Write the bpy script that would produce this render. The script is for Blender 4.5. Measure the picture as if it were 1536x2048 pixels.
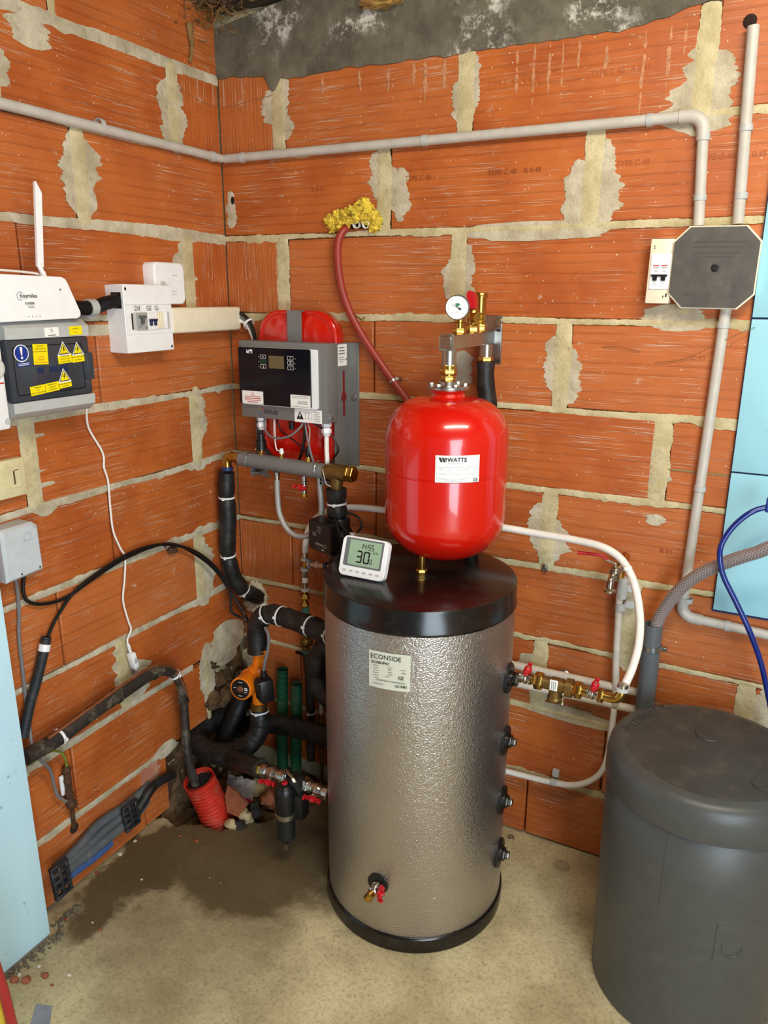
import bpy, bmesh, math, random
from mathutils import Vector, Matrix, noise as mnoise
for _o in list(bpy.data.objects): bpy.data.objects.remove(_o)
SC = bpy.context.scene
C = SC.collection
random.seed(7)
PI = math.pi
# ------------------------------------------------------------------ camera
cd = bpy.data.cameras.new('camera'); cam = bpy.data.objects.new('camera', cd); C.objects.link(cam)
cd.sensor_fit = 'VERTICAL'; cd.sensor_height = 36.0; cd.sensor_width = 27.0; cd.lens = 36.0 * 1510.71 / 2048.0
cd.clip_start = 0.02; cd.clip_end = 100
cam.matrix_world = Matrix(((0.887221, -0.131015, 0.442350, 1.485108), (0.461321, 0.242241, -0.853524, -1.854109), (0.004669, 0.961329, 0.275362, 1.516991), (0.000000, 0.000000, 0.000000, 1.000000)))
SC.camera = cam
# ------------------------------------------------------------------ light
SC.view_settings.view_transform = 'Standard'; SC.view_settings.look = 'None'
SC.view_settings.exposure = -0.08; SC.view_settings.gamma = 1.0; SC.view_settings.use_curve_mapping = False
w = bpy.data.worlds.new('world'); SC.world = w; w.use_nodes = True
w.node_tree.nodes['Background'].inputs[0].default_value = (0.80, 0.90, 1.0, 1)
w.node_tree.nodes['Background'].inputs[1].default_value = 0.18
def area(name, loc, target, sx, sy, power, col):
    ld = bpy.data.lights.new(name, 'AREA'); ld.shape = 'RECTANGLE'; ld.size = sx; ld.size_y = sy; ld.energy = power; ld.color = col
    o = bpy.data.objects.new(name, ld); C.objects.link(o); o.location = loc
    o.rotation_euler = (Vector(target) - Vector(loc)).to_track_quat('-Z', 'Y').to_euler()
    return o
area('daylight_from_side_door', (2.75, -2.35, 0.95), (0.1, -0.7, 0.55), 1.5, 1.7, 98, (0.74, 0.88, 1.0))
area('ceiling_tube_light', (1.70, -1.15, 2.42), (1.0, -0.25, 0.6), 1.2, 0.16, 30, (1.0, 0.90, 0.72))

# ------------------------------------------------------------------ materials
def ndt(nt, t, props=None, ins=None):
    n = nt.nodes.new(t)
    for k, v in (props or {}).items(): setattr(n, k, v)
    for k, v in (ins or {}).items():
        if hasattr(v, 'is_output') or isinstance(v, bpy.types.NodeSocket): nt.links.new(v, n.inputs[k])
        else: n.inputs[k].default_value = v
    return n
class NT:
    def __init__(s, name):
        s.m = bpy.data.materials.new(name); s.m.use_nodes = True; s.t = s.m.node_tree
        s.b = s.t.nodes['Principled BSDF']
    def n(s, t, props=None, ins=None): return ndt(s.t, t, props, ins)
    def math(s, op, a, b=0.0, c=None):
        i = {0: a, 1: b}
        if c is not None: i[2] = c
        return s.n('ShaderNodeMath', {'operation': op}, i).outputs[0]
    def mix(s, f, a, b, bt='MIX'):
        n = s.n('ShaderNodeMix', {'data_type': 'RGBA', 'blend_type': bt}, {0: f, 6: a, 7: b}); return n.outputs[2]
    def noise(s, vec, scale, detail=3, rough=0.55):
        i = {'Scale': scale, 'Detail': detail, 'Roughness': rough}
        if vec is not None: i['Vector'] = vec
        return s.n('ShaderNodeTexNoise', None, i).outputs[0]
    def vor(s, vec, scale, feat='F1', out=0):
        i = {'Scale': scale}
        if vec is not None: i['Vector'] = vec
        return s.n('ShaderNodeTexVoronoi', {'feature': feat}, i).outputs[out]
    def ramp(s, v, lo, hi):
        return s.n('ShaderNodeMapRange', {'interpolation_type': 'SMOOTHSTEP'}, {0: v, 1: lo, 2: hi}).outputs[0]
    def bump(s, h, strength=0.3, dist=0.002):
        n = s.n('ShaderNodeBump', None, {'Strength': strength, 'Distance': dist, 'Height': h}); s.t.links.new(n.outputs[0], s.b.inputs['Normal'])
    def set(s, k, v):
        if isinstance(v, bpy.types.NodeSocket): s.t.links.new(v, s.b.inputs[k])
        else: s.b.inputs[k].default_value = v
    def pos(s): return s.n('ShaderNodeNewGeometry').outputs['Position']
    def xyz(s, v):
        n = s.n('ShaderNodeSeparateXYZ', None, {0: v}); return n.outputs
    def comb(s, x, y, z): return s.n('ShaderNodeCombineXYZ', None, {0: x, 1: y, 2: z}).outputs[0]
def lin(c):
    return tuple((x / 12.92 if x <= 0.04045 else ((x + 0.055) / 1.055) ** 2.4) for x in [v / 255.0 for v in c]) + (1.0,)
MT = {}
def mat(name, col, rough=0.5, metal=0.0, nz=0.0, nscale=40, bump=0.0, bscale=200, bdist=0.0006, spec=0.5, coat=0.0, alpha=None, trans=None, emit=None, dust=0.0):
    """plain procedural material: colour with slight mottling and fine relief"""
    if name in MT: return MT[name]
    k = NT(name); c = lin(col)
    p = k.pos()
    cc = c
    if nz > 0:
        f = k.noise(p, nscale, 4)
        cc = k.mix(k.ramp(f, 0.35, 0.65), tuple(v * (1 - nz) for v in c[:3]) + (1,), tuple(min(1, v * (1 + nz)) for v in c[:3]) + (1,))
    if dust > 0:
        f2 = k.ramp(k.noise(p, 22, 6, 0.7), 0.48, 0.7)
        cc = k.mix(k.math('MULTIPLY', f2, dust), cc, lin((150, 135, 112)))
    k.set('Base Color', cc)
    k.set('Roughness', rough); k.set('Metallic', metal); k.set('Specular IOR Level', spec)
    if coat: k.set('Coat Weight', coat); k.set('Coat Roughness', 0.05)
    if trans: k.set('Transmission Weight', trans)
    if alpha is not None: k.set('Alpha', alpha)
    if emit: k.set('Emission Color', lin(emit[0])); k.set('Emission Strength', emit[1])
    if bump > 0: k.bump(k.noise(p, bscale, 3), bump, bdist)
    MT[name] = k.m
    return k.m
def brick_mat(name, vertical=False, tint=(1, 1, 1)):
    k = NT(name); p = k.pos(); x, y, z = k.xyz(p)
    u = k.math('SUBTRACT', x, y)
    a = u if vertical else z
    rnd = k.n('ShaderNodeObjectInfo').outputs['Random']
    uv = k.comb(u, z, 0.0)
    c1, c2, c3 = lin((190, 102, 42)), lin((168, 82, 32)), lin((196, 114, 60))
    col = k.mix(k.ramp(k.noise(uv, 7, 5), 0.3, 0.7), c2, c1)
    col = k.mix(k.math('MULTIPLY', k.ramp(rnd, 0.2, 1.0), 0.45), col, c3)
    # extruded combing grooves, paired
    fr = k.math('FRACT', k.math('MULTIPLY', a, 95.0 if vertical else 44.0))
    g1 = k.math('LESS_THAN', fr, 0.16 if vertical else 0.075)
    g2 = k.math('MULTIPLY', k.math('GREATER_THAN', fr, 0.15), k.math('LESS_THAN', fr, 0.205))
    g = k.math('MAXIMUM', g1, k.math('MULTIPLY', g2, 0.8))
    st = k.comb(k.math('MULTIPLY', u, 2.5), k.math('MULTIPLY', z, 30.0), 0.0) if not vertical else k.comb(k.math('MULTIPLY', u, 60.0), k.math('MULTIPLY', z, 2.0), 0.0)
    gm = k.math('MULTIPLY', g, k.ramp(k.noise(st, 1.5, 2), 0.36, 0.60))
    col = k.mix(k.math('MULTIPLY', gm, 0.45), col, lin((104, 42, 14)))
    # dragged mortar streaks along the combing
    sv = k.comb(k.math('MULTIPLY', u, 7.0), k.math('MULTIPLY', z, 420.0), 0.0) if not vertical else k.comb(k.math('MULTIPLY', u, 300.0), k.math('MULTIPLY', z, 9.0), 0.0)
    s1 = k.ramp(k.noise(sv, 1.0, 3, 0.6), 0.57, 0.65)
    sm = k.ramp(k.noise(uv, 4.5, 3), 0.40, 0.62)
    streak = k.math('MULTIPLY', k.math('MULTIPLY', s1, sm), 0.75)
    # pale splashes and dots
    sp = k.ramp(k.noise(k.comb(k.math('MULTIPLY', u, 0.7), z, 3.0), 26, 8, 0.75), 0.60, 0.68)
    sp = k.math('MULTIPLY', sp, k.ramp(k.noise(uv, 3.1, 2), 0.45, 0.62))
    v = k.n('ShaderNodeTexVoronoi', None, {'Vector': k.comb(u, k.math('MULTIPLY', z, 0.8), 0.0), 'Scale': 120.0})
    rr = k.xyz(v.outputs['Color'])[0]
    dots = k.math('LESS_THAN', v.outputs['Distance'], k.math('MULTIPLY', k.ramp(rr, 0.82, 1.0), 0.20))
    pale = k.math('MAXIMUM', k.math('MAXIMUM', streak, k.math('MULTIPLY', sp, 0.7)), k.math('MULTIPLY', dots, 0.8))
    col = k.mix(pale, col, lin((214, 190, 164)))
    # grime
    col = k.mix(k.math('MULTIPLY', k.ramp(k.noise(uv, 2.2, 6, 0.7), 0.52, 0.75), 0.25), col, lin((110, 62, 32)))
    k.set('Base Color', col)
    k.set('Roughness', k.math('ADD', 0.36, k.math('MULTIPLY', k.noise(uv, 30, 3), 0.25)))
    hgt = k.math('SUBTRACT', k.math('ADD', k.math('MULTIPLY', k.noise(uv, 120, 4), 0.25), k.math('MULTIPLY', pale, 0.5)), k.math('MULTIPLY', gm, 1.0))
    k.bump(hgt, 0.55, 0.0016)
    return k.m
BRICK = brick_mat('clay_brick'); BRICKV = brick_mat('clay_brick_upright_comb', True)
def mortar_mat(name, c1, c2, b=0.7):
    k = NT(name); p = k.pos()
    f = k.noise(p, 14, 6, 0.65)
    col = k.mix(k.ramp(f, 0.35, 0.68), lin(c1), lin(c2))
    col = k.mix(k.math('MULTIPLY', k.ramp(k.noise(p, 60, 4), 0.55, 0.75), 0.35), col, lin((120, 108, 84)))
    k.set('Base Color', col); k.set('Roughness', 0.92); k.set('Specular IOR Level', 0.2)
    k.bump(k.math('ADD', k.noise(p, 180, 5, 0.7), k.noise(p, 45, 3)), b, 0.003)
    return k.m
MORTAR = mortar_mat('lime_mortar', (188, 174, 132), (216, 203, 164))
MORTARG = mortar_mat('grey_mortar_smear', (176, 164, 138), (212, 202, 178))
RUBBLE = mortar_mat('earth_rubble', (74, 54, 36), (128, 100, 68), 1.0)
def concrete_lintel():
    k = NT('lintel_concrete'); p = k.pos()
    col = k.mix(k.ramp(k.noise(p, 9, 6, 0.7), 0.3, 0.7), lin((78, 73, 62)), lin((118, 111, 94)))
    x, y, z = k.xyz(p)
    band = k.math('MULTIPLY', k.ramp(k.noise(p, 16, 8, 0.8), 0.50, 0.62), k.ramp(k.noise(p, 3.6, 2), 0.44, 0.56))
    col = k.mix(k.math('MULTIPLY', band, 0.8), col, lin((226, 224, 214)))
    k.set('Base Color', col); k.set('Roughness', 0.9); k.bump(k.noise(p, 70, 6, 0.7), 0.7, 0.004); return k.m
LINTEL = concrete_lintel()
def floor_mat():
    k = NT('floor_concrete'); p = k.pos(); x, y, z = k.xyz(p)
    col = k.mix(k.ramp(k.noise(p, 5, 7, 0.65), 0.3, 0.7), lin((178, 162, 122)), lin((224, 208, 164)))
    col = k.mix(k.math('MULTIPLY', k.ramp(k.noise(p, 95, 7, 0.8), 0.46, 0.66), 0.5), col, lin((122, 102, 72)))
    col = k.mix(k.math('MULTIPLY', k.ramp(k.noise(p, 130, 4, 0.7), 0.60, 0.68), 0.6), col, lin((66, 56, 42)))
    # damp / oil stain with a soft ragged outline next to the floor opening
    wx = k.math('ADD', x, k.math('MULTIPLY', k.math('SUBTRACT', k.noise(p, 6, 5, 0.6), 0.5), 0.30))
    wy = k.math('ADD', y, k.math('MULTIPLY', k.math('SUBTRACT', k.noise(k.comb(y, x, 2.0), 6, 5, 0.6), 0.5), 0.30))
    def blob(cx, cy, rx, ry):
        dx = k.math('DIVIDE', k.math('SUBTRACT', wx, cx), rx); dy = k.math('DIVIDE', k.math('SUBTRACT', wy, cy), ry)
        return k.math('SQRT', k.math('ADD', k.math('MULTIPLY', dx, dx), k.math('MULTIPLY', dy, dy)))
    d = k.math('MINIMUM', blob(0.34, -0.48, 0.30, 0.19), blob(0.10, -0.62, 0.10, 0.30))
    d = k.math('MINIMUM', d, blob(0.45, -0.22, 0.25, 0.22))
    soft = k.math('SUBTRACT', 1.0, k.ramp(blob(0.28, -0.62, 0.42, 0.42), 0.55, 1.15))
    col = k.mix(k.math('MULTIPLY', soft, 0.45), col, lin((112, 94, 68)))
    stain = k.math('SUBTRACT', 1.0, k.ramp(d, 0.75, 1.12))
    col = k.mix(k.math('MULTIPLY', stain, 0.80), col, lin((74, 56, 30)))
    # crumbs
    v = k.n('ShaderNodeTexVoronoi', None, {'Vector': p, 'Scale': 60.0})
    dots = k.math('LESS_THAN', v.outputs['Distance'], k.math('MULTIPLY', k.ramp(k.xyz(v.outputs['Color'])[1], 0.93, 1.0), 0.14))
    col = k.mix(k.math('MULTIPLY', dots, 0.8), col, lin((216, 206, 186)))
    k.set('Base Color', col); k.set('Roughness', k.math('SUBTRACT', 0.88, k.math('MULTIPLY', stain, 0.25))); k.set('Specular IOR Level', 0.3)
    k.bump(k.math('ADD', k.noise(p, 140, 6, 0.75), k.math('MULTIPLY', k.noise(p, 25, 4), 0.7)), 0.5, 0.003)
    return k.m
FLOOR = floor_mat()
def hammered():
    k = NT('embossed_silver_jacket'); p = k.pos()
    k.set('Base Color', k.mix(k.ramp(k.noise(p, 3, 2), 0.3, 0.7), lin((178, 173, 172)), lin((196, 191, 189))))
    k.set('Metallic', 0.95); k.set('Roughness', 0.33)
    v = k.n('ShaderNodeTexVoronoi', {'feature': 'SMOOTH_F1'}, {'Vector': k.n('ShaderNodeVectorMath', {'operation': 'ADD'}, {0: p, 1: k.n('ShaderNodeVectorMath', {'operation': 'SCALE'}, {0: k.n('ShaderNodeTexNoise', None, {'Vector': p, 'Scale': 60.0}).outputs[1], 'Scale': 0.012}).outputs[0]}).outputs[0], 'Scale': 310.0})
    k.bump(v.outputs[0], 0.6, 0.0019)
    return k.m
JACKET = hammered()
def panel_mat(name, base, marks=0.6):
    k = NT(name); p = k.pos()
    col = k.mix(k.ramp(k.noise(p, 4, 4), 0.3, 0.7), lin(base), lin(tuple(min(255, c + 8) for c in base)))
    x, y, z = k.xyz(p)
    m = k.math('MULTIPLY', k.ramp(k.noise(p, 30, 8, 0.8), 0.60, 0.66), k.ramp(k.noise(p, 7, 3), 0.45, 0.6))
    col = k.mix(k.math('MULTIPLY', m, marks), col, lin((84, 90, 92)))
    k.set('Base Color', col); k.set('Roughness', 0.35); return k.m
BLUEP = panel_mat('pale_blue_panel', (196, 234, 252), 0.9)
BLUET = panel_mat('pale_blue_tile_glaze', (150, 206, 222), 0.35)
def wood_mat(name, c1, c2):
    k = NT(name); p = k.pos(); x, y, z = k.xyz(p)
    f = k.noise(k.comb(k.math('MULTIPLY', x, 1.5), k.math('MULTIPLY', y, 14.0), k.math('MULTIPLY', z, 14.0)), 4, 6, 0.7)
    k.set('Base Color', k.mix(k.ramp(f, 0.3, 0.7), lin(c1), lin(c2))); k.set('Roughness', 0.8); k.bump(f, 0.4, 0.002); return k.m
OLDWOOD = wood_mat('old_dark_timber', (52, 46, 38), (86, 76, 62))
def foam_mat():
    k = NT('black_foam_sleeve'); p = k.pos()
    k.set('Base Color', k.mix(k.ramp(k.noise(p, 30, 4), 0.4, 0.7), lin((20, 20, 20)), lin((40, 40, 39))))
    k.set('Roughness', 0.5); k.set('Specular IOR Level', 0.5); k.bump(k.math('ADD', k.noise(p, 34, 3), k.math('MULTIPLY', k.noise(p, 110, 2), 0.25)), 0.35, 0.006); return k.m
FOAM = foam_mat()
M_ = mat
WHITEPL = M_('white_plastic', (243, 243, 244), 0.38, nz=0.02)
CREAM = M_('cream_plastic', (236, 226, 200), 0.4, nz=0.03)
YELLOWED = M_('yellowed_plastic', (216, 204, 160), 0.42, nz=0.05, dust=0.25)
LGREY = M_('light_grey_plastic', (186, 188, 186), 0.42, nz=0.03)
CONDUIT = M_('grey_pvc_conduit', (194, 189, 180), 0.42, nz=0.05, nscale=30, dust=0.15)
DGREYPVC = M_('dark_grey_pvc', (92, 98, 102), 0.4, nz=0.04)
GREYMET = M_('grey_painted_steel', (122, 122, 120), 0.42, nz=0.02, metal=0.15)
BLACKPL = M_('black_plastic', (18, 18, 18), 0.38, nz=0.1)
BLACKGL = M_('black_glass', (10, 16, 24), 0.12, spec=0.35)
BLACKLID = M_('black_lid_plastic', (22, 18, 16), 0.2, nz=0.08, dust=0.03, bump=0.04, bscale=90)
SMOKE = M_('smoked_cover', (58, 64, 72), 0.22, coat=0.25, nz=0.12, nscale=8)
REDPAINT = M_('gloss_red_enamel', (205, 22, 6), 0.22, coat=0.6, bump=0.03, bscale=60, bdist=0.002)
REDPL = M_('red_plastic', (190, 20, 34), 0.35)
BRASS = M_('brass', (190, 150, 74), 0.26, metal=1.0, nz=0.08, nscale=60)
BRONZE = M_('raw_cast_brass', (136, 108, 62), 0.45, metal=0.9, nz=0.12, bump=0.2, bscale=300)
NICKEL = M_('nickel_plated', (190, 184, 172), 0.25, metal=1.0)
STEEL = M_('brushed_stainless', (176, 172, 160), 0.34, metal=1.0, nz=0.05)
ZINC = M_('zinc_plated', (180, 182, 182), 0.3, metal=1.0)
WPIPE = M_('white_multilayer_pipe', (236, 232, 224), 0.35, nz=0.02)
WPIPEO = M_('old_white_paint_pipe', (208, 198, 184), 0.45, nz=0.06, dust=0.2)
ORANGE = M_('orange_pump_paint', (238, 126, 14), 0.38, nz=0.04)
GREENDUCT = M_('green_duct', (30, 92, 60), 0.5, nz=0.12, dust=0.25)
REDDUCT = M_('red_duct', (206, 52, 34), 0.48, nz=0.1, dust=0.4)
DARKDUCT = M_('dark_corrugated', (42, 48, 54), 0.5, nz=0.08, dust=0.12)
GREYDUCT = M_('grey_corrugated', (88, 92, 96), 0.5, nz=0.08, dust=0.2)
BLUEDUCT = M_('blue_corrugated', (54, 84, 140), 0.5, nz=0.08, dust=0.2)
REDTUBE = M_('dull_red_tube', (150, 50, 38), 0.42, nz=0.05)
BLUEHOSE = M_('blue_hose', (10, 38, 120), 0.25, coat=0.3)
TANKGREY = M_('charcoal_plastic', (72, 73, 71), 0.42, nz=0.04, bump=0.12, bscale=500, dust=0.04)
TANKLID = M_('charcoal_plastic_dusty_lid', (62, 59, 55), 0.48, nz=0.12, nscale=14, dust=0.13)
LABELW = M_('white_label', (244, 243, 238), 0.4)
LABELG = M_('pale_label', (206, 206, 188), 0.35)
INK = M_('black_ink', (16, 16, 18), 0.5)
INKG = M_('grey_ink', (120, 120, 116), 0.5)
INKLG = M_('light_grey_ink', (170, 170, 166), 0.5)
INKR = M_('red_ink', (196, 40, 40), 0.5)
YELLOW = M_('yellow_sticker', (246, 224, 10), 0.4)
SIGNBLUE = M_('sign_blue', (22, 50, 140), 0.4)
WHITEINK = M_('white_ink', (236, 236, 236), 0.5)
BLUEPL = M_('blue_plastic', (30, 52, 110), 0.4)
LCD = M_('lcd_green', (150, 178, 150), 0.25, coat=0.2)
LCDINK = M_('lcd_segment', (20, 26, 22), 0.4)
CABLEG = M_('grey_cable', (118, 116, 118), 0.45)
CABLEW = M_('white_cable', (242, 240, 236), 0.4)
CABLEB = M_('black_cable', (18, 18, 18), 0.4)
EARTH = M_('earth_wire', (116, 138, 52), 0.4, nz=0.3, nscale=40)
RUST = M_('rusty_iron', (84, 58, 38), 0.8, metal=0.3, nz=0.25, bump=0.5, bscale=150)
OLDPIPE = M_('old_black_drain', (46, 41, 37), 0.5, nz=0.2, dust=0.55)
COPPER = M_('dull_copper', (176, 118, 84), 0.4, metal=0.8, nz=0.15)
WOOLY = M_('yellow_glass_wool', (226, 196, 66), 0.95, nz=0.2, bump=1.0, bscale=120, bdist=0.006)
FOAMW = M_('cream_foam', (214, 206, 178), 0.9, nz=0.12, bump=1.0, bscale=90, bdist=0.006)
STONE = M_('pale_stone', (186, 164, 122), 0.85, nz=0.15, bump=0.6, bscale=80, bdist=0.003)
SHARD = M_('clay_shard', (150, 84, 52), 0.75, nz=0.15, bump=0.4, bscale=120)
STRAW = M_('dry_straw', (126, 96, 52), 0.85, nz=0.3)
SCREEN = M_('dim_display', (104, 92, 62), 0.3)
GREENINK = M_('green_ink', (24, 110, 66), 0.5)
PINKINK = M_('pink_ink', (206, 70, 120), 0.5)
WIREGREY = M_('steel_braid', (186, 184, 180), 0.42, metal=0.6, bump=1.0, bscale=700, bdist=0.001)
BRAIDHOSE = None
def braid():
    k = NT('braided_clear_hose'); p = k.n('ShaderNodeTexCoord').outputs['UV']; x, y, z = k.xyz(p)
    a = k.math('FRACT', k.math('MULTIPLY', k.math('ADD', x, y), 1.0)); b_ = k.math('FRACT', k.math('MULTIPLY', k.math('SUBTRACT', x, y), 1.0))
    m = k.math('MAXIMUM', k.math('LESS_THAN', a, 0.35), k.math('LESS_THAN', b_, 0.35))
    k.set('Base Color', k.mix(m, lin((112, 100, 100)), lin((160, 150, 148)))); k.set('Roughness', 0.3); k.set('Coat Weight', 0.4); return k.m
BRAIDHOSE = braid()

# ------------------------------------------------------------------ mesh helpers
def FR(o, r=(1, 0, 0), u=(0, 0, 1)):
    r = Vector(r).normalized(); u = Vector(u); u = (u - r * u.dot(r)).normalized(); n = r.cross(u)
    m = Matrix((r, u, n)).transposed().to_4x4(); m.translation = Vector(o); return m
def FB(o): return FR(o, (1, 0, 0), (0, 0, 1))          # on things that face -y (away from the back wall)
def FL(o): return FR(o, (0, 1, 0), (0, 0, 1))          # on things that face +x (away from the left wall)
def AX(o, d, up=(0, 0, 1)):                            # local z along d
    d = Vector(d).normalized(); up = Vector(up)
    if abs(d.dot(up)) > 0.98: up = Vector((1, 0, 0))
    r = up.cross(d).normalized(); u = d.cross(r)
    m = Matrix((r, u, d)).transposed().to_4x4(); m.translation = Vector(o); return m
I4 = Matrix.Identity(4)
def smooth_path(pts, n=6, closed=False):
    P = [Vector(p) for p in pts]
    if len(P) < 3: return P
    out = []
    for i in range(len(P) - 1):
        p0 = P[max(i - 1, 0)]; p1 = P[i]; p2 = P[i + 1]; p3 = P[min(i + 2, len(P) - 1)]
        for j in range(n):
            t = j / n
            out.append(0.5 * ((2 * p1) + (p2 - p0) * t + (2 * p0 - 5 * p1 + 4 * p2 - p3) * t * t + (3 * p1 - p0 - 3 * p2 + p3) * t ** 3))
    out.append(P[-1]); return out
def resample(P, step):
    out = [P[0].copy()]; acc = 0.0
    for i in range(len(P) - 1):
        a, b = P[i], P[i + 1]; L = (b - a).length
        if L < 1e-9: continue
        t = step - acc
        while t <= L:
            out.append(a.lerp(b, t / L)); t += step
        acc = (acc + L) % step
    return out
class MB:
    def __init__(s): s.v = []; s.f = []; s.sm = []; s.uv = {}
    def add(s, V, F, M=I4, smooth=False):
        b = len(s.v); s.v += [M @ Vector(p) for p in V]
        for f in F: s.f.append([b + i for i in f]); s.sm.append(smooth)
        return s
    def box(s, c, d, M=I4, bev=0.0, seg=2):
        x, y, z = [q / 2 for q in d]
        if bev <= 0:
            V = [(c[0] + a * x, c[1] + b * y, c[2] + e * z) for a in (-1, 1) for b in (-1, 1) for e in (-1, 1)]
            return s.add(V, [(0, 1, 3, 2), (4, 6, 7, 5), (0, 4, 5, 1), (2, 3, 7, 6), (0, 2, 6, 4), (1, 5, 7, 3)], M)
        bm = bmesh.new(); bmesh.ops.create_cube(bm, size=1.0)
        bmesh.ops.scale(bm, vec=(d[0], d[1], d[2]), verts=bm.verts)
        bmesh.ops.bevel(bm, geom=bm.edges[:], offset=min(bev, min(d) * 0.49), segments=seg, affect='EDGES', profile=0.5)
        bmesh.ops.translate(bm, vec=c, verts=bm.verts)
        bm.verts.index_update()
        s.add([v.co.copy() for v in bm.verts], [[v.index for v in f.verts] for f in bm.faces], M, True); bm.free(); return s
    def prism(s, poly, z0, z1, M=I4, smooth=False):
        n = len(poly); V = [(p[0], p[1], z0) for p in poly] + [(p[0], p[1], z1) for p in poly]
        s.add(V, [list(range(n))[::-1], list(range(n, 2 * n))], M)
        s.add(V, [(i, (i + 1) % n, n + (i + 1) % n, n + i) for i in range(n)], M, smooth); return s
    def flat(s, poly, z, M=I4): return s.add([(p[0], p[1], z) for p in poly], [list(range(len(poly)))], M)
    def lathe(s, prof, M=I4, n=32, smooth=True, cap=True, a0=0.0, a1=2 * PI):
        full = abs(a1 - a0 - 2 * PI) < 1e-6; m = n if full else n + 1
        V = []
        for r, z in prof:
            for i in range(m):
                a = a0 + (a1 - a0) * i / n; V.append((r * math.cos(a), r * math.sin(a), z))
        F = []
        for j in range(len(prof) - 1):
            for i in range(n):
                i2 = (i + 1) % m; F.append((j * m + i, j * m + i2, (j + 1) * m + i2, (j + 1) * m + i))
        s.add(V, F, M, smooth)
        if cap and full:
            if prof[0][0] > 1e-6 and not (abs(prof[0][1] - prof[1][1]) < 1e-7 and prof[1][0] < prof[0][0]): s.add(V[:m], [list(range(m))[::-1]], M)
            if prof[-1][0] > 1e-6 and not (abs(prof[-1][1] - prof[-2][1]) < 1e-7 and prof[-2][0] < prof[-1][0]): s.add(V[-m:], [list(range(m))], M)
        return s
    def cyl(s, a, b, r, n=20, r2=None, bev=0.0):
        a, b = Vector(a), Vector(b); L = (b - a).length; r2 = r if r2 is None else r2
        pr = [(r, 0), (r2, L)] if bev <= 0 else [(r - bev, 0), (r, bev), (r2, L - bev), (r2 - bev, L)]
        M = AX(a, b - a)
        if bev > 0 or True:
            V = pr
        return s.lathe(pr, M, n)
    def hexn(s, a, b, r):
        a, b = Vector(a), Vector(b); L = (b - a).length; M = AX(a, b - a); c = r * 0.08
        return s.lathe([(r - c, 0), (r, c), (r, L - c), (r - c, L)], M, 6, smooth=False)
    def tube(s, pts, r, n=12, cap=True, rfun=None, uvscale=None):
        P = [Vector(p) for p in pts]; N = len(P)
        T = [(P[min(i + 1, N - 1)] - P[max(i - 1, 0)]).normalized() for i in range(N)]
        up = Vector((0, 0, 1)) if abs(T[0].z) < 0.9 else Vector((1, 0, 0))
        nr = (up - T[0] * up.dot(T[0])).normalized(); V = []; L = 0.0; b0 = len(s.v)
        for i in range(N):
            if i: 
                nr = (nr - T[i] * nr.dot(T[i])).normalized(); L += (P[i] - P[i - 1]).length
            bi = T[i].cross(nr); rr = r if rfun is None else rfun(L, i / max(1, N - 1))
            for k in range(n):
                a = 2 * PI * k / n; V.append(P[i] + (nr * math.cos(a) + bi * math.sin(a)) * rr)
                if uvscale: s.uv[b0 + len(V) - 1] = (k * uvscale[0] / n, L * uvscale[1])
        F = [(i * n + k, i * n + (k + 1) % n, (i + 1) * n + (k + 1) % n, (i + 1) * n + k) for i in range(N - 1) for k in range(n)]
        s.add(V, F, I4, True)
        if cap: s.add(V[:n], [list(range(n))[::-1]]); s.add(V[-n:], [list(range(n))])
        return s
    def corr(s, pts, r, pitch=0.006, amp=0.0016, n=14, step=None, hollow=False):
        P = resample(smooth_path(pts, 12), pitch / 4)
        s.tube(P, r, n, cap=not hollow, rfun=lambda L, t: r + amp * (1 if math.cos(2 * PI * L / pitch) > 0 else -1) * 0.7)
        if hollow:
            s.tube(P[:12][::-1], r * 0.88, n, cap=False)
            s.tube(P[-12:], r * 0.88, n, cap=False)
        return s
    def sphere(s, c, r, n=14, m=9, M=I4, sc=(1, 1, 1)):
        pr = []
        V = []; F = []
        for j in range(m + 1):
            t = PI * j / m
            for i in range(n):
                a = 2 * PI * i / n; V.append((c[0] + sc[0] * r * math.sin(t) * math.cos(a), c[1] + sc[1] * r * math.sin(t) * math.sin(a), c[2] - sc[2] * r * math.cos(t)))
        for j in range(m):
            for i in range(n): F.append((j * n + i, j * n + (i + 1) % n, (j + 1) * n + (i + 1) % n, (j + 1) * n + i))
        return s.add(V, F, M, True)
    def blob(s, c, d, seed, rough=0.25, n=14, m=9, fs=3.0):
        V = []; F = []; c = Vector(c)
        for j in range(m + 1):
            t = PI * j / m
            for i in range(n):
                a = 2 * PI * i / n; q = Vector((math.sin(t) * math.cos(a), math.sin(t) * math.sin(a), -math.cos(t)))
                k = 1 + rough * mnoise.noise(q * fs * 0.5 + Vector((seed * 3.1, seed, 0))) * 2
                V.append((c.x + q.x * d[0] * k, c.y + q.y * d[1] * k, c.z + q.z * d[2] * k))
        for j in range(m):
            for i in range(n): F.append((j * n + i, j * n + (i + 1) % n, (j + 1) * n + (i + 1) % n, (j + 1) * n + i))
        return s.add(V, F, I4, True)
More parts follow.
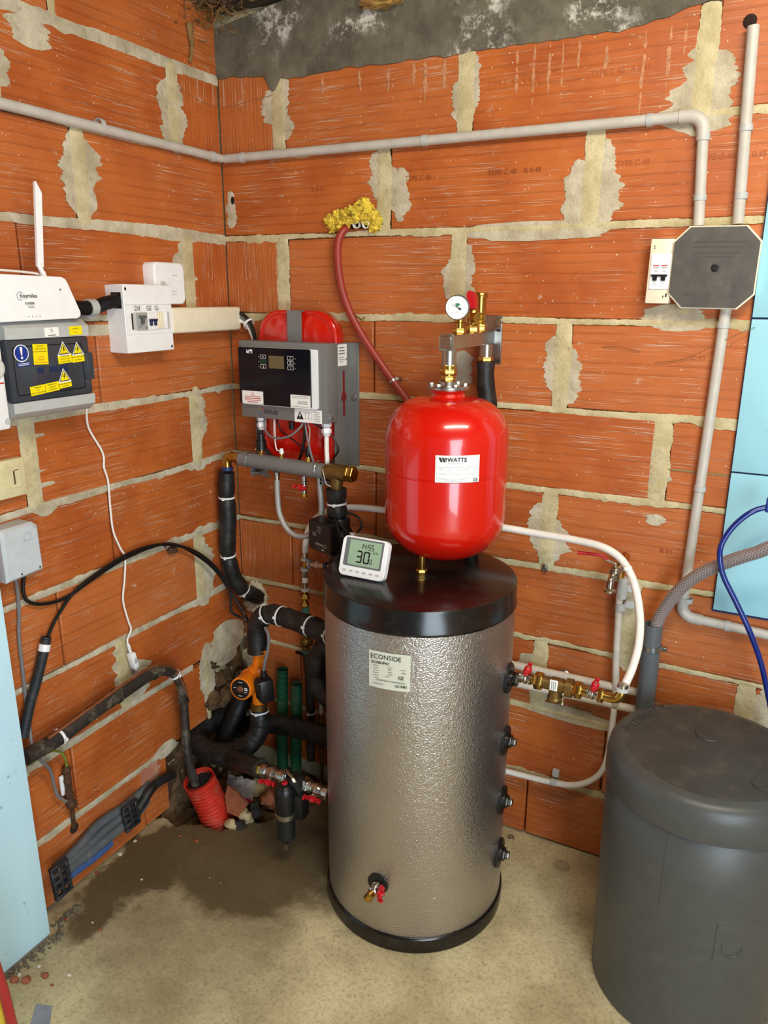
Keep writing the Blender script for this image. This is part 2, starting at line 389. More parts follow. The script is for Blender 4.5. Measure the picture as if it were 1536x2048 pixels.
    def build(s, name, m, parent=None, **kw):
        off = Vector((0, 0, 0)); q = parent
        while q is not None: off += q.location; q = q.parent
        me = bpy.data.meshes.new(name); me.from_pydata([v - off for v in s.v], [], s.f)
        me.polygons.foreach_set('use_smooth', s.sm); me.materials.append(m)
        if s.uv:
            l = me.uv_layers.new(name='uv')
            for lp in me.loops: l.data[lp.index].uv = s.uv.get(lp.vertex_index, (0, 0))
            # close the seam around the tube
            for pl in me.polygons:
                us = [l.data[i].uv[0] for i in pl.loop_indices]
                if max(us) - min(us) > (max(v[0] for v in s.uv.values()) * 0.5):
                    for i in pl.loop_indices:
                        if l.data[i].uv[0] == 0: l.data[i].uv[0] = max(v[0] for v in s.uv.values()) * 1.0 + 1e-3 + (max(us) - max(us))
        me.validate(); me.update()
        # make shading split at sharp corners
        o = bpy.data.objects.new(name, me); C.objects.link(o)
        if parent is not None: o.parent = parent
        try:
            me.set_sharp_from_angle(angle=math.radians(42))
        except Exception: pass
        for k_, v_ in kw.items():
            if v_ is not None: o[k_] = v_
        return o
def thing(name, loc, label, cat, group=None):
    o = bpy.data.objects.new(name, None); C.objects.link(o); o.location = loc; o.empty_display_size = 0.02
    o['label'] = label; o['category'] = cat
    if group: o['group'] = group
    return o
def tag(o, label, cat, group=None):
    o['label'] = label; o['category'] = cat
    if group: o['group'] = group
    return o
def rrect(w_, h_, r, n=5, cx=0, cy=0):
    out = []
    for sx, sy, a in ((1, 1, 0), (-1, 1, 90), (-1, -1, 180), (1, -1, 270)):
        for i in range(n + 1):
            t = math.radians(a + 90 * i / n); out.append((cx + sx * (w_ / 2 - r) + r * math.cos(t), cy + sy * (h_ / 2 - r) + r * math.sin(t)))
    return out
_fc = {}
def text(s, size, M, m, parent, name='lettering', align='LEFT', depth=0.0003, sx=1.0, bold=0.0, bend=None):
    """lettering as thin raised mesh; M local x right, y up, z out. bend=(radius) wraps round a vertical cylinder"""
    cu = bpy.data.curves.new('t', 'FONT'); cu.body = s; cu.size = size; cu.align_x = align; cu.align_y = 'CENTER'; cu.extrude = depth; cu.offset = bold; cu.resolution_u = 3
    t = bpy.data.objects.new('t', cu); C.objects.link(t)
    dg = bpy.context.evaluated_depsgraph_get(); me = bpy.data.meshes.new_from_object(t.evaluated_get(dg))
    V = [Vector((v.co.x * sx, v.co.y, v.co.z)) for v in me.vertices]; F = [list(p.vertices) for p in me.polygons]
    bpy.data.objects.remove(t); bpy.data.curves.remove(cu); bpy.data.meshes.remove(me)
    if bend: V = [Vector((math.sin(v.x / bend) * (bend + v.z), v.y, math.cos(v.x / bend) * (bend + v.z) - bend)) for v in V]
    b = MB(); b.add(V, F, M); return b.build(name, m, parent)
def lines(rects, M, m, parent, name='print', z=0.0002, bend=None):
    """small printed marks: list of (cx, cy, w, h)"""
    b = MB()
    for r in rects:
        cx, cy, w_, h_ = r[:4]
        if bend:
            nseg = max(1, int(w_ / 0.006)); 
            for i in range(nseg):
                xa = cx - w_ / 2 + w_ * i / nseg; xb = cx - w_ / 2 + w_ * (i + 1) / nseg
                q = [(xa, cy - h_ / 2), (xb, cy - h_ / 2), (xb, cy + h_ / 2), (xa, cy + h_ / 2)]
                b.add([(math.sin(x / bend) * (bend + z), y, math.cos(x / bend) * (bend + z) - bend) for x, y in q], [(0, 1, 2, 3)], M)
        else: b.box((cx, cy, z), (w_, h_, 0.0003), M)
    return b.build(name, m, parent)

# ================================================================== the setting
def struct(o): o['kind'] = 'structure'; return o
ZJ = [2.507, 2.295, 2.083, 1.885, 1.673, 1.460, 1.247, 1.041, 0.832, 0.623, 0.416, 0.204, 0.0]   # bed joints, top to bottom
RN = ['-2', '-1', '0', 'A', 'B', 'C', 'D', 'E', 'F', 'G', 'H', 'I']
# --- floor: concrete slab, broken open in the corner
def fn(x, y, s): return mnoise.noise(Vector((x * s, y * s, 0.3)))
PITB = [(-0.1, -0.47), (0.0, -0.45), (0.10, -0.43), (0.17, -0.415), (0.28, -0.32), (0.38, -0.15), (0.43, 0.0), (0.44, 0.2)]
def pit_edge(x):
    for (x0, y0), (x1, y1) in zip(PITB, PITB[1:]):
        if x0 <= x <= x1: return y0 + (y1 - y0) * (x - x0) / (x1 - x0)
    return 0.3
def floor_z(x, y):
    if x > 0.46: return 0.0
    d = y - pit_edge(x) + 0.03 * fn(x, y, 18) + 0.012 * fn(x, y, 55)
    if d <= 0: return 0.004 * max(0, fn(x, y, 12)) * (1 if d > -0.1 else 0)
    t = min(1.0, d / 0.035); return -0.075 * t * t * (3 - 2 * t)
xs = [-0.1 + 0.008 * i for i in range(72)] + [0.55, 0.7, 1.0, 1.5, 2.0, 2.9]
ys = [-4.6, -3.5, -2.5, -1.5, -1.0, -0.8, -0.65] + [-0.6 + 0.008 * i for i in range(88)]
b = MB()
b.add([(x, y, floor_z(x, y)) for y in ys for x in xs], [(j * len(xs) + i, j * len(xs) + i + 1, (j + 1) * len(xs) + i + 1, (j + 1) * len(xs) + i) for j in range(len(ys) - 1) for i in range(len(xs) - 1)], I4, True)
struct(b.build('floor', FLOOR))
b = MB(); gx = [-0.02 + 0.0125 * i for i in range(37)]; gy = [-0.46 + 0.0125 * i for i in range(38)]
b.add([(x, y, -0.055 + 0.022 * fn(x, y, 14) + 0.014 * fn(x, y, 38) + 0.008 * fn(x, y, 90) + (-0.03 if y < pit_edge(x) + 0.02 else 0)) for y in gy for x in gx], [(j * len(gx) + i, j * len(gx) + i + 1, (j + 1) * len(gx) + i + 1, (j + 1) * len(gx) + i) for j in range(len(gy) - 1) for i in range(len(gx) - 1)], I4, True)
o = b.build('loose_soil', RUBBLE); tag(o, 'brown loose soil in the broken-open floor corner', 'soil'); o['kind'] = 'stuff'

# --- walls: mortar bed with clay blocks as children
def wall(name, left):
    e = MB()
    if left: e.box((-0.085, -2.3, 1.15), (0.12, 4.6, 2.7))
    else: e.box((1.45, 0.085, 1.15), (3.1, 0.12, 2.7))
    return struct(e.build(name, MORTAR))
WB = wall('wall_back', False); WL = wall('wall_left', True)
def wp(left, u, z, out):                       # u: distance from the corner, out: proud of the brick face
    return (out, -u, z) if left else (u, -out, z)
_bc = {}
def brick(left, u0, u1, z0, z1, vert, wob):
    w_ = round(u1 - u0, 3); h_ = round(z1 - z0, 3); key = (left, w_, h_, vert)
    if key not in _bc:
        e = MB(); e.box((0, 0, 0), (0.03, w_, h_) if left else (w_, 0.03, h_), I4, 0.003, 1)
        me_o = e.build('brick', BRICKV if vert else BRICK); _bc[key] = me_o.data; o = me_o
    else:
        o = bpy.data.objects.new('brick', _bc[key]); C.objects.link(o)
    o.parent = WL if left else WB
    o.location = wp(left, (u0 + u1) / 2, (z0 + z1) / 2, -0.015 + wob)
    o.rotation_euler = (0, 0, 0)
    return o
# vertical joints per course (u, kind) kind: w wide, t open crack, s small
JB = {'0': [(0.20, 'w'), (0.737, 'w'), (1.264, 'w'), (1.80, 's')], 'A': [(0.52, 'w'), (1.05, 'w'), (1.585, 's')], 'B': [(0.20, 'w'), (0.731, 'w'), (1.275, 's'), (1.80, 's')],
      'C': [(0.49, 't'), (1.010, 'w'), (1.535, 's')], 'D': [(0.20, 's'), (0.735, 'w'), (1.259, 'w'), (1.79, 's')], 'E': [(0.496, 't'), (1.003, 'w'), (1.53, 's')],
      'F': [(0.2, 't'), (0.72, 's'), (1.228, 'w'), (1.76, 's')], 'G': [(0.49, 's'), (1.004, 'w'), (1.512, 'w')], 'H': [(0.22, 't'), (0.70, 's'), (1.195, 't'), (1.72, 's')],
      'I': [(0.49, 't'), (0.992, 't'), (1.50, 's')]}
JL = {'-2': [(0.3, 's'), (0.83, 's')], '-1': [(0.545, 's'), (1.07, 's')], '0': [(0.185, 'w'), (0.715, 'w'), (1.24, 's')], 'A': [(0.51, 'w'), (1.03, 's')], 'B': [(0.165, 'w'), (0.695, 't'), (1.22, 's')],
      'C': [(0.512, 't'), (1.04, 's')], 'D': [(0.178, 'w'), (0.735, 'w'), (1.26, 's')], 'E': [(0.519, 't'), (1.05, 's')], 'F': [(0.20, 'w'), (0.709, 't'), (1.23, 's')],
      'G': [(0.528, 'w'), (1.05, 's')], 'H': [(0.20, 's'), (0.722, 't'), (1.25, 's')], 'I': [(0.5, 't'), (1.02, 's')]}
ANCH = {}
def lay(left, J, umax):
    for k, nme in enumerate(RN):
        if nme not in J: continue
        zt, zb = ZJ[k], ZJ[k + 1]
        if nme == '0' and not left: zt = 2.10
        prev = 0.0 if not left else 0.0; pg = 0.0
        for (u, kd) in J[nme] + [(umax, 's')]:
            g = {'w': 0.019, 't': 0.0022, 's': 0.008}[kd]
            a, b_ = prev + pg, min(u, umax) - g
            if left and nme in ('G', 'H') and a < 0.02: a = {'G': 0.0, 'H': 0.285}[nme]      # broken away beside the corner
            if left and nme == 'I' and a < 0.02: a = 0.40
            if b_ - a > 0.02:
                vert = nme in ('0', 'B') and prev == 0.0 or (not left and nme == 'F' and prev < 0.3)
                wob = random.uniform(-0.0015, 0.0015)
                tz = 0.007; o = brick(left, a, b_, zb + tz, zt - tz, vert, wob); ANCH[(left, nme, round(prev, 2))] = o
            prev, pg = u, g
lay(False, JB, 2.9); lay(True, JL, 4.5)
def ribbon(left, z, u0, u1, t, seed, m=MORTAR, smear=0.010, out=0.0018):
    """ragged mortar bed squeezed out of a horizontal joint"""
    V = []; F = []; n = int((u1 - u0) / 0.007)
    for i in range(n + 1):
        u = u0 + (u1 - u0) * i / n
        q = lambda s, o_: mnoise.noise(Vector((u * s, seed * 7.3 + o_, z)))
        big = max(0, q(3.0, 11) + 0.1) * 1.6
        hi = t * 0.5 * (0.75 + 0.5 * q(4, 1)) + smear * max(0.0, q(9, 2) * 0.6 + q(40, 3) * 0.5) * big + 0.002 * q(90, 8)
        lo = t * 0.5 * (0.75 + 0.5 * q(4, 4)) + smear * max(0.0, q(9, 5) * 0.8 + q(40, 6) * 0.6) * big * 1.5 + 0.002 * q(90, 9)
        dz = 0.003 * q(5, 7); ou = out * (0.6 + 0.7 * abs(q(25, 12)))
        for zz, oo in ((z + dz + hi, -0.02), (z + dz + hi, 0.0004), (z + dz + hi * 0.55, ou), (z + dz - lo * 0.55, ou), (z + dz - lo, 0.0004), (z + dz - lo, -0.02)):
            V.append(wp(left, u, zz, oo))
    for i in range(n):
        for j in range(5):
            a = i * 6 + j; f = (a, a + 1, a + 7, a + 6); F.append(f if left else f[::-1])
    e = MB(); e.add(V, F, I4, True)
    return e.build('mortar_bed', m, WL if left else WB)
for k in range(1, 12):
    z = ZJ[k]
    if k >= 3:
        ribbon(False, z, 0.0, 2.9, 0.020, k, smear=0.016)
    u0 = {10: 0.26, 11: 0.40}.get(k, 0.0)
    ribbon(True, z, u0, 1.5, 0.022 if k not in (2, 4) else 0.034, 40 + k, MORTARG, smear=0.022)
def patch(left, u, z, w_, h_, seed, m=MORTARG, out=0.0022, sq=2.6, rag=0.22):
    """ragged mortar smear dragged sideways over the brick faces"""
    n = max(6, int(h_ / 0.0028)); V = []; F = []
    def q(a, b_): return mnoise.noise(Vector((a, b_ + seed * 3.7, seed)))
    for i in range(n + 1):
        t = -1 + 2 * i / n; zz = z + t * h_ / 2
        prof = max(0.0, 1 - abs(t) ** sq) ** (1 / sq)
        L_ = prof * (1 + rag * 1.5 * q(t * 2.2, 1) + rag * 0.7 * q(t * 6, 2)) * w_ / 2; R_e = prof * (1 + rag * 1.5 * q(t * 2.2, 5) + rag * 0.7 * q(t * 6, 6)) * w_ / 2
        fr = min(w_ * 0.5, 0.03) * rag * 1.3 * min(1.0, prof * 2)
        L_ += fr * (0.6 * q(zz * 75, 3) + 0.55 * q(zz * 260, 13)); R_e += fr * (0.6 * q(zz * 75, 7) + 0.55 * q(zz * 260, 17))
        L_ = max(0.0, L_); R_e = max(0.0, R_e); c = u + q(t * 1.5, 9) * w_ * rag * 0.25
        o2 = out * (0.75 + 0.5 * q(zz * 60, 11)) * (1 if 0 < i < n else 0.1)
        for uu, oo in ((c - L_, 0.0003), (c - L_ * 0.86, o2 * 0.75), (c - L_ * 0.3, o2), (c + R_e * 0.3, o2 * 1.05), (c + R_e * 0.86, o2 * 0.75), (c + R_e, 0.0003)): V.append(wp(left, uu, zz, oo))
    for i in range(n):
        for j in range(5):
            a = i * 6 + j; f = (a, a + 1, a + 7, a + 6); F.append(f[::-1] if left else f)
    e = MB(); e.add(V, F, I4, True)
    return e.build('mortar_smear', m, WL if left else WB)
sd = 0
for left, J in ((False, JB), (True, JL)):
    for k, nme in enumerate(RN):
        for u, kd in J.get(nme, []):
            sd += 1
            if u > (1.7 if not left else 1.1) or kd == 't': continue
            zc = (ZJ[k] + ZJ[k + 1]) / 2; random.seed(sd * 13)
            if kd == 'w':
                patch(left, u, zc, 0.044, 0.215, sd, MORTAR, 0.0020, 5.0, 0.12)
                for sgn in (-1, 1):
                    if random.random() < 0.6: patch(left, u + sgn * random.uniform(0.016, 0.028), zc + random.uniform(-0.05, 0.05), random.uniform(0.035, 0.06), random.uniform(0.07, 0.15), sd + 50 + sgn, MORTARG, 0.0009, 2.2, 0.42)
            else:
                patch(left, u, zc, 0.020, 0.21, sd, MORTAR, 0.0016, 5.0, 0.10)
# larger smears seen on the blocks
for left, p, w_, h_, m in [
    (False, (1.2623, 0.0000, 1.8975), 0.15, 0.10, MORTARG), (False, (1.2867, 0.0000, 1.9369), 0.07, 0.13, MORTARG), (False, (1.0478, 0.0000, 1.7017), 0.11, 0.11, MORTARG), (False, (1.0125, 0.0000, 1.7459), 0.05, 0.14, MORTARG), (False, (1.0803, 0.0000, 1.7424), 0.06, 0.17, MORTARG),
    (False, (0.9114, 0.0000, 1.6663), 0.34, 0.045, MORTARG), (False, (0.5656, 0.0000, 1.7633), 0.05, 0.13, MORTARG), (False, (0.0258, 0.0000, 1.7508), 0.035, 0.10, MORTARG), (False, (1.2519, 0.0000, 1.4750), 0.13, 0.055, MORTARG), (False, (1.2703, 0.0000, 1.4513), 0.10, 0.02, MORTARG),
    (False, (1.2437, 0.0000, 1.1209), 0.07, 0.10, MORTARG), (False, (1.0098, 0.0000, 0.9094), 0.09, 0.12, MORTARG), (False, (0.9933, 0.0000, 1.1580), 0.030, 0.055, MORTARG), (False, (1.0973, 0.0000, 0.4223), 0.22, 0.05, MORTARG), (False, (0.9782, 0.0000, 0.5435), 0.07, 0.07, MORTARG),
    (False, (1.2276, 0.0000, 0.6608), 0.035, 0.15, MORTAR), (False, (0.7288, 0.0000, 1.9645), 0.06, 0.10, MORTARG), (False, (0.7513, 0.0000, 1.3326), 0.06, 0.10, MORTARG), (False, (1.5567, 0.0000, 0.5652), 0.05, 0.12, MORTARG),
    (False, (1.2614, 0.0000, 0.9992), 0.045, 0.03, MORTARG), (False, (0.2064, 0.0000, 2.0163), 0.05, 0.2, MORTARG), (False, (1.2620, 0.0000, 1.8568), 0.045, 0.03, MORTARG),
    (True, (0.0000, -0.7047, 1.1259), 0.11, 0.22, MORTARG), (True, (0.0000, -0.7236, 1.2277), 0.12, 0.05, MORTARG), (True, (0.0000, -0.1891, 1.9639), 0.10, 0.18, MORTARG), (True, (0.0000, -0.5108, 1.7795), 0.09, 0.19, MORTARG), (True, (0.0000, -0.1829, 0.6930), 0.10, 0.20, MORTARG),
    (True, (0.0, -0.5001, 0.4885), 0.11, 0.15, MORTARG), (True, (0.0, -0.1757, 1.5820), 0.08, 0.16, MORTARG), (True, (0.0000, -0.6053, 2.0467), 0.10, 0.07, MORTARG), (True, (0.0, -0.1665, 1.1818), 0.05, 0.17, MORTAR), (True, (0.0000, -0.0994, 0.4315), 0.17, 0.15, MORTARG),
    (True, (0.0, -0.1968, 0.3605), 0.065, 0.22, MORTARG), (True, (0.0000, -0.4025, 0.2094), 0.09, 0.05, MORTARG), (True, (0.0000, -0.2290, 1.6689), 0.12, 0.03, MORTARG), (True, (0.0000, -0.4960, 1.4333), 0.12, 0.03, MORTARG)]:
    sd += 1; u = -p[1] if left else p[0]
    patch(left, u, p[2], w_, h_, sd, m, 0.0011, 2.2, 0.34)
PLASTER = mortar_mat('pink_plaster_wash', (178, 112, 86), (206, 158, 134))
for p, w_, h_ in [((0.0000, -0.6335, 0.1367), 0.30, 0.10), ((0.0000, -0.7644, 0.1038), 0.24, 0.12), ((0.0000, -0.5098, 0.1567), 0.16, 0.09)]:
    sd += 1; patch(True, -p[1], p[2], w_, h_, sd, PLASTER, 0.0009, 3.0, 0.25)
# broken hole in the left wall beside the corner: rough rubble core
def rubble(u0, u1, z0, z1, seed, name='rubble_core'):
    nx = int((u1 - u0) / 0.008); nz = int((z1 - z0) / 0.008); V = []
    for j in range(nz + 1):
        for i in range(nx + 1):
            u = u0 + (u1 - u0) * i / nx; z = z0 + (z1 - z0) * j / nz
            v = mnoise.voronoi(Vector((u * 16 + seed, z * 16, seed)))[0]
            h = 0.02 * (1 - min(1, v[0] * 1.6)) + 0.012 * mnoise.noise(Vector((u * 40, z * 40, 1.0)))
            V.append(wp(True, u, z, -0.022 + h))
    F = [(j * (nx + 1) + i, (j + 1) * (nx + 1) + i, (j + 1) * (nx + 1) + i + 1, j * (nx + 1) + i + 1) for j in range(nz) for i in range(nx)]
    e = MB(); e.add(V, F, I4, True); return e.build(name, RUBBLE, WL)
rubble(0.0, 0.31, 0.03, 0.43, 2.0); rubble(0.0, 0.45, -0.06, 0.215, 5.0)
# stones standing proud in the broken hole
for i, (p, d) in enumerate([((0.0, -0.1071, 0.2447), (0.022, 0.05, 0.036)), ((0.0000, -0.1811, 0.2639), (0.02, 0.035, 0.03)), ((0.0000, -0.0764, 0.1348), (0.03, 0.05, 0.04)), ((0.0000, -0.0391, 0.2672), (0.02, 0.03, 0.04))]):
    e = MB(); e.blob(p, d, i + 3, 0.2, 18, 12, 3); e.build('rubble_stone', RUBBLE, WL)
# stamped marks of the block maker
def stamp(px_u, z, s, size=0.018):
    text(s, size, FB((px_u, -0.0004, z)), SHARD, WB, 'stamped_lettering', depth=0.0005)
SHARDI = M_('stamped_clay', (160, 80, 36), 0.6)
for (u, z, s) in [(0.52 + 0.06, 1.80, 'TYPE C 40'), (0.30, 1.79, 'R 0.45'), (0.80, 1.80, 'TYPE C 40    R 0.45'), (1.10, 1.80, 'TYPE C 40'), (1.27, 1.80, 'TYPE C 40    R 0.45'), (1.03, 1.985, 'TYPE C 40   R 0.45'), (0.79, 1.99, 'TYPE C 40   R 0.45'), (1.30, 1.385, 'C 33'), (1.075, 1.14, 'C 33'), (1.28, 0.925, 'B 31')]:
    b_ = text(s, 0.016, FB((u, -0.0003, z)), SHARDI, WB, 'stamped_lettering', depth=0.0006)
# small round drill hole and dark cracks
e = MB(); e.sphere((0.033, 0.0, 1.775), 0.008, 12, 8, I4, (0.8, 0.25, 1.5)); e.build('drill_hole', M_('dark_void', (14, 10, 8), 0.9), WB)
# --- concrete lintel along the top of the back wall
V = []; n = 330
for i in range(n + 1):
    x = 2.9 * i / n
    zb = 2.068 - 0.006 * x + 0.008 * mnoise.noise(Vector((x * 6, 1, 0))) + 0.006 * mnoise.noise(Vector((x * 30, 2, 0)))
    if x < 0.24: zb += 0.02 * (1 - x / 0.24)
    if x > 1.12: zb += min(0.05, (x - 1.12) * 0.25)
    if 0.16 < x < 0.21: zb -= 0.03 * math.sin((x - 0.16) / 0.05 * PI)
    zt = 2.208 + 0.05 * min(1, x / 0.3) + 0.004 * mnoise.noise(Vector((x * 12, 3, 0)))
    for zz, oo in ((zb, -0.02), (zb, 0.003), (zb + 0.01, 0.006), (zb + (zt - zb) * 0.5, 0.007), (zt - 0.006, 0.006), (zt, 0.002), (zt, -0.1)): V.append((x, -oo, zz))
e = MB(); e.add(V, [(i * 7 + j + 7, i * 7 + j + 8, i * 7 + j + 1, i * 7 + j) for i in range(n) for j in range(6)], I4, True)
struct(e.build('trim_1', LINTEL))
# drips of cement below the lintel
random.seed(5)
for i, (px, L) in enumerate([(0.60, 0.05), (0.63, 0.09), (0.68, 0.07), (0.86, 0.10), (0.90, 0.13), (0.935, 0.11), (0.965, 0.12), (1.0, 0.06), (1.06, 0.12), (1.14, 0.17), (1.19, 0.12), (1.22, 0.07), (0.45, 0.05), (0.53, 0.06), (0.34, 0.05)]):
    patch(False, px, 2.06 - L / 2, 0.006 + 0.006 * random.random(), L, 300 + i, M_('cement_drip', (190, 132, 94), 0.9, nz=0.2, nscale=90), 0.0007, 1.6, 0.5)
# --- timber wall plate and ceiling boards above
e = MB(); e.box((1.45, 0.012, 2.33), (2.9, 0.09, 0.16), I4, 0.006, 1); o = struct(e.build('trim_2', OLDWOOD))
e = MB(); e.box((1.45, -2.3, 2.52), (3.1, 4.7, 0.04)); CEIL = struct(e.build('ceiling', OLDWOOD))
for i in range(23):
    e = MB(); e.box((1.45, -0.1 - 0.2 * i, 2.492), (2.88, 0.19, 0.016), I4, 0.002, 1); e.build('board', OLDWOOD, CEIL)
# --- right wall (outside the picture) closes the room; the front stays open to daylight
e = MB(); e.box((2.95, -2.25, 1.25), (0.1, 4.7, 2.5)); struct(e.build('wall_right', MORTARG))

# --- pale blue tiles on the right part of the back wall
e = MB(); e.box((1.72, -0.0035, 1.30), (0.615, 0.005, 1.01)); e.build('grout_backing', M_('navy_grout', (24, 36, 84), 0.7), WB)
for r_ in range(3):
    for x0, x1 in ((1.4145, 1.5325), (1.5365, 2.02)):
        z0 = 0.802 + 0.337 * r_; z1 = z0 + 0.333
        e = MB(); e.box(((x0 + x1) / 2, -0.0075, (z0 + z1) / 2), (x1 - x0, 0.010, z1 - z0), I4, 0.0015, 2); t_ = e.build('tile', BLUET, WB); t_['label'] = 'pale blue glazed tile'
# --- pale blue board at the left edge
BP = thing('blue_board', (0.065, -1.3, 0), 'tall pale blue scuffed board standing on the floor at the lower left', 'board')
e = MB(); e.box((0.064, -1.30, 0.49), (0.020, 0.80, 0.965), I4, 0.002, 2); e.build('board_face', BLUEP, BP)
e = MB(); e.box((0.064, -1.30, 0.0045), (0.020, 0.79, 0.009)); e.build('bottom_edge', M_('dirty_edge', (120, 112, 100), 0.9), BP)

# ================================================================== fittings shared by several things
def A2(p, q, t): return Vector(p).lerp(Vector(q), t)
def ball_valve(parent, a, b, r, hdir, handle_mat=REDPL, body=NICKEL, hw=0.021, name='ball_valve', along=False):
    """short ball valve between a and b with a butterfly handle standing off along hdir"""
    a, b = Vector(a), Vector(b); L = (b - a).length; d = (b - a).normalized(); M = AX(a, d)
    e = MB(); e.lathe([(r * .8, 0), (r, 0.002), (r, L * .22), (r * .82, L * .26), (r * .82, L * .34), (r * 1.0, L * .42), (r * 1.06, L * .5), (r * 1.0, L * .58), (r * .82, L * .66), (r * .82, L * .74), (r, L * .78), (r, L - .002), (r * .8, L)], M, 20)
    v = e.build(name, body, parent)
    h = Vector(hdir).normalized(); c = a + d * L * .5
    e = MB(); e.cyl(c, c + h * (r * 1.55), r * .34, 12); e.build('stem', NICKEL, v)
    e = MB(); M = AX(c + h * r * 1.55, h, d)
    if along: M = M @ Matrix.Rotation(PI / 2 + 0.12, 4, 'Z')
    # wings along local x
    V = [(-hw, -.0045), (-hw * .55, -.0062), (-.006, -.0085), (.006, -.0085), (hw * .55, -.0062), (hw, -.0045), (hw, .0045), (hw * .55, .0030), (.006, .0085), (-.006, .0085), (-hw * .55, .0030), (-hw, .0045)]
    e.prism(V, -.002, .0045, M); e.lathe([(.0085, .002), (.0085, .008), (.006, .010)], M, 14)
    e.box((-hw * .9, 0, .007), (.004, .009, .008), M, .001, 1); e.box((hw * .9, 0, .007), (.004, .009, .008), M, .001, 1)
    hd = e.build('handle', handle_mat, v)
    e = MB(); e.lathe([(.0032, .010), (.0032, .0118), (.001, .0125)], M, 8); e.build('handle_screw', NICKEL, v)
    return v
def tie(parent, p, d, r, m=None, w_=0.005, head=True, hdir=(0, -1, 0)):
    """cable tie round a pipe at p with pipe direction d"""
    M = AX(p, d); e = MB(); e.lathe([(r, -w_ / 2), (r + .0012, -w_ / 2), (r + .0012, w_ / 2), (r, w_ / 2)], M, 20, cap=False)
    if head:
        h = Vector(hdir) - Vector(d).normalized() * Vector(hdir).dot(Vector(d).normalized()); h.normalize()
        q = Vector(p) + h * (r + .003); e.box((0, 0, 0), (.007, .006, .008), AX(q, d, h))
    return e.build('cable_tie', m or WHITEPL, parent)
def hose(parent, pts, r, name='insulation_sleeve', ties=(), n=16, seg=8, m=FOAM, bulge=0.10, wrinkle=0.0, seed=1.0):
    P = smooth_path(pts, seg); P = resample(P, 0.006) + [P[-1]]
    N = len(P); ti = [t * (N - 1) for t in ties]
    def rf(L, t):
        i = t * (N - 1); k = 1.0
        for q in ti:
            dd = abs(i - q) * 0.006; k -= 0.20 * math.exp(-(dd / 0.011) ** 2)
        k += bulge * mnoise.noise(Vector((L * 25 + seed * 9, seed, 0.0)))
        k += wrinkle * mnoise.noise(Vector((L * 160, seed * 3, 1.0)))
        return r * k
    e = MB(); e.tube(P, r, n, rfun=rf); o = e.build(name, m, parent)
    for q in ti:
        i = min(N - 2, max(1, int(q))); tie(parent, P[i], P[i + 1] - P[i - 1], r * 0.91, hdir=(0.3, -1, 0.2))
    return o
def pipe(parent, pts, r, m, name='pipe', n=14, seg=8):
    e = MB(); e.tube(smooth_path(pts, seg), r, n); return e.build(name, m, parent)
def clip_on(parent, p, along, normal, r, m=None):
    """open saddle clip holding a conduit of radius r"""
    a = Vector(along).normalized(); nn = Vector(normal).normalized(); M = AX(p, a, nn)
    e = MB(); e.lathe([(r, -.006), (r + .0018, -.006), (r + .0018, .006), (r, .006)], M, 18, cap=False, a0=-.25 * PI + PI * 0.0, a1=1.25 * PI)
    e.box((0, -r - .002, 0), (r * 1.6, .006, .012), M)
    return e.build('clip', m or LGREY, parent)

# ================================================================== buffer tank
TX, TY = 0.788, -0.323
T = thing('buffer_tank', (TX, TY, 0), 'tall silver embossed buffer tank with black lid standing on the concrete floor', 'tank')
MTt = Matrix.Translation((TX, TY, 0))
e = MB(); e.lathe([(.224, .012), (.2265, .03), (.2265, .84)], MTt, 96); e.build('jacket', JACKET, T)
e = MB(); e.lathe([(.222, 0), (.231, .002), (.232, .036), (.2295, .042), (.2275, .043), (.2272, .02)], MTt, 96, cap=False); e.build('base_ring', BLACKLID, T)
e = MB(); e.lathe([(.2275, .826), (.2305, .830), (.2302, .834), (.2285, .836), (.2285, .8795), (.2272, .8840), (.2235, .8855), (.12, .8862), (.0, .8865)], MTt, 96); LID = e.build('lid', BLACKLID, T)
def tcyl(ang, z, R=0.2265):
    a = math.radians(ang); return FR((TX + R * math.cos(a), TY + R * math.sin(a), z), (-math.sin(a), math.cos(a), 0), (0, 0, 1)), Vector((math.cos(a), math.sin(a), 0))
def bent_label(M, w_, h_, R, m, parent, name='label', z=0.0006, n=14, th=0.0):
    V = []; F = []
    for i in range(n + 1):
        x = -w_ / 2 + w_ * i / n
        for y in (-h_ / 2, h_ / 2): V.append((math.sin(x / R) * (R + z), y, math.cos(x / R) * (R + z) - R))
    for i in range(n): F.append((2 * i, 2 * i + 2, 2 * i + 3, 2 * i + 1))
    e = MB(); e.add(V, F, M, True); return e.build(name, m, parent)
Ml, _ = tcyl(-81.5, .741); RT = .2265
LB = bent_label(Ml, .094, .087, RT, LABELG, T, 'rating_label', z=.0012)
text('ECONSIDE', .0150, Ml @ Matrix.Translation((-.042, .031, .0016)), INK, LB, depth=.0001, sx=.98, bend=None)
text('AC100-IPAC', .0078, Ml @ Matrix.Translation((-.040, .0175, .0016)), INK, LB, depth=.0001, bold=.0002)
text('CE', .0105, Ml @ Matrix.Translation((.021, -.012, .0010)), INK, LB, depth=.0001, bold=.0002)
text('CHAUFFAGE & CLIMATISATION', .0048, Ml @ Matrix.Translation((-.030, -.0235, .0016)), INK, LB, depth=.0001)
text('MADE IN SPAIN', .0034, Ml @ Matrix.Translation((-.036, -.033, .0014)), INK, LB, depth=.0001)
text('NON', .0042, Ml @ Matrix.Translation((-.002, -.007, .0016)), INK, LB, depth=.0001); text('EAU', .0042, Ml @ Matrix.Translation((-.002, .0045, .0016)), INK, LB, depth=.0001); text('3 BAR', .0040, Ml @ Matrix.Translation((.028, .0005, .0008)), INK, LB, depth=.0001)
random.seed(3)
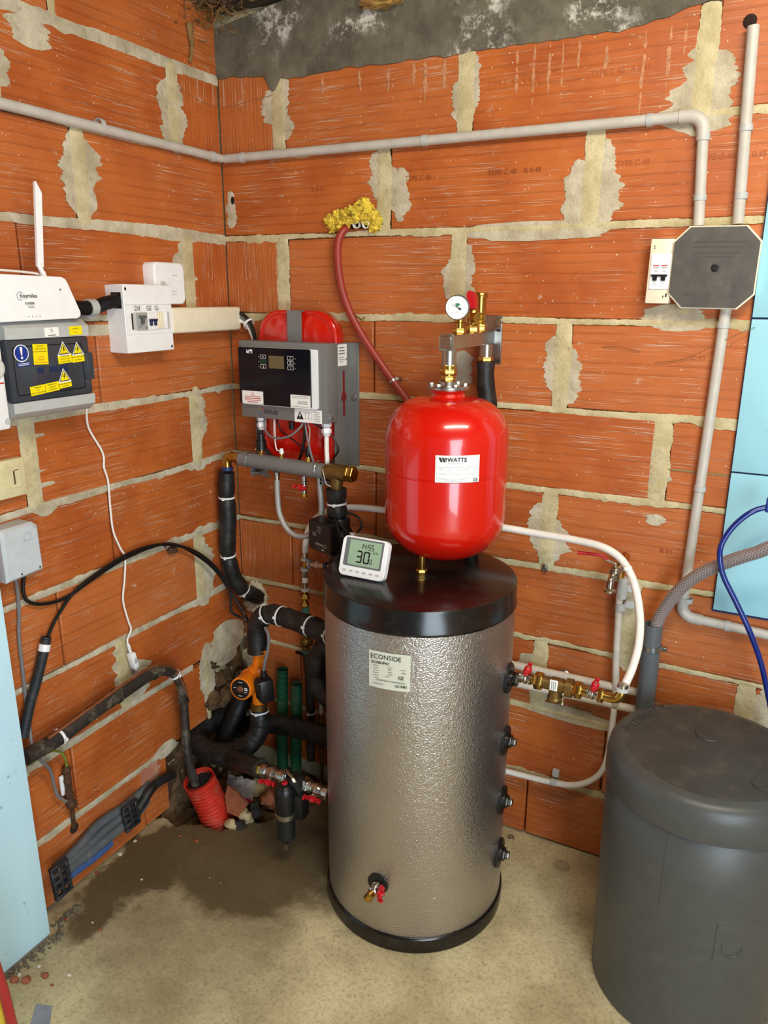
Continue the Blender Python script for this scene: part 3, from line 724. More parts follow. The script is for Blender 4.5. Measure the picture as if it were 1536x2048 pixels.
lines([(-.030 + .0 * i, .0095 - .0058 * i, .010 + .006 * random.random(), .0013) for i in range(6)] + [(.003, .0095, .011, .0013), (.003, -.0012, .010, .0013), (.032, .0068, .012, .0013), (-.001, -.0125, .006, .0013), (-.006, -.0125, .003, .0026)], Ml, INKG, LB, z=.0016, bend=RT)
lines([(.014 + .0023 * i, -.0325, random.choice([.0008, .0013, .0018]), .006) for i in range(12)], Ml, INK, LB, z=.0014, bend=RT)
# side ports, right hand side of the tank
for i, z in enumerate((.662, .497, .330, .176)):
    M, d = tcyl(3.0, z); e = MB(); e.lathe([(.036, -.006), (.0365, .003), (.034, .006), (.018, .007)], M, 36); r_ = e.build('port_rosette', BLACKPL, T)
    p = M.translation
    if i == 0:
        e = MB(); e.lathe([(.019, .004), (.019, .012), (.012, .013)], M, 20); e.hexn(p + d * .012, p + d * .024, .0165); e.build('port_union', M_('dark_chrome', (92, 88, 84), .3, metal=1.0), r_)
    else:
        e = MB(); e.lathe([(.020, .005), (.020, .010), (.012, .011)], M, 20); e.hexn(p + d * .010, p + d * .017, .0165); e.build('port_washer', M_('dark_chrome', (92, 88, 84), .3, metal=1.0), r_)
        e = MB(); e.hexn(p + d * .017, p + d * .027, .0105); e.build('plug', M_('dull_steel', (150, 148, 140), .35, metal=1.0), r_)
# drain cock
M, d = tcyl(-87.5, .182); e = MB(); e.lathe([(.026, -.004), (.0265, .002), (.024, .0035), (.012, .004)], M, 32); r_ = e.build('port_rosette', BLACKPL, T)
p = M.translation; q = p + d * .016
ball_valve(r_, q - d * .012, q + d * .018, .011, (0.9, -0.25, -0.1), hw=.021, name='drain_valve')
e = MB(); a_ = q + d * .015; bq = a_ + d * .008 + Vector((-.006, 0, -.010)); e.tube([a_, a_ + d * .008, bq], .0095, 14); e.cyl(bq, bq + Vector((-.002, -.002, -.006)), .0105, 14); e.build('drain_outlet', BRASS, r_)
# brass pocket on the lid
p = Vector((0.7944, -0.3275, 0.8860)); e = MB(); e.lathe([(.034, -.001), (.033, .0012), (.012, .0016)], Matrix.Translation(p), 32); e.build('lid_rosette', BLACKPL, LID)
e = MB(); e.hexn(p + Vector((0, 0, .001)), p + Vector((0, 0, .013)), .0135); e.lathe([(.0105, .013), (.0105, .018), (.008, .019), (.008, .052), (.006, .054)], Matrix.Translation(p), 18); e.build('brass_pocket', BRASS, LID)

# ================================================================== room thermostat on the lid
TH = thing('thermostat', (0.682, -0.425, .886), 'white digital thermostat showing 14:55 and 30.0 leaning on the black tank lid', 'thermostat')
M = FR((0.684, -0.413, .934), (1, 0.02, -0.012), (0.10, 0.33, 0.93)) 
e = MB(); e.prism(rrect(.118, .093, .013, 6), -.020, -.003, M, True); e.prism(rrect(.115, .090, .012, 6), -.003, .0, M, True); e.build('case', WHITEPL, TH)
e = MB(); e.prism(rrect(.098, .066, .003, 3, 0, .010), -.001, .0006, M); BZ = e.build('display_bezel', M_('grey_bezel', (104, 110, 112), .25, coat=.3), TH)
e = MB(); e.prism(rrect(.082, .058, .002, 3, .003, .010), 0, .0010, M); e.build('display', LCD, BZ)
SEG = {'0': 'abcdef', '1': 'bc', '3': 'abgcd', '4': 'fgbc', '5': 'afgcd'}
def seven(s, x, y, h, M, parent, th=0.12, gap=0.35):
    e = MB(); w_ = h * .48; t = h * th
    for ch in s:
        if ch == ':':
            for q in (.3, .7): e.box((x, y + h * q, .0012), (t, t, .0004), M)
            x += h * .22; continue
        if ch == '.': e.box((x, y + t * .5, .0012), (t, t, .0004), M); x += h * .2; continue
        R = {'a': (x + w_ / 2, y + h, w_, t), 'd': (x + w_ / 2, y, w_, t), 'g': (x + w_ / 2, y + h / 2, w_, t), 'f': (x, y + h * .75, t, h * .46), 'b': (x + w_, y + h * .75, t, h * .46), 'e': (x, y + h * .25, t, h * .46), 'c': (x + w_, y + h * .25, t, h * .46)}
        for k in SEG[ch]: q = R[k]; e.box((q[0], q[1], .0012), (q[2], q[3], .0004), M)
        x += w_ + h * gap * .55
    return e.build('digits', LCDINK, parent)
seven('14:55', -.010, .020, .012, M, BZ, .13, .45); seven('30', -.0155, -.011, .025, M, BZ, .14, .5); seven('.', .015, -.011, .012, M, BZ, .2); seven('0', .019, -.011, .010, M, BZ, .13)
text('°C', .006, M @ Matrix.Translation((.014, .012, .0012)), LCDINK, BZ, depth=.0001)
for x in (.027, .034): e = MB(); e.lathe([(.0016, .0012), (.0026, .0012)], M @ Matrix.Translation((x, .015, 0)), 12, cap=False); e.build('icon', LCDINK, BZ)
for i in range(6):
    e = MB(); e.prism(rrect(.012, .006, .002, 2, -.043 + .0172 * i, -.034), 0, .0004, M); bt = e.build('button', M_('pale_button', (214, 214, 210), .4), TH)
    e = MB(); e.lathe([(.0010, .0006), (.0017, .0006)], M @ Matrix.Translation((-.043 + .0172 * i, -.034, 0)), 8, cap=False); e.build('button_mark', INKG, bt)

# ================================================================== red expansion vessel with its manifold
VX, VY = 0.817, -0.25; MV = Matrix.Translation((VX, VY, 0)); RV = .1425
V_ = thing('expansion_vessel', (VX, VY, 0.912), 'glossy red cylindrical expansion vessel hanging above the black tank lid', 'vessel')
prof = []
for i in range(13):
    t = PI / 2 * i / 12; prof.append((max(0.0, .085 * math.sin(t) ** 1 + (RV - .085) * math.sin(t) ** .8), .912 + .105 * (1 - math.cos(t))))
prof += [(RV, 1.10), (RV, 1.1265), (RV - .0018, 1.1280), (RV - .0018, 1.1296), (RV, 1.131), (RV, 1.20)]
for i in range(1, 13):
    t = PI / 2 * i / 12; prof.append((.045 + (RV - .045) * math.cos(t) ** .85, 1.20 + .095 * math.sin(t)))
prof += [(.040, 1.297), (.037, 1.305), (.040, 1.312)]
e = MB(); e.lathe(prof, MV, 72); e.build('shell', REDPAINT, V_)
e = MB(); e.lathe([(.03, 1.312), (.046, 1.3125), (.0475, 1.315), (.0475, 1.320), (.046, 1.3215), (.018, 1.322), (.016, 1.330), (.013, 1.331)], MV, 40); FLG = e.build('flange', ZINC, V_)
for k in range(6):
    a = 2 * PI * k / 6 + .3; p = Vector((VX + .038 * math.cos(a), VY + .038 * math.sin(a), 1.3215)); e = MB(); e.hexn(p, p + Vector((0, 0, .006)), .0062); e.build('bolt', ZINC, FLG)
av = -57.0; a = math.radians(av); Mv = FR((VX + RV * math.cos(a), VY + RV * math.sin(a), 1.158), (-math.sin(a), math.cos(a), 0), (0, 0, 1))
LB = bent_label(Mv, .098, .060, RV, LABELW, V_, 'rating_label', z=.0008)
text('WATTS', .0125, Mv @ Matrix.Translation((-.0235, .0205, .0012)), INK, LB, depth=.0001, bold=.0004, bend=None)
lo = MB()
for k in range(3):
    x = -.0425 + .0065 * k; lo.add([(math.sin(q / RV) * (RV + .0014), y, math.cos(q / RV) * (RV + .0014) - RV) for q, y in ((x, .0255), (x + .0052, .0255), (x + .0098, .0155), (x + .0048, .0155))] if k < 2 else [(math.sin(q / RV) * (RV + .0014), y, math.cos(q / RV) * (RV + .0014) - RV) for q, y in ((x, .0255), (x + .0050, .0255), (x + .0040, .0155), (x + .0030, .0190))], [(0, 1, 2, 3)], Mv)
lo.build('emblem', INK, LB)
lines([(0, .0285, .093, .0005), (0, -.0285, .093, .0005), (-.0465, 0, .0005, .057), (.0465, 0, .0005, .057), (0, .005, .093, .0006), (0, -.009, .093, .0006), (0, -.020, .093, .0006), (-.026, -.002, .0005, .014), (-.008, -.002, .0005, .014), (.010, -.002, .0005, .014), (.030, -.002, .0005, .014), (-.014, -.0145, .0005, .011), (.014, -.0145, .0005, .011)], Mv, INKLG, LB, z=.0013, bend=RV)
lines([(-.005, .0128, .034, .0012)] + [(-.036 + .0185 * i, .001, .010, .0008) for i in range(5)] + [(-.036 + .0185 * i, -.002, .008, .0008) for i in range(5)] + [(-.030 + .03 * i, -.012, .016, .0008) for i in range(3)] + [(-.01, -.0232, .05, .0009), (-.01, -.026, .04, .0009)], Mv, INKLG, LB, z=.0013, bend=RV)
text('CE', .0085, Mv @ Matrix.Translation((.034, -.0245, -.0020)), INK, LB, depth=.0001, bold=.0002)
# manifold
MF = thing('safety_manifold', (0.826, 0.0, 1.36), 'stainless wall arm with pressure gauge and brass safety valve above the red vessel', 'manifold')
zA = 1.418; wA = .032
e = MB(); e.box((.826, -.0025, 1.412), (.058, .005, .118), I4, .0015, 1); pl_ = e.build('wall_plate', ZINC, MF)
e = MB(); e.hexn((.846, -.005, 1.454), (.846, -.013, 1.454), .010); e.build('bolt', ZINC, pl_)
e = MB(); e.box((.846, -.0052, 1.435), (.010, .001, .006)); e.build('slot', BLACKPL, pl_)
e = MB(); e.box((.820, -.139, zA), (wA, .268, wA), I4, .003, 2); e.build('arm', STEEL, MF)
e = MB(); e.box((.820, -.2755, zA), (wA + .004, .006, wA + .004), I4, .0025, 2); e.box((.820, -.279, zA), (wA - .006, .002, wA - .006), I4, .001, 1); e.build('arm_end_cap', STEEL, MF)
e = MB(); e.lathe([(.0165, 1.365), (.0165, 1.403)], MV, 24); e.build('drop_socket', STEEL, MF)
e = MB(); e.lathe([(.013, 1.331), (.0135, 1.342)], MV, 6, False); e.lathe([(.012, 1.340), (.012, 1.352), (.017, 1.353), (.018, 1.366), (.012, 1.367)], MV, 20); e.hexn((VX, VY, 1.331), (VX, VY, 1.343), .0165); e.hexn((VX, VY, 1.347), (VX, VY, 1.359), .0195); e.hexn((VX, VY, 1.363), (VX, VY, 1.369), .018); e.build('union', BRASS, MF)
xb, yb = .832, -.050
MBk = Matrix.Translation((xb, yb, 0))
e = MB(); e.lathe([(.0150, 1.372), (.0155, 1.403)], MBk, 22); e.build('rear_socket', STEEL, MF)
e = MB(); e.hexn((xb, yb, 1.360), (xb, yb, 1.373), .0185); e.build('rear_nut', BRASS, MF)
# gauge
gc = Vector((0.8276, -0.2350, 1.4924)); e = MB(); Mg = FR(gc, (0.93, 0.36, 0), (0, 0.0, 1)); gd = Vector((Mg[0][2], Mg[1][2], Mg[2][2]))
e.lathe([(.012, -.034), (.024, -.032), (.026, -.026), (.026, -.006)], Mg, 32); G = e.build('gauge_case', BLACKPL, MF)
e = MB(); e.lathe([(.0262, -.010), (.0272, -.006), (.0272, .000), (.0255, .0018), (.0242, .0015)], Mg, 40, cap=False); e.build('gauge_rim', ZINC, G)
e = MB(); e.lathe([(.0248, -.001), (.0248, .0)], Mg, 32); D = e.build('dial', LABELW, G)
tk = MB()
for k in range(41):
    a = math.radians(225 - 270 * k / 40); L = .0032 if k % 5 == 0 else .0018
    tk.box((0, 0, 0), (L, .0004, .0002), Mg @ Matrix.Translation((math.cos(a) * (.0215 - L / 2), math.sin(a) * (.0215 - L / 2), .0003)) @ Matrix.Rotation(a, 4, 'Z'))
tk.build('scale_marks', INK, D)
e = MB(); e.flat([(0.002 * math.cos(t), .002 * math.sin(t)) for t in (math.radians(130), math.radians(50))] + [(.0095 * math.cos(math.radians(t)), .0095 * math.sin(math.radians(t))) for t in (50, 65, 80, 95, 110, 125, 130)], .0004, Mg); e.build('green_sector', GREENINK, D)
a = math.radians(150); e = MB(); e.prism([(math.cos(a) * .019, math.sin(a) * .019), (math.cos(a + 1.57) * .0008, math.sin(a + 1.57) * .0008), (-math.cos(a) * .009 + math.cos(a + 1.57) * .003, -math.sin(a) * .009 + math.sin(a + 1.57) * .003), (-math.cos(a) * .009 - math.cos(a + 1.57) * .003, -math.sin(a) * .009 - math.sin(a + 1.57) * .003), (-math.cos(a + 1.57) * .0008, -math.sin(a + 1.57) * .0008)], .0006, .0010, Mg); e.build('needle', INK, D)
text('bar', .0042, Mg @ Matrix.Translation((0, -.0095, .0004)), INKR, D, align='CENTER', depth=.0001)
for k, s in enumerate('0123456'):
    a = math.radians(225 - 270 * k / 6); text(s, .0036, Mg @ Matrix.Translation((math.cos(a) * .0165, math.sin(a) * .0165, .0004)), INK, D, align='CENTER', depth=.0001)
# brass bodies on the arm
e = MB(); e.hexn((.822, -.205, 1.434), (.822, -.205, 1.447), .0155); e.lathe([(.010, 1.447), (.010, 1.458), (.013, 1.460), (.013, 1.480), (.008, 1.486)], Matrix.Translation((.822, -.205, 0)), 18); e.cyl((.822, -.205, 1.473), gc - gd * .030, .009, 14); e.build('gauge_stop', BRASS, MF)
e = MB(); e.hexn((.825, -.130, 1.434), (.825, -.130, 1.452), .0165); e.lathe([(.012, 1.45), (.014, 1.455), (.016, 1.475), (.014, 1.485), (.010, 1.49)], Matrix.Translation((.825, -.130, 0)), 20); e.tube([(.825, -.13, 1.468), (.845, -.150, 1.468)], .013, 18); e.lathe([(.0135, 0), (.0135, .010), (.0100, .010), (.0095, .002)], AX((.842, -.147, 1.468), (.02, -.02, 0)), 20, cap=False); SVB = e.build('safety_valve_body', BRASS, MF)
e = MB(); e.hexn((.822, -.075, 1.434), (.822, -.075, 1.452), .0175); e.lathe([(.013, 1.452), (.013, 1.472), (.0135, 1.476), (.0135, 1.512), (.017, 1.513), (.0175, 1.523), (.016, 1.525)], Matrix.Translation((.822, -.075, 0)), 20); e.build('air_vent', BRASS, MF)
e = MB(); e.prism([(-.008, 0), (.010, 0), (.009, .018), (.004, .036), (-.006, .040), (-.010, .034)], -.011, .011, FR((.822, -.132, 1.489), (1, 0, 0), (0, 0, 1))); e.build('red_cap', REDPL, MF)
# insulated pipe behind the vessel
o = thing('rear_insulated_pipe', (xb, yb, .8), 'black foam-wrapped pipe dropping behind the red vessel from the steel arm', 'pipe')
hose(o, [(xb, yb, 1.361), (xb + .002, yb, 1.31), (xb + .010, yb, 1.25), (xb + .002, yb, 1.18), (xb, yb, 1.06), (xb - .01, yb, .95), (xb - .03, yb - .002, .82)], .0225, bulge=.12, seed=2.2)

# ================================================================== electric back-up heater group on the back wall
H = thing('heater_module', (0.28, -0.002, 0.94), 'grey wall heater module with black glass control panel and red flat vessel behind it', 'heater')
# bracket
e = MB()
for x0, x1 in ((.408, .446), (.105, .143)): e.box(((x0 + x1) / 2, -.003, 1.22), (x1 - x0, .004, .345), I4, .001, 1)
e.box((.410, -.040, 1.22), (.003, .074, .345)); e.box((.141, -.040, 1.22), (.003, .074, .345)); e.box((.275, -.004, 1.22), (.27, .003, .345))
BR = e.build('bracket', GREYMET, H)
e = MB(); e.hexn((.433, -.005, 1.243), (.433, -.011, 1.243), .008); e.build('bolt', ZINC, BR)
Ms = FR((.4118, -.036, 1.36), (0, 1, 0), (0, 0, 1))
e = MB(); e.prism(rrect(.048, .058, .001, 1), 0, .0005, Ms); SL = e.build('side_sticker', LABELW, BR)
lines([(-.005, .020, .030, .003), (-.004, .012, .032, .003), (-.004, .004, .034, .003), (-.006, -.006, .03, .0015), (-.006, -.012, .028, .0015), (-.006, -.018, .018, .0015), (.019, -.012, .006, .006)], Ms, INKG, SL, z=.0007)
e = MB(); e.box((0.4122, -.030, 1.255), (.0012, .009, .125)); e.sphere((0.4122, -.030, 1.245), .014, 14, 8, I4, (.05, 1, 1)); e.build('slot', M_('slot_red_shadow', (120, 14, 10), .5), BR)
# vessel (flat, rounded rectangle)
Mr = FB((.279, -.045, 1.263)); e = MB()
for z0, z1, s in ((-.035, -.028, .012), (-.028, .018, 0.0), (.018, .030, .006), (.030, .038, .022)): pass
def loft(e, rings, M):
    n = len(rings[0][0]); V = []
    for poly, z in rings: V += [(p[0], p[1], z) for p in poly]
    F = [(j * n + i, j * n + (i + 1) % n, (j + 1) * n + (i + 1) % n, (j + 1) * n + i) for j in range(len(rings) - 1) for i in range(n)]
    e.add(V, F, M, True); e.add(V[:n], [list(range(n))[::-1]], M); e.add(V[-n:], [list(range(n))], M)
R_ = lambda k: rrect(.258 - 2 * k, .428 - 2 * k, .072 - k * .6, 8)
loft(e, [(R_(.022), -.036), (R_(.006), -.033), (R_(.001), -.024), (R_(0), .004), (R_(.0), .012), (R_(.004), .016), (R_(.010), .016), (R_(.014), .014), (R_(.02), .016), (R_(.034), .022), (R_(.06), .025)], Mr)
e.build('flat_vessel', REDPAINT, H)
e = MB(); e.box((.284, -.0755, 1.432), (.046, .003, .090), I4); e.box((.284, -.045, 1.4755), (.046, .062, .003)); e.build('vessel_strap', GREYMET, H)
# control box
bx0, bx1, bz0, bz1, fy = .132, .419, 1.183, 1.395, -.130
e = MB(); e.box(((bx0 + bx1) / 2, -.102, (bz0 + bz1) / 2), (bx1 - bx0, .056, bz1 - bz0), I4, .0025, 2); BX = e.build('control_box', GREYMET, H)
e = MB(); e.box((bx0 - .004, -.105, 1.197), (.010, .03, .030), I4, .002, 1); e.build('hinge_tab', GREYMET, BX)
e = MB(); e.box((bx1 + .001, -.110, 1.198), (.004, .030, .026), I4, .001, 1); e.build('hinge_tab', GREYMET, BX)
e = MB(); e.lathe([(.004, 0), (.004, .004), (.002, .005)], FR((bx1 + .003, -.112, 1.196), (0, 1, 0), (0, 0, 1)), 10); e.build('screw', ZINC, BX)
Mp = FB((.262, fy - .001, 1.302))
e = MB(); e.prism(rrect(.250, .158, .004, 3, .006, -.002), -.002, .008, Mp); e.build('panel_frame', WHITEPL, BX)
e = MB(); e.prism(rrect(.236, .156, .005, 3, -.004, -.001), .008, .0125, Mp); PN = e.build('glass_panel', BLACKGL, BX)
zt = .0128
Mq = Mp @ Matrix.Translation((0, 0, zt))
e = MB(); e.prism(rrect(.050, .034, .001, 1, .006, .040), 0, .0004, Mq); e.build('display', SCREEN, PN)
for cx in (-.038, .052):
    for j, cy in enumerate((.053, .040, .027)):
        m_ = GREENINK if (cx < 0 and j == 1) else WHITEINK
        e = MB(); a = rrect(.019, .0105, .001, 1, cx, cy); b2 = rrect(.0172, .0088, .0008, 1, cx, cy)
        n = len(a); e.add([(p[0], p[1], .0003) for p in a] + [(p[0], p[1], .0003) for p in b2], [(i, (i + 1) % n, n + (i + 1) % n, n + i) for i in range(n)], Mq); bt = e.build('key', m_, PN)
        e = MB()
        if cx > 0 and j != 1:
            s = 1 if j == 0 else -1; e.add([(cx - .0035, cy - .0015 * s, .0003), (cx, cy + .002 * s, .0003), (cx + .0035, cy - .0015 * s, .0003), (cx, cy + .0005 * s, .0003)], [(0, 1, 2, 3)], Mq)
        elif cx > 0: e.lathe([(.0016, .0003), (.0026, .0003)], Mq @ Matrix.Translation((cx, cy, 0)), 12, cap=False)
        elif j == 0: e.box((cx, cy + .001, .0003), (.006, .0008, .0002), Mq); e.box((cx, cy - .001, .0003), (.006, .0008, .0002), Mq)
        elif j == 1: e.lathe([(.0022, .0003), (.0032, .0003)], Mq @ Matrix.Translation((cx + .002, cy, 0)), 12, cap=False); e.lathe([(0, .0003), (.0016, .0003)], Mq @ Matrix.Translation((cx - .005, cy, 0)), 10)
        else: e.box((cx + .001, cy, .0003), (.0012, .006, .0002), Mq); e.lathe([(0, .0003), (.0014, .0003)], Mq @ Matrix.Translation((cx + .001, cy - .002, 0)), 8)
        e.build('key_icon', m_, bt)
        e = MB(); e.lathe([(.001, .0003), (.002, .0003)], Mq @ Matrix.Translation((cx + (.0155 if cx > 0 else -.0145), cy - .001, 0)), 10, cap=False); e.build('key_lamp', INKG, PN)
e = MB(); e.box((-.083, .066, .0003), (.020, .010, .0002), Mq); e.build('white_mark', WHITEINK, PN)
e = MB(); e.box((-.088, .0695, .0005), (.006, .0035, .0002), Mq); e.box((-.080, .064, .0005), (.009, .004, .0002), Mq); e.build('mark_print', INK, PN)
e = MB(); e.box((-.078, -.060, .0004), (.072, .036, .0006), Mq); SR = e.build('red_text_sticker', LABELW, PN)
tri = lambda s: [(-s, -s * .8), (s, -s * .8), (0, s)]
e = MB(); a = tri(.0062); b2 = tri(.0045); e.add([(p[0] - .078, p[1] - .049, .0009) for p in a] + [(p[0] - .078, p[1] - .0492, .0009) for p in b2], [(i, (i + 1) % 3, 3 + (i + 1) % 3, 3 + i) for i in range(3)], Mq); e.build('warning_triangle', INKR, SR)
lines([(-.078, -.0575, .052, .0016), (-.078, -.0625, .056, .0022), (-.078, -.0675, .054, .0016), (-.078, -.0725, .036, .0022)], Mq, INKR, SR, z=.0009)
e = MB(); e.box((.081, -.062, .0004), (.064, .036, .0006), Mq); SW = e.build('white_text_sticker', LABELW, PN)
lines([(.081, -.0475, .054, .0011), (.081, -.0515, .050, .0011), (.088, -.062, .030, .0020), (.088, -.067, .034, .0018), (.081, -.0755, .052, .0010)], Mq, INKG, SW, z=.0009)
text('intuis', .022, FB((.212, fy - .0006, 1.2035)), M_('dark_logo_grey', (50, 52, 60), .5), BX, depth=.0003, bold=.0002)
ring = [(206, 70, 120), (230, 150, 60), (120, 160, 90), (60, 150, 170), (80, 100, 180), (150, 80, 150)]
for k in range(6):
    e = MB(); e.lathe([(.0072, .0006), (.0095, .0006)], FB((.199, fy - .0006, 1.2040)), 6, cap=False, a0=k * PI / 3 + .1, a1=(k + 1) * PI / 3 - .05); e.build('logo_ring', M_('logo_tint_%d' % k, ring[k], .5), BX)
Mst = FB((.358, fy - .0008, 1.2005)); e = MB(); e.box((0, 0, 0), (.088, .036, .0008), Mst); SB = e.build('warning_sticker', LABELW, BX)
e = MB(); e.flat([(-.038, -.010), (-.014, -.010), (-.026, .012)], .0007, Mst); e.build('triangle', INK, SB)
e = MB(); e.flat([(-.0262, .006), (-.0295, -.001), (-.0266, -.001), (-.0285, -.008), (-.0232, .0006), (-.0258, .0006), (-.0236, .006)], .0010, Mst); e.build('lightning_bolt', WHITEINK, SB)
e = MB()
for sx in (-1, 1): e.tube([Mst @ Vector((.002 + sx * x, y, .0008)) for x, y in ((0, .008), (.006, .0095), (.011, .006), (.011, -.009), (.006, -.006), (0, -.008), (0, .008))], .0005, 4)
e.build('manual_icon', INKG, SB)
lines([(.029, .0125 - .005 * i, .020 - .003 * (i % 2), .0010) for i in range(6)], Mst, INKG, SB, z=.0007)
# cable glands
for gx in (.182, .400):
    e = MB(); p = Vector((gx, -.105, 1.183)); e.hexn(p, p - Vector((0, 0, .012)), .0135); e.lathe([(.011, 0), (.011, .010)], Matrix.Translation(p - Vector((0, 0, .024))), 16); e.hexn(p - Vector((0, 0, .018)), p - Vector((0, 0, .030)), .0135); e.lathe([(.009, 0), (.012, .006)], Matrix.Translation(p - Vector((0, 0, .037))), 16); e.build('cable_gland', WHITEPL, H)
# heater tube
ty, tz = -.125, 1.052; x0, x1 = .118, .405
e = MB(); e.cyl((x0, ty, tz + .006), (x1, ty, tz - .002), .0215, 28); TU = e.build('heater_tube', GREYMET, H)
for gx in (.150, .385):
    e = MB(); e.tube([(gx, ty + .024 * math.cos(t), tz + .002 + .0245 * math.sin(t)) for t in [PI * (-.25 + i / 12 * 1.5) for i in range(13)]], .0020, 6); e.build('u_bolt', ZINC, TU)
for gx in (.150, .392):
    e = MB(); e.prism([(0, 0), (-.075, -.055), (-.075, -.062), (.005, -.03)], -.002, .002, FR((gx, -.105, 1.045), (0, -1, 0), (0, 0, 1))); e.box((gx, -.06, 1.022), (.004, .12, .03)); e.box((gx + .01, -.105, 1.020), (.03, .035, .003)); e.build('tube_bracket', GREYMET, H)
# brass left end + elbow
e = MB(); e.hexn((x0, ty, tz + .006), (x0 - .016, ty, tz + .006), .0195); e.cyl((x0 - .016, ty, tz + .006), (x0 - .030, ty, tz + .007), .0155, 18); e.tube(smooth_path([(x0 - .028, ty, tz + .007), (x0 - .044, ty, tz + .006), (x0 - .052, ty, tz - .004), (x0 - .053, ty, tz - .024)], 6), .0135, 18); e.lathe([(.016, 0), (.016, .008)], AX((x0 - .030, ty, tz + .007), (-1, 0, 0)), 18); e.build('brass_elbow', BRASS, H)
# brass tee right
e = MB(); e.cyl((x1 - .002, ty, tz - .001), (x1 + .018, ty, tz), .0185, 22); e.cyl((x1 + .012, ty, tz), (x1 + .070, ty, tz), .0225, 24); e.cyl((x1 + .040, ty, tz), (x1 + .036, ty, tz - .048), .0185, 20, .0165); TE = e.build('brass_tee', BRONZE, H)
e = MB(); e.hexn((x1 + .070, ty, tz), (x1 + .078, ty, tz), .0225); e.hexn((x1 + .078, ty, tz), (x1 + .094, ty, tz), .0235); e.build('brass_plug', BRASS, TE)
e = MB(); e.tube(smooth_path([(x1 + .006, ty - .022, tz + .01), (x1 + .012, ty - .023, tz - .012), (x1 + .016, ty - .02, tz - .03), (x1 + .03, ty - .018, tz - .038)], 5), .0009, 6); e.build('tie_wire', CABLEW, TE)
# small fittings on top of the tube
def stub(x, m_top, h1, r1, name, h0=.014):
    p = Vector((x, ty, tz + .018)); e = MB(); e.hexn(p, p + Vector((0, 0, h0)), .0085); e.cyl(p + Vector((0, 0, h0)), p + Vector((0, 0, h0 + .006)), .006, 12); s_ = e.build('brass_nipple', BRASS, TU)
    e = MB(); e.lathe([(r1 * .8, 0), (r1, .003), (r1, h1 * .6), (r1 * .75, h1 * .62), (r1 * .75, h1)], Matrix.Translation(p + Vector((0, 0, h0 + .005))), 18); e.build(name, m_top, s_); return p
stub(.192, BLACKPL, .048, .0155, 'thermal_cutout'); stub(.262, WHITEPL, .016, .0065, 'sensor_plug', .010); stub(.352, BLACKPL, .028, .0095, 'pressure_sensor', .012)
e = MB(); e.tube([(.178, ty - .012, tz + .041), (.205, ty - .012, tz + .041)], .0010, 5); e.build('tag_wire', WHITEPL, TU)
# wiring under the box
W_ = lambda pts, r, m_, nm: pipe(H, pts, r, m_, nm, 8, 7)
W_([(.400, -.105, 1.148), (.400, -.106, 1.11), (.402, -.108, 1.075), (.392, -.10, 1.05)], .0065, CABLEW, 'white_cable')
W_([(.206, -.115, 1.184), (.215, -.132, 1.150), (.250, -.140, 1.132), (.30, -.138, 1.142), (.33, -.128, 1.168), (.335, -.118, 1.184)], .0030, CABLEG, 'grey_cable')
W_([(.235, -.118, 1.184), (.242, -.130, 1.14), (.247, -.13, 1.10), (.256, -.128, 1.095), (.262, -.125, 1.092)], .0010, CABLEW, 'white_wire'); W_([(.238, -.118, 1.184), (.246, -.130, 1.13), (.250, -.13, 1.098), (.262, -.126, 1.094)], .0010, CABLEW, 'white_wire')
W_([(.24, -.115, 1.184), (.262, -.120, 1.15), (.31, -.125, 1.125), (.35, -.125, 1.10)], .0022, CABLEB, 'black_wire')
W_([(.335, -.112, 1.184), (.330, -.11, 1.13), (.310, -.10, 1.08), (.285, -.085, 1.055)], .0042, CABLEB, 'black_cable')
W_([(.338, -.118, 1.184), (.352, -.128, 1.14), (.366, -.13, 1.09), (.37, -.115, 1.05)], .0030, CABLEG, 'grey_wire')
W_([(.345, -.118, 1.184), (.36, -.127, 1.16), (.355, -.127, 1.12), (.352, -.125, 1.10)], .0016, INKLG, 'sensor_wire')
W_([(.352, -.112, 1.184), (.40, -.09, 1.15), (.425, -.085, 1.11), (.405, -.075, 1.08)], .0026, CABLEB, 'black_wire')
e = MB(); e.cyl((.272, -.085, 1.172), (.272, -.085, 1.150), .008, 12); e.build('vessel_stud', BLACKPL, H)
# flexible steel hose and drain valve below
e = MB(); e.hexn((.243, ty, tz - .020), (.243, ty, tz - .032), .0085); e.cyl((.243, ty, tz - .03), (.243, ty, tz - .046), .0078, 14); e.build('hose_fitting', NICKEL, H)
e = MB(); e.cyl((.372, ty + .02, tz - .02), (.372, ty + .02, tz - .05), .0075, 14); e.build('hose_fitting', NICKEL, H)
hp = smooth_path([(.243, ty, tz - .044), (.243, ty, tz - .10), (.250, ty - .002, tz - .145), (.275, ty - .004, tz - .185), (.308, ty - .002, tz - .202), (.345, ty + .004, tz - .195), (.372, ty + .012, tz - .16), (.380, ty + .018, tz - .115), (.374, ty + .02, tz - .045)], 8)
e = MB(); e.tube(hp, .0085, 14); e.build('steel_braided_hose', WIREGREY, H)
p = Vector((.335, ty, tz - .022)); e = MB(); e.cyl(p, p - Vector((0, 0, .018)), .008, 14); e.build('drain_neck', NICKEL, H)
v = ball_valve(H, p - Vector((0, 0, .014)), p - Vector((0, 0, .050)), .0095, (-.25, -1, 0.1), hw=.022, name='drain_valve')
e = MB(); e.hexn(p - Vector((0, 0, .048)), p - Vector((0, 0, .062)), .0075); e.build('drain_tip', BRASS, v)

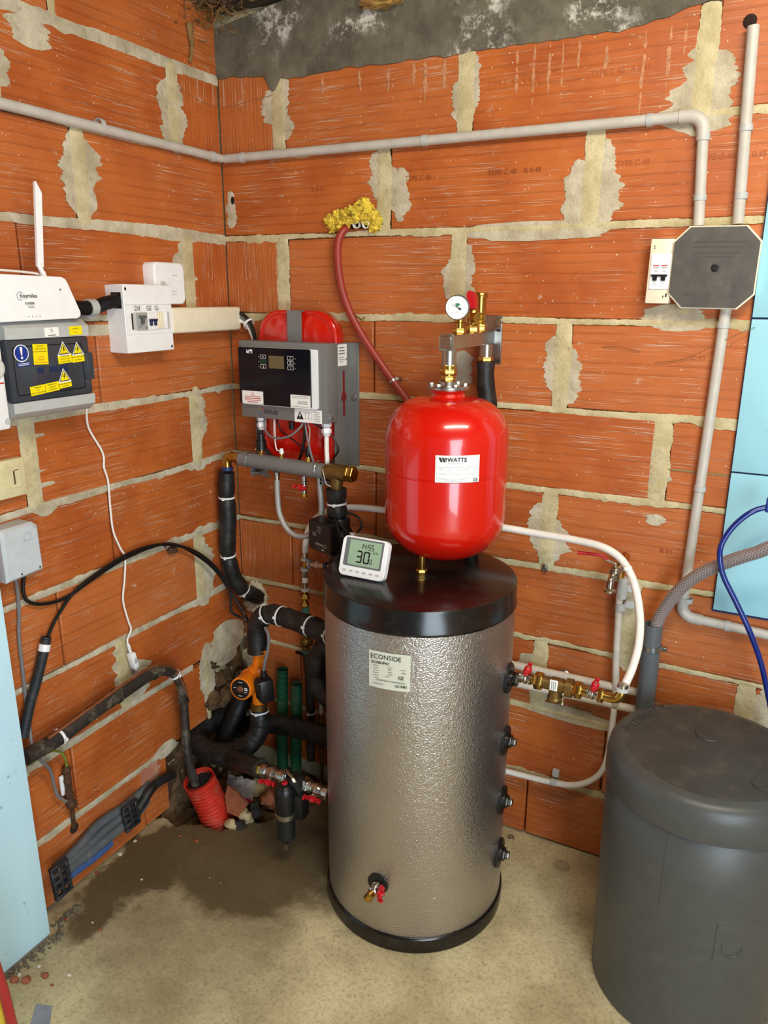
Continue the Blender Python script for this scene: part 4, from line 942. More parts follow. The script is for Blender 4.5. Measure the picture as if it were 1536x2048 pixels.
# ================================================================== circulator under the tee
CP = thing('circulator_pump', (.44, -.125, .83), 'black square-headed circulator pump with upside-down lettering under the brass tee', 'pump')
hose(CP, [(.441, -.125, 1.006), (.441, -.125, .97), (.444, -.125, .932)], .029, 'insulation_sleeve', (.55,), bulge=.05, seed=4)
e = MB(); e.cyl((.444, -.122, .935), (.448, -.120, .80), .022, 20); e.lathe([(.030, 0), (.034, .006), (.034, .03), (.028, .036)], AX((.445, -.125, .925), (0, 0, -1)), 22); e.sphere((.450, -.125, .872), .038, 18, 12); e.lathe([(.028, 0), (.032, .005), (.030, .025), (.022, .03)], AX((.448, -.121, .825), (0, 0, -1)), 20); CB_ = e.build('pump_body', BLACKPL, CP)
Mc = FR((.412, -.185, .876), (.985, -.17, -.0), (.10, .12, .98)); Mc = FR((.418, -.178, .878), (.97, -.22, -.06), (0.05, -.05, 1))
e = MB(); poly = rrect(.086, .088, .010, 3); e.prism(poly, -.040, .0, Mc, False); e.box((.0, .0, -.045), (.066, .066, .03), Mc, .01, 2); e.cyl(Mc @ Vector((.0, 0, -.03)), (.450, -.125, .872), .034, 22); HD = e.build('motor_head', BLACKPL, CP)
e = MB(); e.prism(rrect(.078, .080, .008, 3), 0, .0012, Mc); e.build('head_face', M_('satin_black', (26, 26, 27), .45), HD)
Mu = Mc @ Matrix.Rotation(PI, 4, 'Z')
text('intuis', .0135, Mu @ Matrix.Translation((-.013, .0235, .0015)), M_('pale_print', (176, 176, 174), .5), HD, depth=.0002)
e = MB(); e.lathe([(.0042, .0016), (.0055, .0016)], Mu @ Matrix.Translation((-.021, .0235, 0)), 16, cap=False); e.build('logo_ring', MT['pale_print'], HD)
lines([(-.012, .036, .010, .004), (.001, .035, .002, .002), (.008, .035, .0015, .0035), (.020, -.004, .013, .0012), (.020, -.008, .013, .0012), (.020, 0, .013, .0012), (.002, -.012, .002, .004), (.002, -.017, .022, .0008), (.002, -.024, .014, .0008), (.002, -.028, .016, .0008)], Mu, MT['pale_print'], HD, z=.0015)
e = MB(); e.box((.494, -.135, .878), (.016, .010, .022), I4, .002, 1); e.build('connector_tag', WHITEPL, CP)
pipe(CP, [(.462, -.16, .925), (.492, -.165, .905), (.50, -.15, .875), (.488, -.15, .85), (.47, -.15, .83)], .0040, CABLEB, 'pump_cable', 8); pipe(CP, [(.455, -.155, .93), (.475, -.172, .90), (.482, -.168, .865), (.47, -.16, .83)], .0035, CABLEB, 'pump_cable', 8); pipe(CP, [(.46, -.12, .94), (.498, -.11, .93), (.512, -.11, .905), (.500, -.115, .885)], .0035, CABLEB, 'pump_cable', 8)
hose(CP, [(.448, -.121, .80), (.452, -.12, .765), (.47, -.133, .725), (.52, -.165, .70), (.578, -.213, .69)], .033, bulge=.1, seed=6)

# ================================================================== insulated riser from the elbow into the wall
RI = thing('insulated_riser', (.066, -.125, .62), 'black foam-wrapped riser with white ties running down the corner into the wall', 'pipe')
e = MB(); e.lathe([(.0145, 0), (.0175, .002), (.0175, .010), (.0145, .012)], Matrix.Translation((.065, -.125, 1.016)), 20); e.build('blue_collar', BLUEPL, RI)
hose(RI, [(0.0611, -0.1250, 1.0109), (0.0561, -0.1250, 0.9365), (0.0569, -0.1250, 0.8614), (0.0496, -0.1250, 0.7805), (0.0481, -0.1200, 0.7300), (0.0517, -0.1050, 0.6679), (0.0605, -0.0700, 0.6136), (0.0760, -0.0300, 0.5834), (0.0694, 0.0100, 0.5623)], .0255, 'insulation_sleeve', (.155, .52, .80), bulge=.08, seed=1.5)
o = thing('foam_collar', (0.0485, 0.0000, 0.5619), 'cream expanding-foam collar round the black riser where it enters the wall', 'foam')
e = MB()
for i in range(9):
    a = -2.5 + i * .50; q = Vector((0.0560, -0.0040, 0.5701)); e.blob((q.x + .034 * math.cos(a), -.010, q.z + .040 * math.sin(a)), (.015, .016, .016), i + 1.7, .35, 12, 8, 6)
e.build('foam_lumps', FOAMW, o)

# ================================================================== left wall: electrics
# --- grey conduit along the left wall
def conduit(name, pts, label, clips, wallnormal, r=.0115, elbows=(), m=CONDUIT):
    o = thing(name, pts[0], label, 'conduit')
    for i in range(len(pts) - 1):
        e = MB(); e.cyl(pts[i], pts[i + 1], r, 18); e.build('tube', m, o)
    for (c, d1, d2) in elbows:
        c = Vector(c); d1 = Vector(d1); d2 = Vector(d2); e = MB(); R = .034
        P = [c + d1 * (R + .022), c + d1 * R] + [c + d1 * R * (1 - math.sin(t)) + d2 * R * (1 - math.cos(t)) for t in [PI / 2 * i / 8 for i in range(1, 8)]] + [c + d2 * R, c + d2 * (R + .022)]
        e.tube(P, r + .0022, 18); e.build('elbow', m, o)
    for p, d in clips: clip_on(o, p, d, wallnormal, r)
    return o
conduit('wall_conduit', [(0.0130, -0.7529, 1.8878), (0.0130, -0.0195, 1.8842)], 'grey plastic conduit sloping along the upper left brick wall into the corner', [((0.0130, -0.4497, 1.8942), (0, 1, 0)), ((0.0130, -0.0537, 1.8843), (0, 1, 0))], (1, 0, 0))
# --- communication gateway
G = thing('solar_gateway', (.06, -.75, 1.46), 'white communication gateway with slanted side and upright antenna at the left edge', 'gateway')
M = FL((.062, 0, 0))
poly = [(-.868, 1.462), (-.652, 1.466)] + [(-.645, 1.468), (-.641, 1.473), (-.641, 1.479)] + [(-.668, 1.541), (-.672, 1.548), (-.680, 1.552)] + [(-.868, 1.555)]
e = MB(); e.prism(poly, 0, .040, M, False); e.prism([(y * .985 - .0115, 1.508 + (z - 1.508) * .97) for y, z in poly], .040, .044, M); e.build('case', WHITEPL, G)
Mf = FL((.1065, 0, 0))
text('hoymiles', .0115, Mf @ Matrix.Translation((-.790, 1.513, 0)), INK, G, depth=.0002, bold=.0001)
e = MB(); e.lathe([(.0075, 0), (.0083, 0)], Mf @ Matrix.Translation((-.789, 1.513, .0001)), 20, cap=False, a0=.6, a1=5.2); e.build('logo_ring', INK, G)
e = MB(); e.box((-.7685, 1.496, 0), (.024, .014, .0004), Mf); lb = e.build('barcode_label', LABELW, G)
lines([(-.779 + .0022 * i, 1.4985, random.choice([.0007, .0012, .0016]), .005) for i in range(10)] + [(-.768, 1.4935, .016, .0008), (-.766, 1.491, .014, .001)], Mf, INK, lb, z=.0003)
lines([(-.775 + .009 * i, 1.4725, .0016, .0024) for i in range(4)] + [(-.690, 1.526, .004, .004)], Mf, INKG, G, 'status_marks')
e = MB(); q = Vector((.075, -.700, 1.548)); e.cyl(q, q + Vector((0, -.004, .014)), .006, 12); e.cyl(q + Vector((0, -.004, .012)), q + Vector((0, -.012, .030)), .0052, 12); AN = e.build('antenna_joint', WHITEPL, G)
e = MB(); e.prism([(-.0075, 0), (.0075, 0), (.0085, .148), (-.0055, .168), (-.0075, .166)], -.003, .003, FL((.075, -.709, 1.572)) @ Matrix.Rotation(-.10, 4, 'Z')); e.build('antenna_blade', WHITEPL, AN)
pipe(G, [(.070, -.692, 1.548), (.066, -.70, 1.556), (.062, -.73, 1.560), (.058, -.79, 1.563), (.05, -.9, 1.566)], .0025, CABLEW, 'lead', 8)
# --- pv distribution box
X = thing('solar_distribution_box', (.0, -.725, 1.265), 'grey distribution box with smoked cover and yellow warning stickers', 'electrical box')
y0, y1 = -.832, -.620
e = MB(); e.box((.040, (y0 + y1) / 2, 1.363), (.078, y1 - y0, .190), I4, .004, 2); e.build('back_case', LGREY, X)
def strip(poly, name, m):
    e = MB(); V = [(x, y0 + .001, z) for x, z in poly] + [(x, y1 - .001, z) for x, z in poly]; n = len(poly)
    e.add(V, [list(range(n)), list(range(n, 2 * n))[::-1]] + [(i, n + i, n + (i + 1) % n, (i + 1) % n) for i in range(n)]); return e.build(name, m, X)
TP = strip([(.070, 1.428), (.100, 1.428), (.101, 1.450), (.084, 1.463), (.07, 1.463)], 'top_trim', LGREY)
strip([(.07, 1.300), (.101, 1.300), (.100, 1.279), (.080, 1.264), (.07, 1.264)], 'bottom_trim', LGREY)
e = MB(); e.box((.087, (y0 + y1) / 2, 1.364), (.022, y1 - y0 - .004, .126), I4, .004, 2); e.box((.091, y1 - .008, 1.362), (.024, .022, .060), I4, .003, 2); CV = e.build('smoked_cover', SMOKE, X)
Mc = FL((.0985, (y0 + y1) / 2, 1.364))
e = MB(); a = rrect(.176, .100, .008, 4, -.004, 0); b2 = rrect(.172, .096, .006, 4, -.004, 0); n = len(a)
e.add([(p[0], p[1], .0004) for p in a] + [(p[0], p[1], .0004) for p in b2], [(i, (i + 1) % n, n + (i + 1) % n, n + i) for i in range(n)], Mc); e.build('window_outline', BLACKPL, CV)
for (x, w_) in ((-.03, .016), (.004, .022), (.030, .022)):
    e = MB(); e.box((x, -.002, .0003), (w_, .012, .0002), Mc); e.build('breaker_seen_through', M_('dim_blue', (30, 46, 84), .3), CV)
def sticker(cx, cy, w_, h_, m, rot=0.0, parent=CV, Mb=None, name='sticker'):
    Mk = (Mb or Mc) @ Matrix.Translation((cx, cy, .0007)) @ Matrix.Rotation(rot, 4, 'Z')
    e = MB(); e.box((0, 0, 0), (w_, h_, .0005), Mk); return e.build(name, m, parent), Mk
e = MB(); Mk = Mc @ Matrix.Translation((-.072, .036, .0006)); e.lathe([(.0, .0006), (.0175, .0006), (.0175, 0)], Mk, 30); bs = e.build('mandatory_sign', WHITEINK, CV)
e = MB(); e.lathe([(.0, .0008), (.0155, .0008)], Mk, 30); e.build('sign_disc', SIGNBLUE, bs)
e = MB(); e.flat([(-.0032, .011), (-.002, .0128), (.002, .0128), (.0032, .011), (.0013, -.0045), (-.0013, -.0045)], .0011, Mk); e.lathe([(0, .0011), (.0027, .0011)], Mk @ Matrix.Translation((0, -.009, 0)), 14); e.build('exclamation_mark', WHITEINK, bs)
s_, Mk = sticker(-.069, .0135, .031, .008, SIGNBLUE, .03); lines([(0, .0016, .026, .0011), (0, -.0014, .026, .0011)], Mk, WHITEINK, s_, z=.0004)
def ylab(cx, cy, w_, h_, L, rot=0.0, size=.0042, inks=None, Mb=None, parent=CV):
    s_, Mk = sticker(cx, cy, w_, h_, YELLOW, rot, parent, Mb)
    for i, t in enumerate(L):
        text(t, size, Mk @ Matrix.Translation((0, h_ / 2 - (i + .75) * h_ / (len(L) + .5), .0004)), (inks or [INK] * 9)[i], s_, align='CENTER', depth=.0001)
    return s_
ylab(-.026, .031, .036, .042, ['DISPOSITIF', 'DE PROTECTION', 'ET SECTIONNEMENT', '', 'COUPURE', "D'URGENCE", 'SORTIE ONDULEUR'], -.04, .0036, [INK, INK, INK, INK, INKR, INKR, INKR])
def tri_sign(cx, cy, s, rot=0.0, sun=False):
    Mk = Mc @ Matrix.Translation((cx, cy, .0010)) @ Matrix.Rotation(rot, 4, 'Z'); T_ = lambda q: [(-q, -q * .75), (q, -q * .75), (0, q * 1.0)]
    e = MB(); e.prism(T_(s), 0, .0004, Mk); w0 = e.build('warning_triangle', WHITEINK, CV)
    e = MB(); e.flat(T_(s * .80), .0006, Mk); e.build('triangle_border', INK, w0)
    e = MB(); e.flat(T_(s * .66), .0008, Mk); e.build('triangle_field', YELLOW, w0)
    e = MB(); k = s * .45; e.flat([(.2 * k, .9 * k), (-.45 * k, -.15 * k), (0, -.1 * k), (-.25 * k, -1.0 * k), (.45 * k, .15 * k), (.05 * k, .1 * k), (.45 * k, .9 * k)], .0010, Mk)
    if sun:
        for i in range(8):
            a = i * PI / 4; e.box((math.cos(a) * k * .95, math.sin(a) * k * .95 - k * .2, .0009), (k * .4, k * .1, .0001), Mk @ Matrix.Rotation(0, 4, 'Z'))
    e.build('lightning_bolt', INK, w0)
ylab(.035, .018, .037, .019, ['ATTENTION', 'Présence de deux', 'sources de tension'], .05, .0036); ylab(.070, .0165, .034, .016, ['NE PAS MANOEUVRER', 'EN CHARGE'], .05, .0033)
tri_sign(.033, .038, .0175, .03, True); tri_sign(.070, .036, .0165, .05)
ylab(-.042, -.042, .038, .019, ['PRÉSENCE', 'DE', 'MICRO ONDULEURS'], .08, .0038); ylab(-.006, -.039, .036, .019, ['PRÉSENCE DE', 'COURANT', 'ALTERNATIF'], .08, .0038); ylab(.028, -.0375, .034, .012, ['NE PAS MANOEUVRER', 'EN CHARGE'], .08, .0032)
tri_sign(.027, -.019, .0175, .06)
Mt = FL((.1008, -.725, 1.4385)); s_, Mk = sticker(.005, .001, .036, .019, LABELW, .03, TP, Mt); lines([(0, -.0065, .020, .0018)], Mk, INKG, s_, z=.0005); text('7i', .011, Mk @ Matrix.Translation((-.004, .002, .0005)), INKG, s_, depth=.0001)
ylab(.068, .002, .034, .019, ['COFFRET', 'A.C.'], .02, .0042, None, Mt, TP)
# --- white meter at the very edge
Z_ = thing('white_meter', (.0, -.92, 1.25), 'white meter box cut off by the left edge beside the grey distribution box', 'meter')
e = MB(); e.box((.052, -.920, 1.362), (.104, .150, .222), I4, .006, 2); e.build('case', WHITEPL, Z_)
Mm = FL((.1045, -.868, 1.375)); e = MB(); e.lathe([(.022, 0), (.022, .004), (.018, .006)], Mm, 28); e.build('dial', M_('grey_white', (206, 206, 198), .4), Z_)
lines([(.013, -.030, .010, .0028)], Mm, INKR, Z_, 'red_mark', z=.0004)
e = MB(); e.lathe([(.006, 0), (.006, .0015), (.003, .002)], FL((.1045, -.853, 1.268)), 14); e.build('screw_cap', LGREY, Z_)
# --- corrugated link with clip
K = thing('black_corrugated_link', (.05, -.58, 1.46), 'short black corrugated conduit joining the gateway to the white breaker box', 'conduit')
e = MB(); e.corr([(.055, -.655, 1.494), (.055, -.60, 1.487), (.052, -.555, 1.487), (.045, -.515, 1.496), (.040, -.472, 1.503)], .0145, .0052, .0019, 16); e.build('corrugated_tube', BLACKPL, K)
e = MB(); e.lathe([(.0165, -.010), (.0195, -.010), (.0195, .010), (.0165, .010)], AX((.0535, -.565, 1.487), (0, 1, .05)), 22, cap=False); e.box((.028, -.565, 1.468), (.052, .018, .008)); e.box((.006, -.570, 1.460), (.012, .026, .02)); e.build('clip', LGREY, K)
# --- breaker box DIF GE GI
D = thing('breaker_box', (0, -.39, 1.375), 'white breaker box hand-marked DIF GE GI on the left brick wall', 'electrical box')
e = MB(); e.box((.030, -.389, 1.459), (.060, .162, .163), I4, .0015, 1); e.build('case', WHITEPL, D)
Md = FL((.0602, -.389, 1.459))
e = MB(); e.prism(rrect(.158, .070, .002, 2, .0, -.002), 0, .0014, Md); e.prism(rrect(.158, .0015, .0005, 1, .0, .035), 0, .002, Md); DR = e.build('door_band', WHITEPL, D)
e = MB(); e.box((.005, -.006, .0015), (.128, .042, .0008), Md); WN = e.build('module_window', M_('window_grey', (196, 196, 190), .35), DR)
e = MB(); e.box((-.0605, -.006, .0015), (.0035, .038, .003), Md); e.build('window_edge', BLACKPL, DR)
e = MB(); e.box((-.030, -.006, .003), (.034, .042, .004), Md); m1 = e.build('differential_module', M_('module_grey', (168, 168, 164), .4), WN)
e = MB(); e.box((.004, -.006, .003), (.032, .042, .004), Md); m2 = e.build('breaker_module', WHITEPL, WN)
e = MB(); e.prism([(-.012, .006), (.008, .006), (.010, .001), (.002, -.002), (.001, -.014), (-.007, -.014), (-.005, -.001), (-.012, .002)], .005, .012, Md @ Matrix.Translation((-.030, .002, 0))); e.build('toggle', M_('toggle_grey', (92, 94, 92), .4), m1)
for x in (-.003, .012):
    e = MB(); e.box((x, -.010, .0075), (.007, .014, .006), Md, .001, 1); e.build('toggle', M_('navy_toggle', (18, 26, 70), .35), m2)
e = MB(); e.box((.0045, -.0035, .009), (.028, .005, .004), Md, .001, 1); e.build('toggle_bar', MT['navy_toggle'], m2)
for i in range(6): e = MB(); e.box((.024 + .0065 * i, -.005, .0026), (.0058, .043, .0035), Md, .001, 1); e.build('blank_plate', CREAM if i < 4 else WHITEPL, WN)
lines([(-.038, -.021 + .003 * i, .010, .0009) for i in range(3)] + [(-.018, -.022, .008, .004)], Md, INKG, m1, z=.0052)
for s, x in (('DiF', -.050), ('GE', -.010), ('Gi', .018)): text(s, .017, Md @ Matrix.Translation((x, .0245, .0016)), INK, DR, 'handwriting', depth=.0002, sx=.85)
for (x, y) in ((-.073, .071), (.073, -.072)): e = MB(); e.sphere((x, y, 0), .0042, 10, 6, Md, (.8, 1, .2)); e.build('screw_hole', BLACKPL, D)
e = MB(); e.box((.036, -.4703, 1.503), (.032, .001, .038)); e.build('cable_entry', BLACKPL, D)
# --- rounded white hub
U = thing('rounded_white_hub', (0, -.25, 1.50), 'small rounded square white hub half behind the breaker box', 'hub')
Mh = FL((0, -.282, 1.545)); e = MB(); R2 = lambda k: rrect(.112 - 2 * k, .105 - 2 * k, .014, 5)
loft(e, [(R2(0), .0), (R2(0), .034), (R2(.0015), .037), (R2(.004), .0385)], Mh); e.build('case', WHITEPL, U)
Mz = FL((.0388, -.282, 1.545)); lines([(.010 + .0022 * i, .020 + .0008 * (i % 2), .0016, .0012 + .001 * (i % 3 == 0)) for i in range(8)], Mz, INKLG, U, 'small_print')
e = MB(); e.box((-.028, -.002, 0), (.016, .015, .0004), Mz); e.build('grey_patch', M_('patch_grey', (204, 202, 194), .5), U)
lines([(.012, -.020, .018, .0015), (.012, -.027, .018, .0015)], Mz, LGREY, U, 'relief_lines'); 
# --- cream trunking to the corner
Q = thing('cream_trunking', (0, -.16, 1.415), 'cream plastic trunking between the breaker box and the wall corner', 'trunking')
e = MB(); e.box((.0275, -.158, 1.451), (.055, .290, .066), I4, .007, 3); e.build('cover', CREAM, Q)
for i, (dz, m_, r) in enumerate(((0.012, CABLEB, .006), (.0, CABLEG, .0055), (-.012, CABLEW, .0055), (-.004, CABLEW, .004))):
    pipe(Q, [(.030, -.015, 1.456 + dz), (.055 + .004 * i, -.016, 1.453 + dz), (.085, -.020, 1.437 + dz * .8), (.108, -.026, 1.400 + dz), (.112, -.028, 1.36)], r, m_, 'cable', 8)
e = MB(); e.lathe([(.016, -.003), (.0175, -.003), (.0175, .003), (.016, .003)], AX((.087, -.020, 1.436), (.8, -.1, -.6)), 16, cap=False); e.build('cable_tie', WHITEPL, Q)
# --- yellowed switch
S_ = thing('yellowed_switch', (0, -.80, 1.09), 'yellowed old wall switch near the left edge below the distribution box', 'switch')
e = MB(); e.box((.011, -.808, 1.128), (.022, .085, .085), I4, .004, 2); e.build('plate', YELLOWED, S_)
e = MB(); e.box((.0232, -.795, 1.130), (.003, .028, .046), I4, .001, 1); rk = e.build('rocker', YELLOWED, S_)
e = MB(); e.box((.0249, -.797, 1.130), (.001, .004, .030)); e.box((.0249, -.790, 1.146), (.001, .010, .002)); e.build('dirt_gap', M_('dirt_brown', (96, 76, 48), .9), rk)
# --- light grey junction box
N = thing('light_grey_wall_box', (0, -.81, .89), 'light grey wall box with hatched relief near the left edge above the cables', 'electrical box')
Mn = FL((0, -.812, .968)); R3 = lambda k: [(-.050 + k, -.062 + k), (.046 - k, -.058 + k), (.044 - k, .048 - k), (.030 - k, .060 - k), (-.050 + k, .060 - k)]
e = MB(); loft(e, [(R3(0), 0), (R3(0), .040), (R3(.006), .046)], Mn); NB = e.build('case', M_('pale_grey_box', (196, 202, 206), .45, nz=.03, dust=.12), N)
Mn2 = FL((.0462, -.812, .968)); rl = MB()
for i in range(9): rl.box((-.018 + .0042 * i, -.018 - .0012 * i, 0), (.0016, .036 - .0006 * i, .0008), Mn2 @ Matrix.Rotation(.0, 4, 'Z'))
rl.build('hatched_relief', MT['pale_grey_box'], N)
e = MB(); a = rrect(.018, .018, .002, 2, .012, .030); b2 = rrect(.016, .016, .002, 2, .012, .030); n = len(a); e.add([(p[0], p[1], .0006) for p in a] + [(p[0], p[1], .0006) for p in b2], [(i, (i + 1) % n, n + (i + 1) % n, n + i) for i in range(n)], Mn2); e.build('relief_square', INKLG, N)
for (x, y) in ((.034, -.048), (-.014, -.050)): e = MB(); e.lathe([(.0022, 0), (.0022, .0012)], Mn2 @ Matrix.Translation((x, y, 0)), 10); e.build('screw', M_('dark_screw', (60, 60, 60), .4), N)
# --- cables on the left wall
def cable(name, pts, r, m, label, seg=8, n=8):
    e = MB(); e.tube(smooth_path(pts, seg), r, n); o = e.build(name, m); o['label'] = label; o['category'] = 'cable'; return o
cable('white_charger_cable', [(0.0300, -0.5864, 1.2614), (0.0080, -0.5679, 1.2054), (0.0080, -0.5328, 1.1373), (0.0100, -0.5346, 1.0995), (0.0080, -0.5244, 1.0623), (0.0080, -0.5255, 0.9995), (0.0100, -0.5256, 0.9329), (0.0120, -0.5100, 0.8810), (0.0140, -0.4984, 0.8501), (0.0120, -0.5055, 0.7888), (0.0120, -0.5170, 0.7360), (0.0120, -0.5066, 0.6742), (0.0120, -0.4993, 0.6448), (0.0140, -0.5164, 0.6229), (0.0160, -0.5186, 0.6065)], .0026, CABLEW, 'thin white cable hanging from the distribution box down the left wall')
o = thing('charger_plug', (0.0120, -0.5120, 0.5202), 'small white adapter hanging at the end of the thin white cable', 'adapter')
a, c_ = Vector((0.0160, -0.5182, 0.6093)), Vector((0.0180, -0.5009, 0.5241)); Mx = AX(a, c_ - a, (1, 0, 0))
L = (c_ - a).length; e = MB(); e.box((0, 0, L * .16), (.008, .006, L * .32), Mx, .002, 2); e.box((0, 0, L * .62), (.017, .020, L * .56), Mx, .003, 2); ad = e.build('body', WHITEPL, o)
e = MB(); e.box((0, 0, L * .95), (.008, .010, L * .12), Mx, .002, 1); e.build('plug_tip', CABLEW, o)
lines([(-.004 + .0022 * i, 0, .0009, .016) for i in range(5)], Mx @ Matrix.Translation((0, .0102, L * .62)) @ Matrix.Rotation(-PI / 2, 4, 'X'), INKG, ad, z=.0002)
cable('black_cable_run', [(0.0200, -0.8020, 0.9034), (0.0140, -0.8053, 0.8669), (0.0120, -0.7963, 0.8362), (0.0120, -0.7585, 0.8146), (0.0120, -0.6950, 0.8067), (0.0120, -0.6162, 0.8238), (0.0140, -0.5162, 0.8459), (0.0160, -0.4094, 0.8517), (0.0180, -0.3252, 0.8374), (0.0220, -0.2405, 0.7822), (0.0300, -0.1662, 0.7091), (0.0500, -0.1212, 0.6231), (0.0900, -0.1081, 0.5502), (0.1300, -0.1362, 0.5359)], .0045, CABLEB, 'black cable looping from the grey wall box and arching over to the corner pipes')
cable('black_conduit_cable', [(0.0180, -0.7664, 0.7135), (0.0180, -0.7559, 0.7378), (0.0160, -0.7252, 0.7718), (0.0160, -0.6673, 0.8158), (0.0180, -0.5873, 0.8421), (0.0200, -0.4855, 0.8597), (0.0240, -0.3795, 0.8528), (0.0280, -0.2667, 0.8065), (0.0340, -0.1805, 0.7338), (0.0500, -0.1359, 0.6533), (0.0600, -0.1359, 0.5969), (0.0700, -0.1459, 0.5691), (0.1000, -0.1218, 0.5407), (0.1400, -0.1257, 0.5136)], .0042, CABLEB, 'black cable rising out of the taped corrugated conduit and arching to the corner')
o = thing('cable_hook', (0.0100, -0.3075, 0.8250), 'small rusty wall hook carrying the black cables at the top of their arch', 'hook')
e = MB(); e.cyl((0.0000, -0.3365, 0.8319), (0.0260, -0.3616, 0.8391), .0035, 10); e.cyl((0.0000, -0.2847, 0.8197), (0.0260, -0.3107, 0.8254), .0045, 10); e.blob((0.0100, -0.3187, 0.8162), (.010, .018, .010), 3, .3); e.build('hook_pins', RUST, o)
cable('grey_wall_cable', [(0.0200, -0.8238, 0.9047), (0.0080, -0.8152, 0.8571), (0.0080, -0.8196, 0.8094), (0.0080, -0.8274, 0.7564), (0.0080, -0.8295, 0.6874), (0.0100, -0.8331, 0.6183), (0.0200, -0.8409, 0.5526), (0.0300, -0.8487, 0.5064), (0.0450, -0.8585, 0.4831), (0.0450, -0.8433, 0.4538), (0.0300, -0.8100, 0.4011), (0.0200, -0.7974, 0.3472), (0.0180, -0.7890, 0.3092), (0.0200, -0.7687, 0.2803)], .0042, CABLEG, 'grey cable running down the wall beside the blue board to the earth bar')
o = thing('taped_corrugated_conduit', (0.0200, -0.8515, 0.5451), 'dark corrugated conduit with a white tape band slanting behind the blue board', 'conduit')
e = MB(); e.corr([(0.0200, -0.7651, 0.7342), (0.0220, -0.7821, 0.6953), (0.0260, -0.8093, 0.6436), (0.0300, -0.8388, 0.5939), (0.0340, -0.8705, 0.5266)], .0115, .0046, .0014, 16, hollow=True); e.build('corrugated_tube', DARKDUCT, o)
a, c_ = Vector((0.0210, -0.7723, 0.7193)), Vector((0.0215, -0.7784, 0.7039)); e = MB(); e.cyl(a, c_, .0135, 18); e.build('tape_band', WHITEPL, o)
# --- old black drain pipe with strapped copper
o = thing('old_black_drain', (0.1000, -0.4096, 0.1774), 'dirty black drain pipe climbing along the left wall and bending down into the red duct', 'pipe')
DP = [(0.0550, -0.8869, 0.4898), (0.0500, -0.8004, 0.4850), (0.0480, -0.6909, 0.4969), (0.0450, -0.5875, 0.5023), (0.0450, -0.4964, 0.5089), (0.0480, -0.4426, 0.5028), (0.0520, -0.3995, 0.4773), (0.0560, -0.3776, 0.4311), (0.0580, -0.3725, 0.3771), (0.0620, -0.3764, 0.2976), (0.0700, -0.3844, 0.2204), (0.0800, -0.3817, 0.1400), (0.0950, -0.3705, 0.0646)]
pp = smooth_path(DP, 8); N_ = len(pp)
e = MB(); e.tube(pp, .018, 16, rfun=lambda L, t: (.0195 if t < .38 else .0165 if t < .5 else .0135)); e.build('drain_tube', OLDPIPE, o)
cp = smooth_path([(0.0550, -0.8235, 0.5023), (0.0520, -0.6923, 0.5143), (0.0500, -0.5898, 0.5238), (0.0500, -0.4992, 0.5296), (0.0540, -0.4506, 0.5234), (0.0600, -0.4062, 0.4966), (0.0660, -0.3824, 0.4520), (0.0680, -0.3685, 0.4022)], 8); e = MB(); e.tube(cp, .0048, 10); e.build('copper_tube', COPPER, o)
for t in (.10, .24, .38, .52, .66):
    i = int(t * N_); tie(o, pp[i], pp[i + 1] - pp[i - 1], .0205 if t < .45 else .0155, WHITEPL if t in (.10, .52) else OLDPIPE, .007, True, (1, 0, 0))
# --- earth bar
o = thing('earth_bar', (0.0000, -0.7501, 0.1741), 'rusty earth clamp on an iron rod with green-yellow wire at the lower left wall', 'earth bar')
e = MB(); e.cyl((0.0120, -0.7517, 0.3666), (0.0120, -0.7530, 0.2536), .010, 12); e.sphere((0.0160, -0.7542, 0.3622), .0115, 10, 8); e.sphere((0.0180, -0.7569, 0.3324), .010, 10, 8); e.sphere((0.0160, -0.7524, 0.2606), .014, 12, 8); e.blob((0.0140, -0.7538, 0.2951), (.011, .011, .03), 4, .2); e.build('clamp', RUST, o)
e = MB(); e.cyl((0.0120, -0.7487, 0.2506), (0.0040, -0.7448, 0.1796), .0055, 10); e.build('rod', RUST, o)
e = MB(); e.box((0.0080, -0.7637, 0.3216), (.004, .016, .055)); e.build('white_tag', WHITEPL, o)
pipe(o, [(0.0500, -0.8710, 0.4613), (0.0450, -0.8351, 0.4625), (0.0350, -0.8001, 0.4498), (0.0260, -0.7708, 0.4256), (0.0200, -0.7564, 0.3938), (0.0160, -0.7521, 0.3667)], .0030, EARTH, 'earth_wire', 8)
e = MB(); e.sphere((0.0000, -0.7420, 0.1746), .016, 14, 10, I4, (.12, 1, 1)); e.build('wall_hole', M_('dark_earth_hole', (40, 24, 16), .95), o)
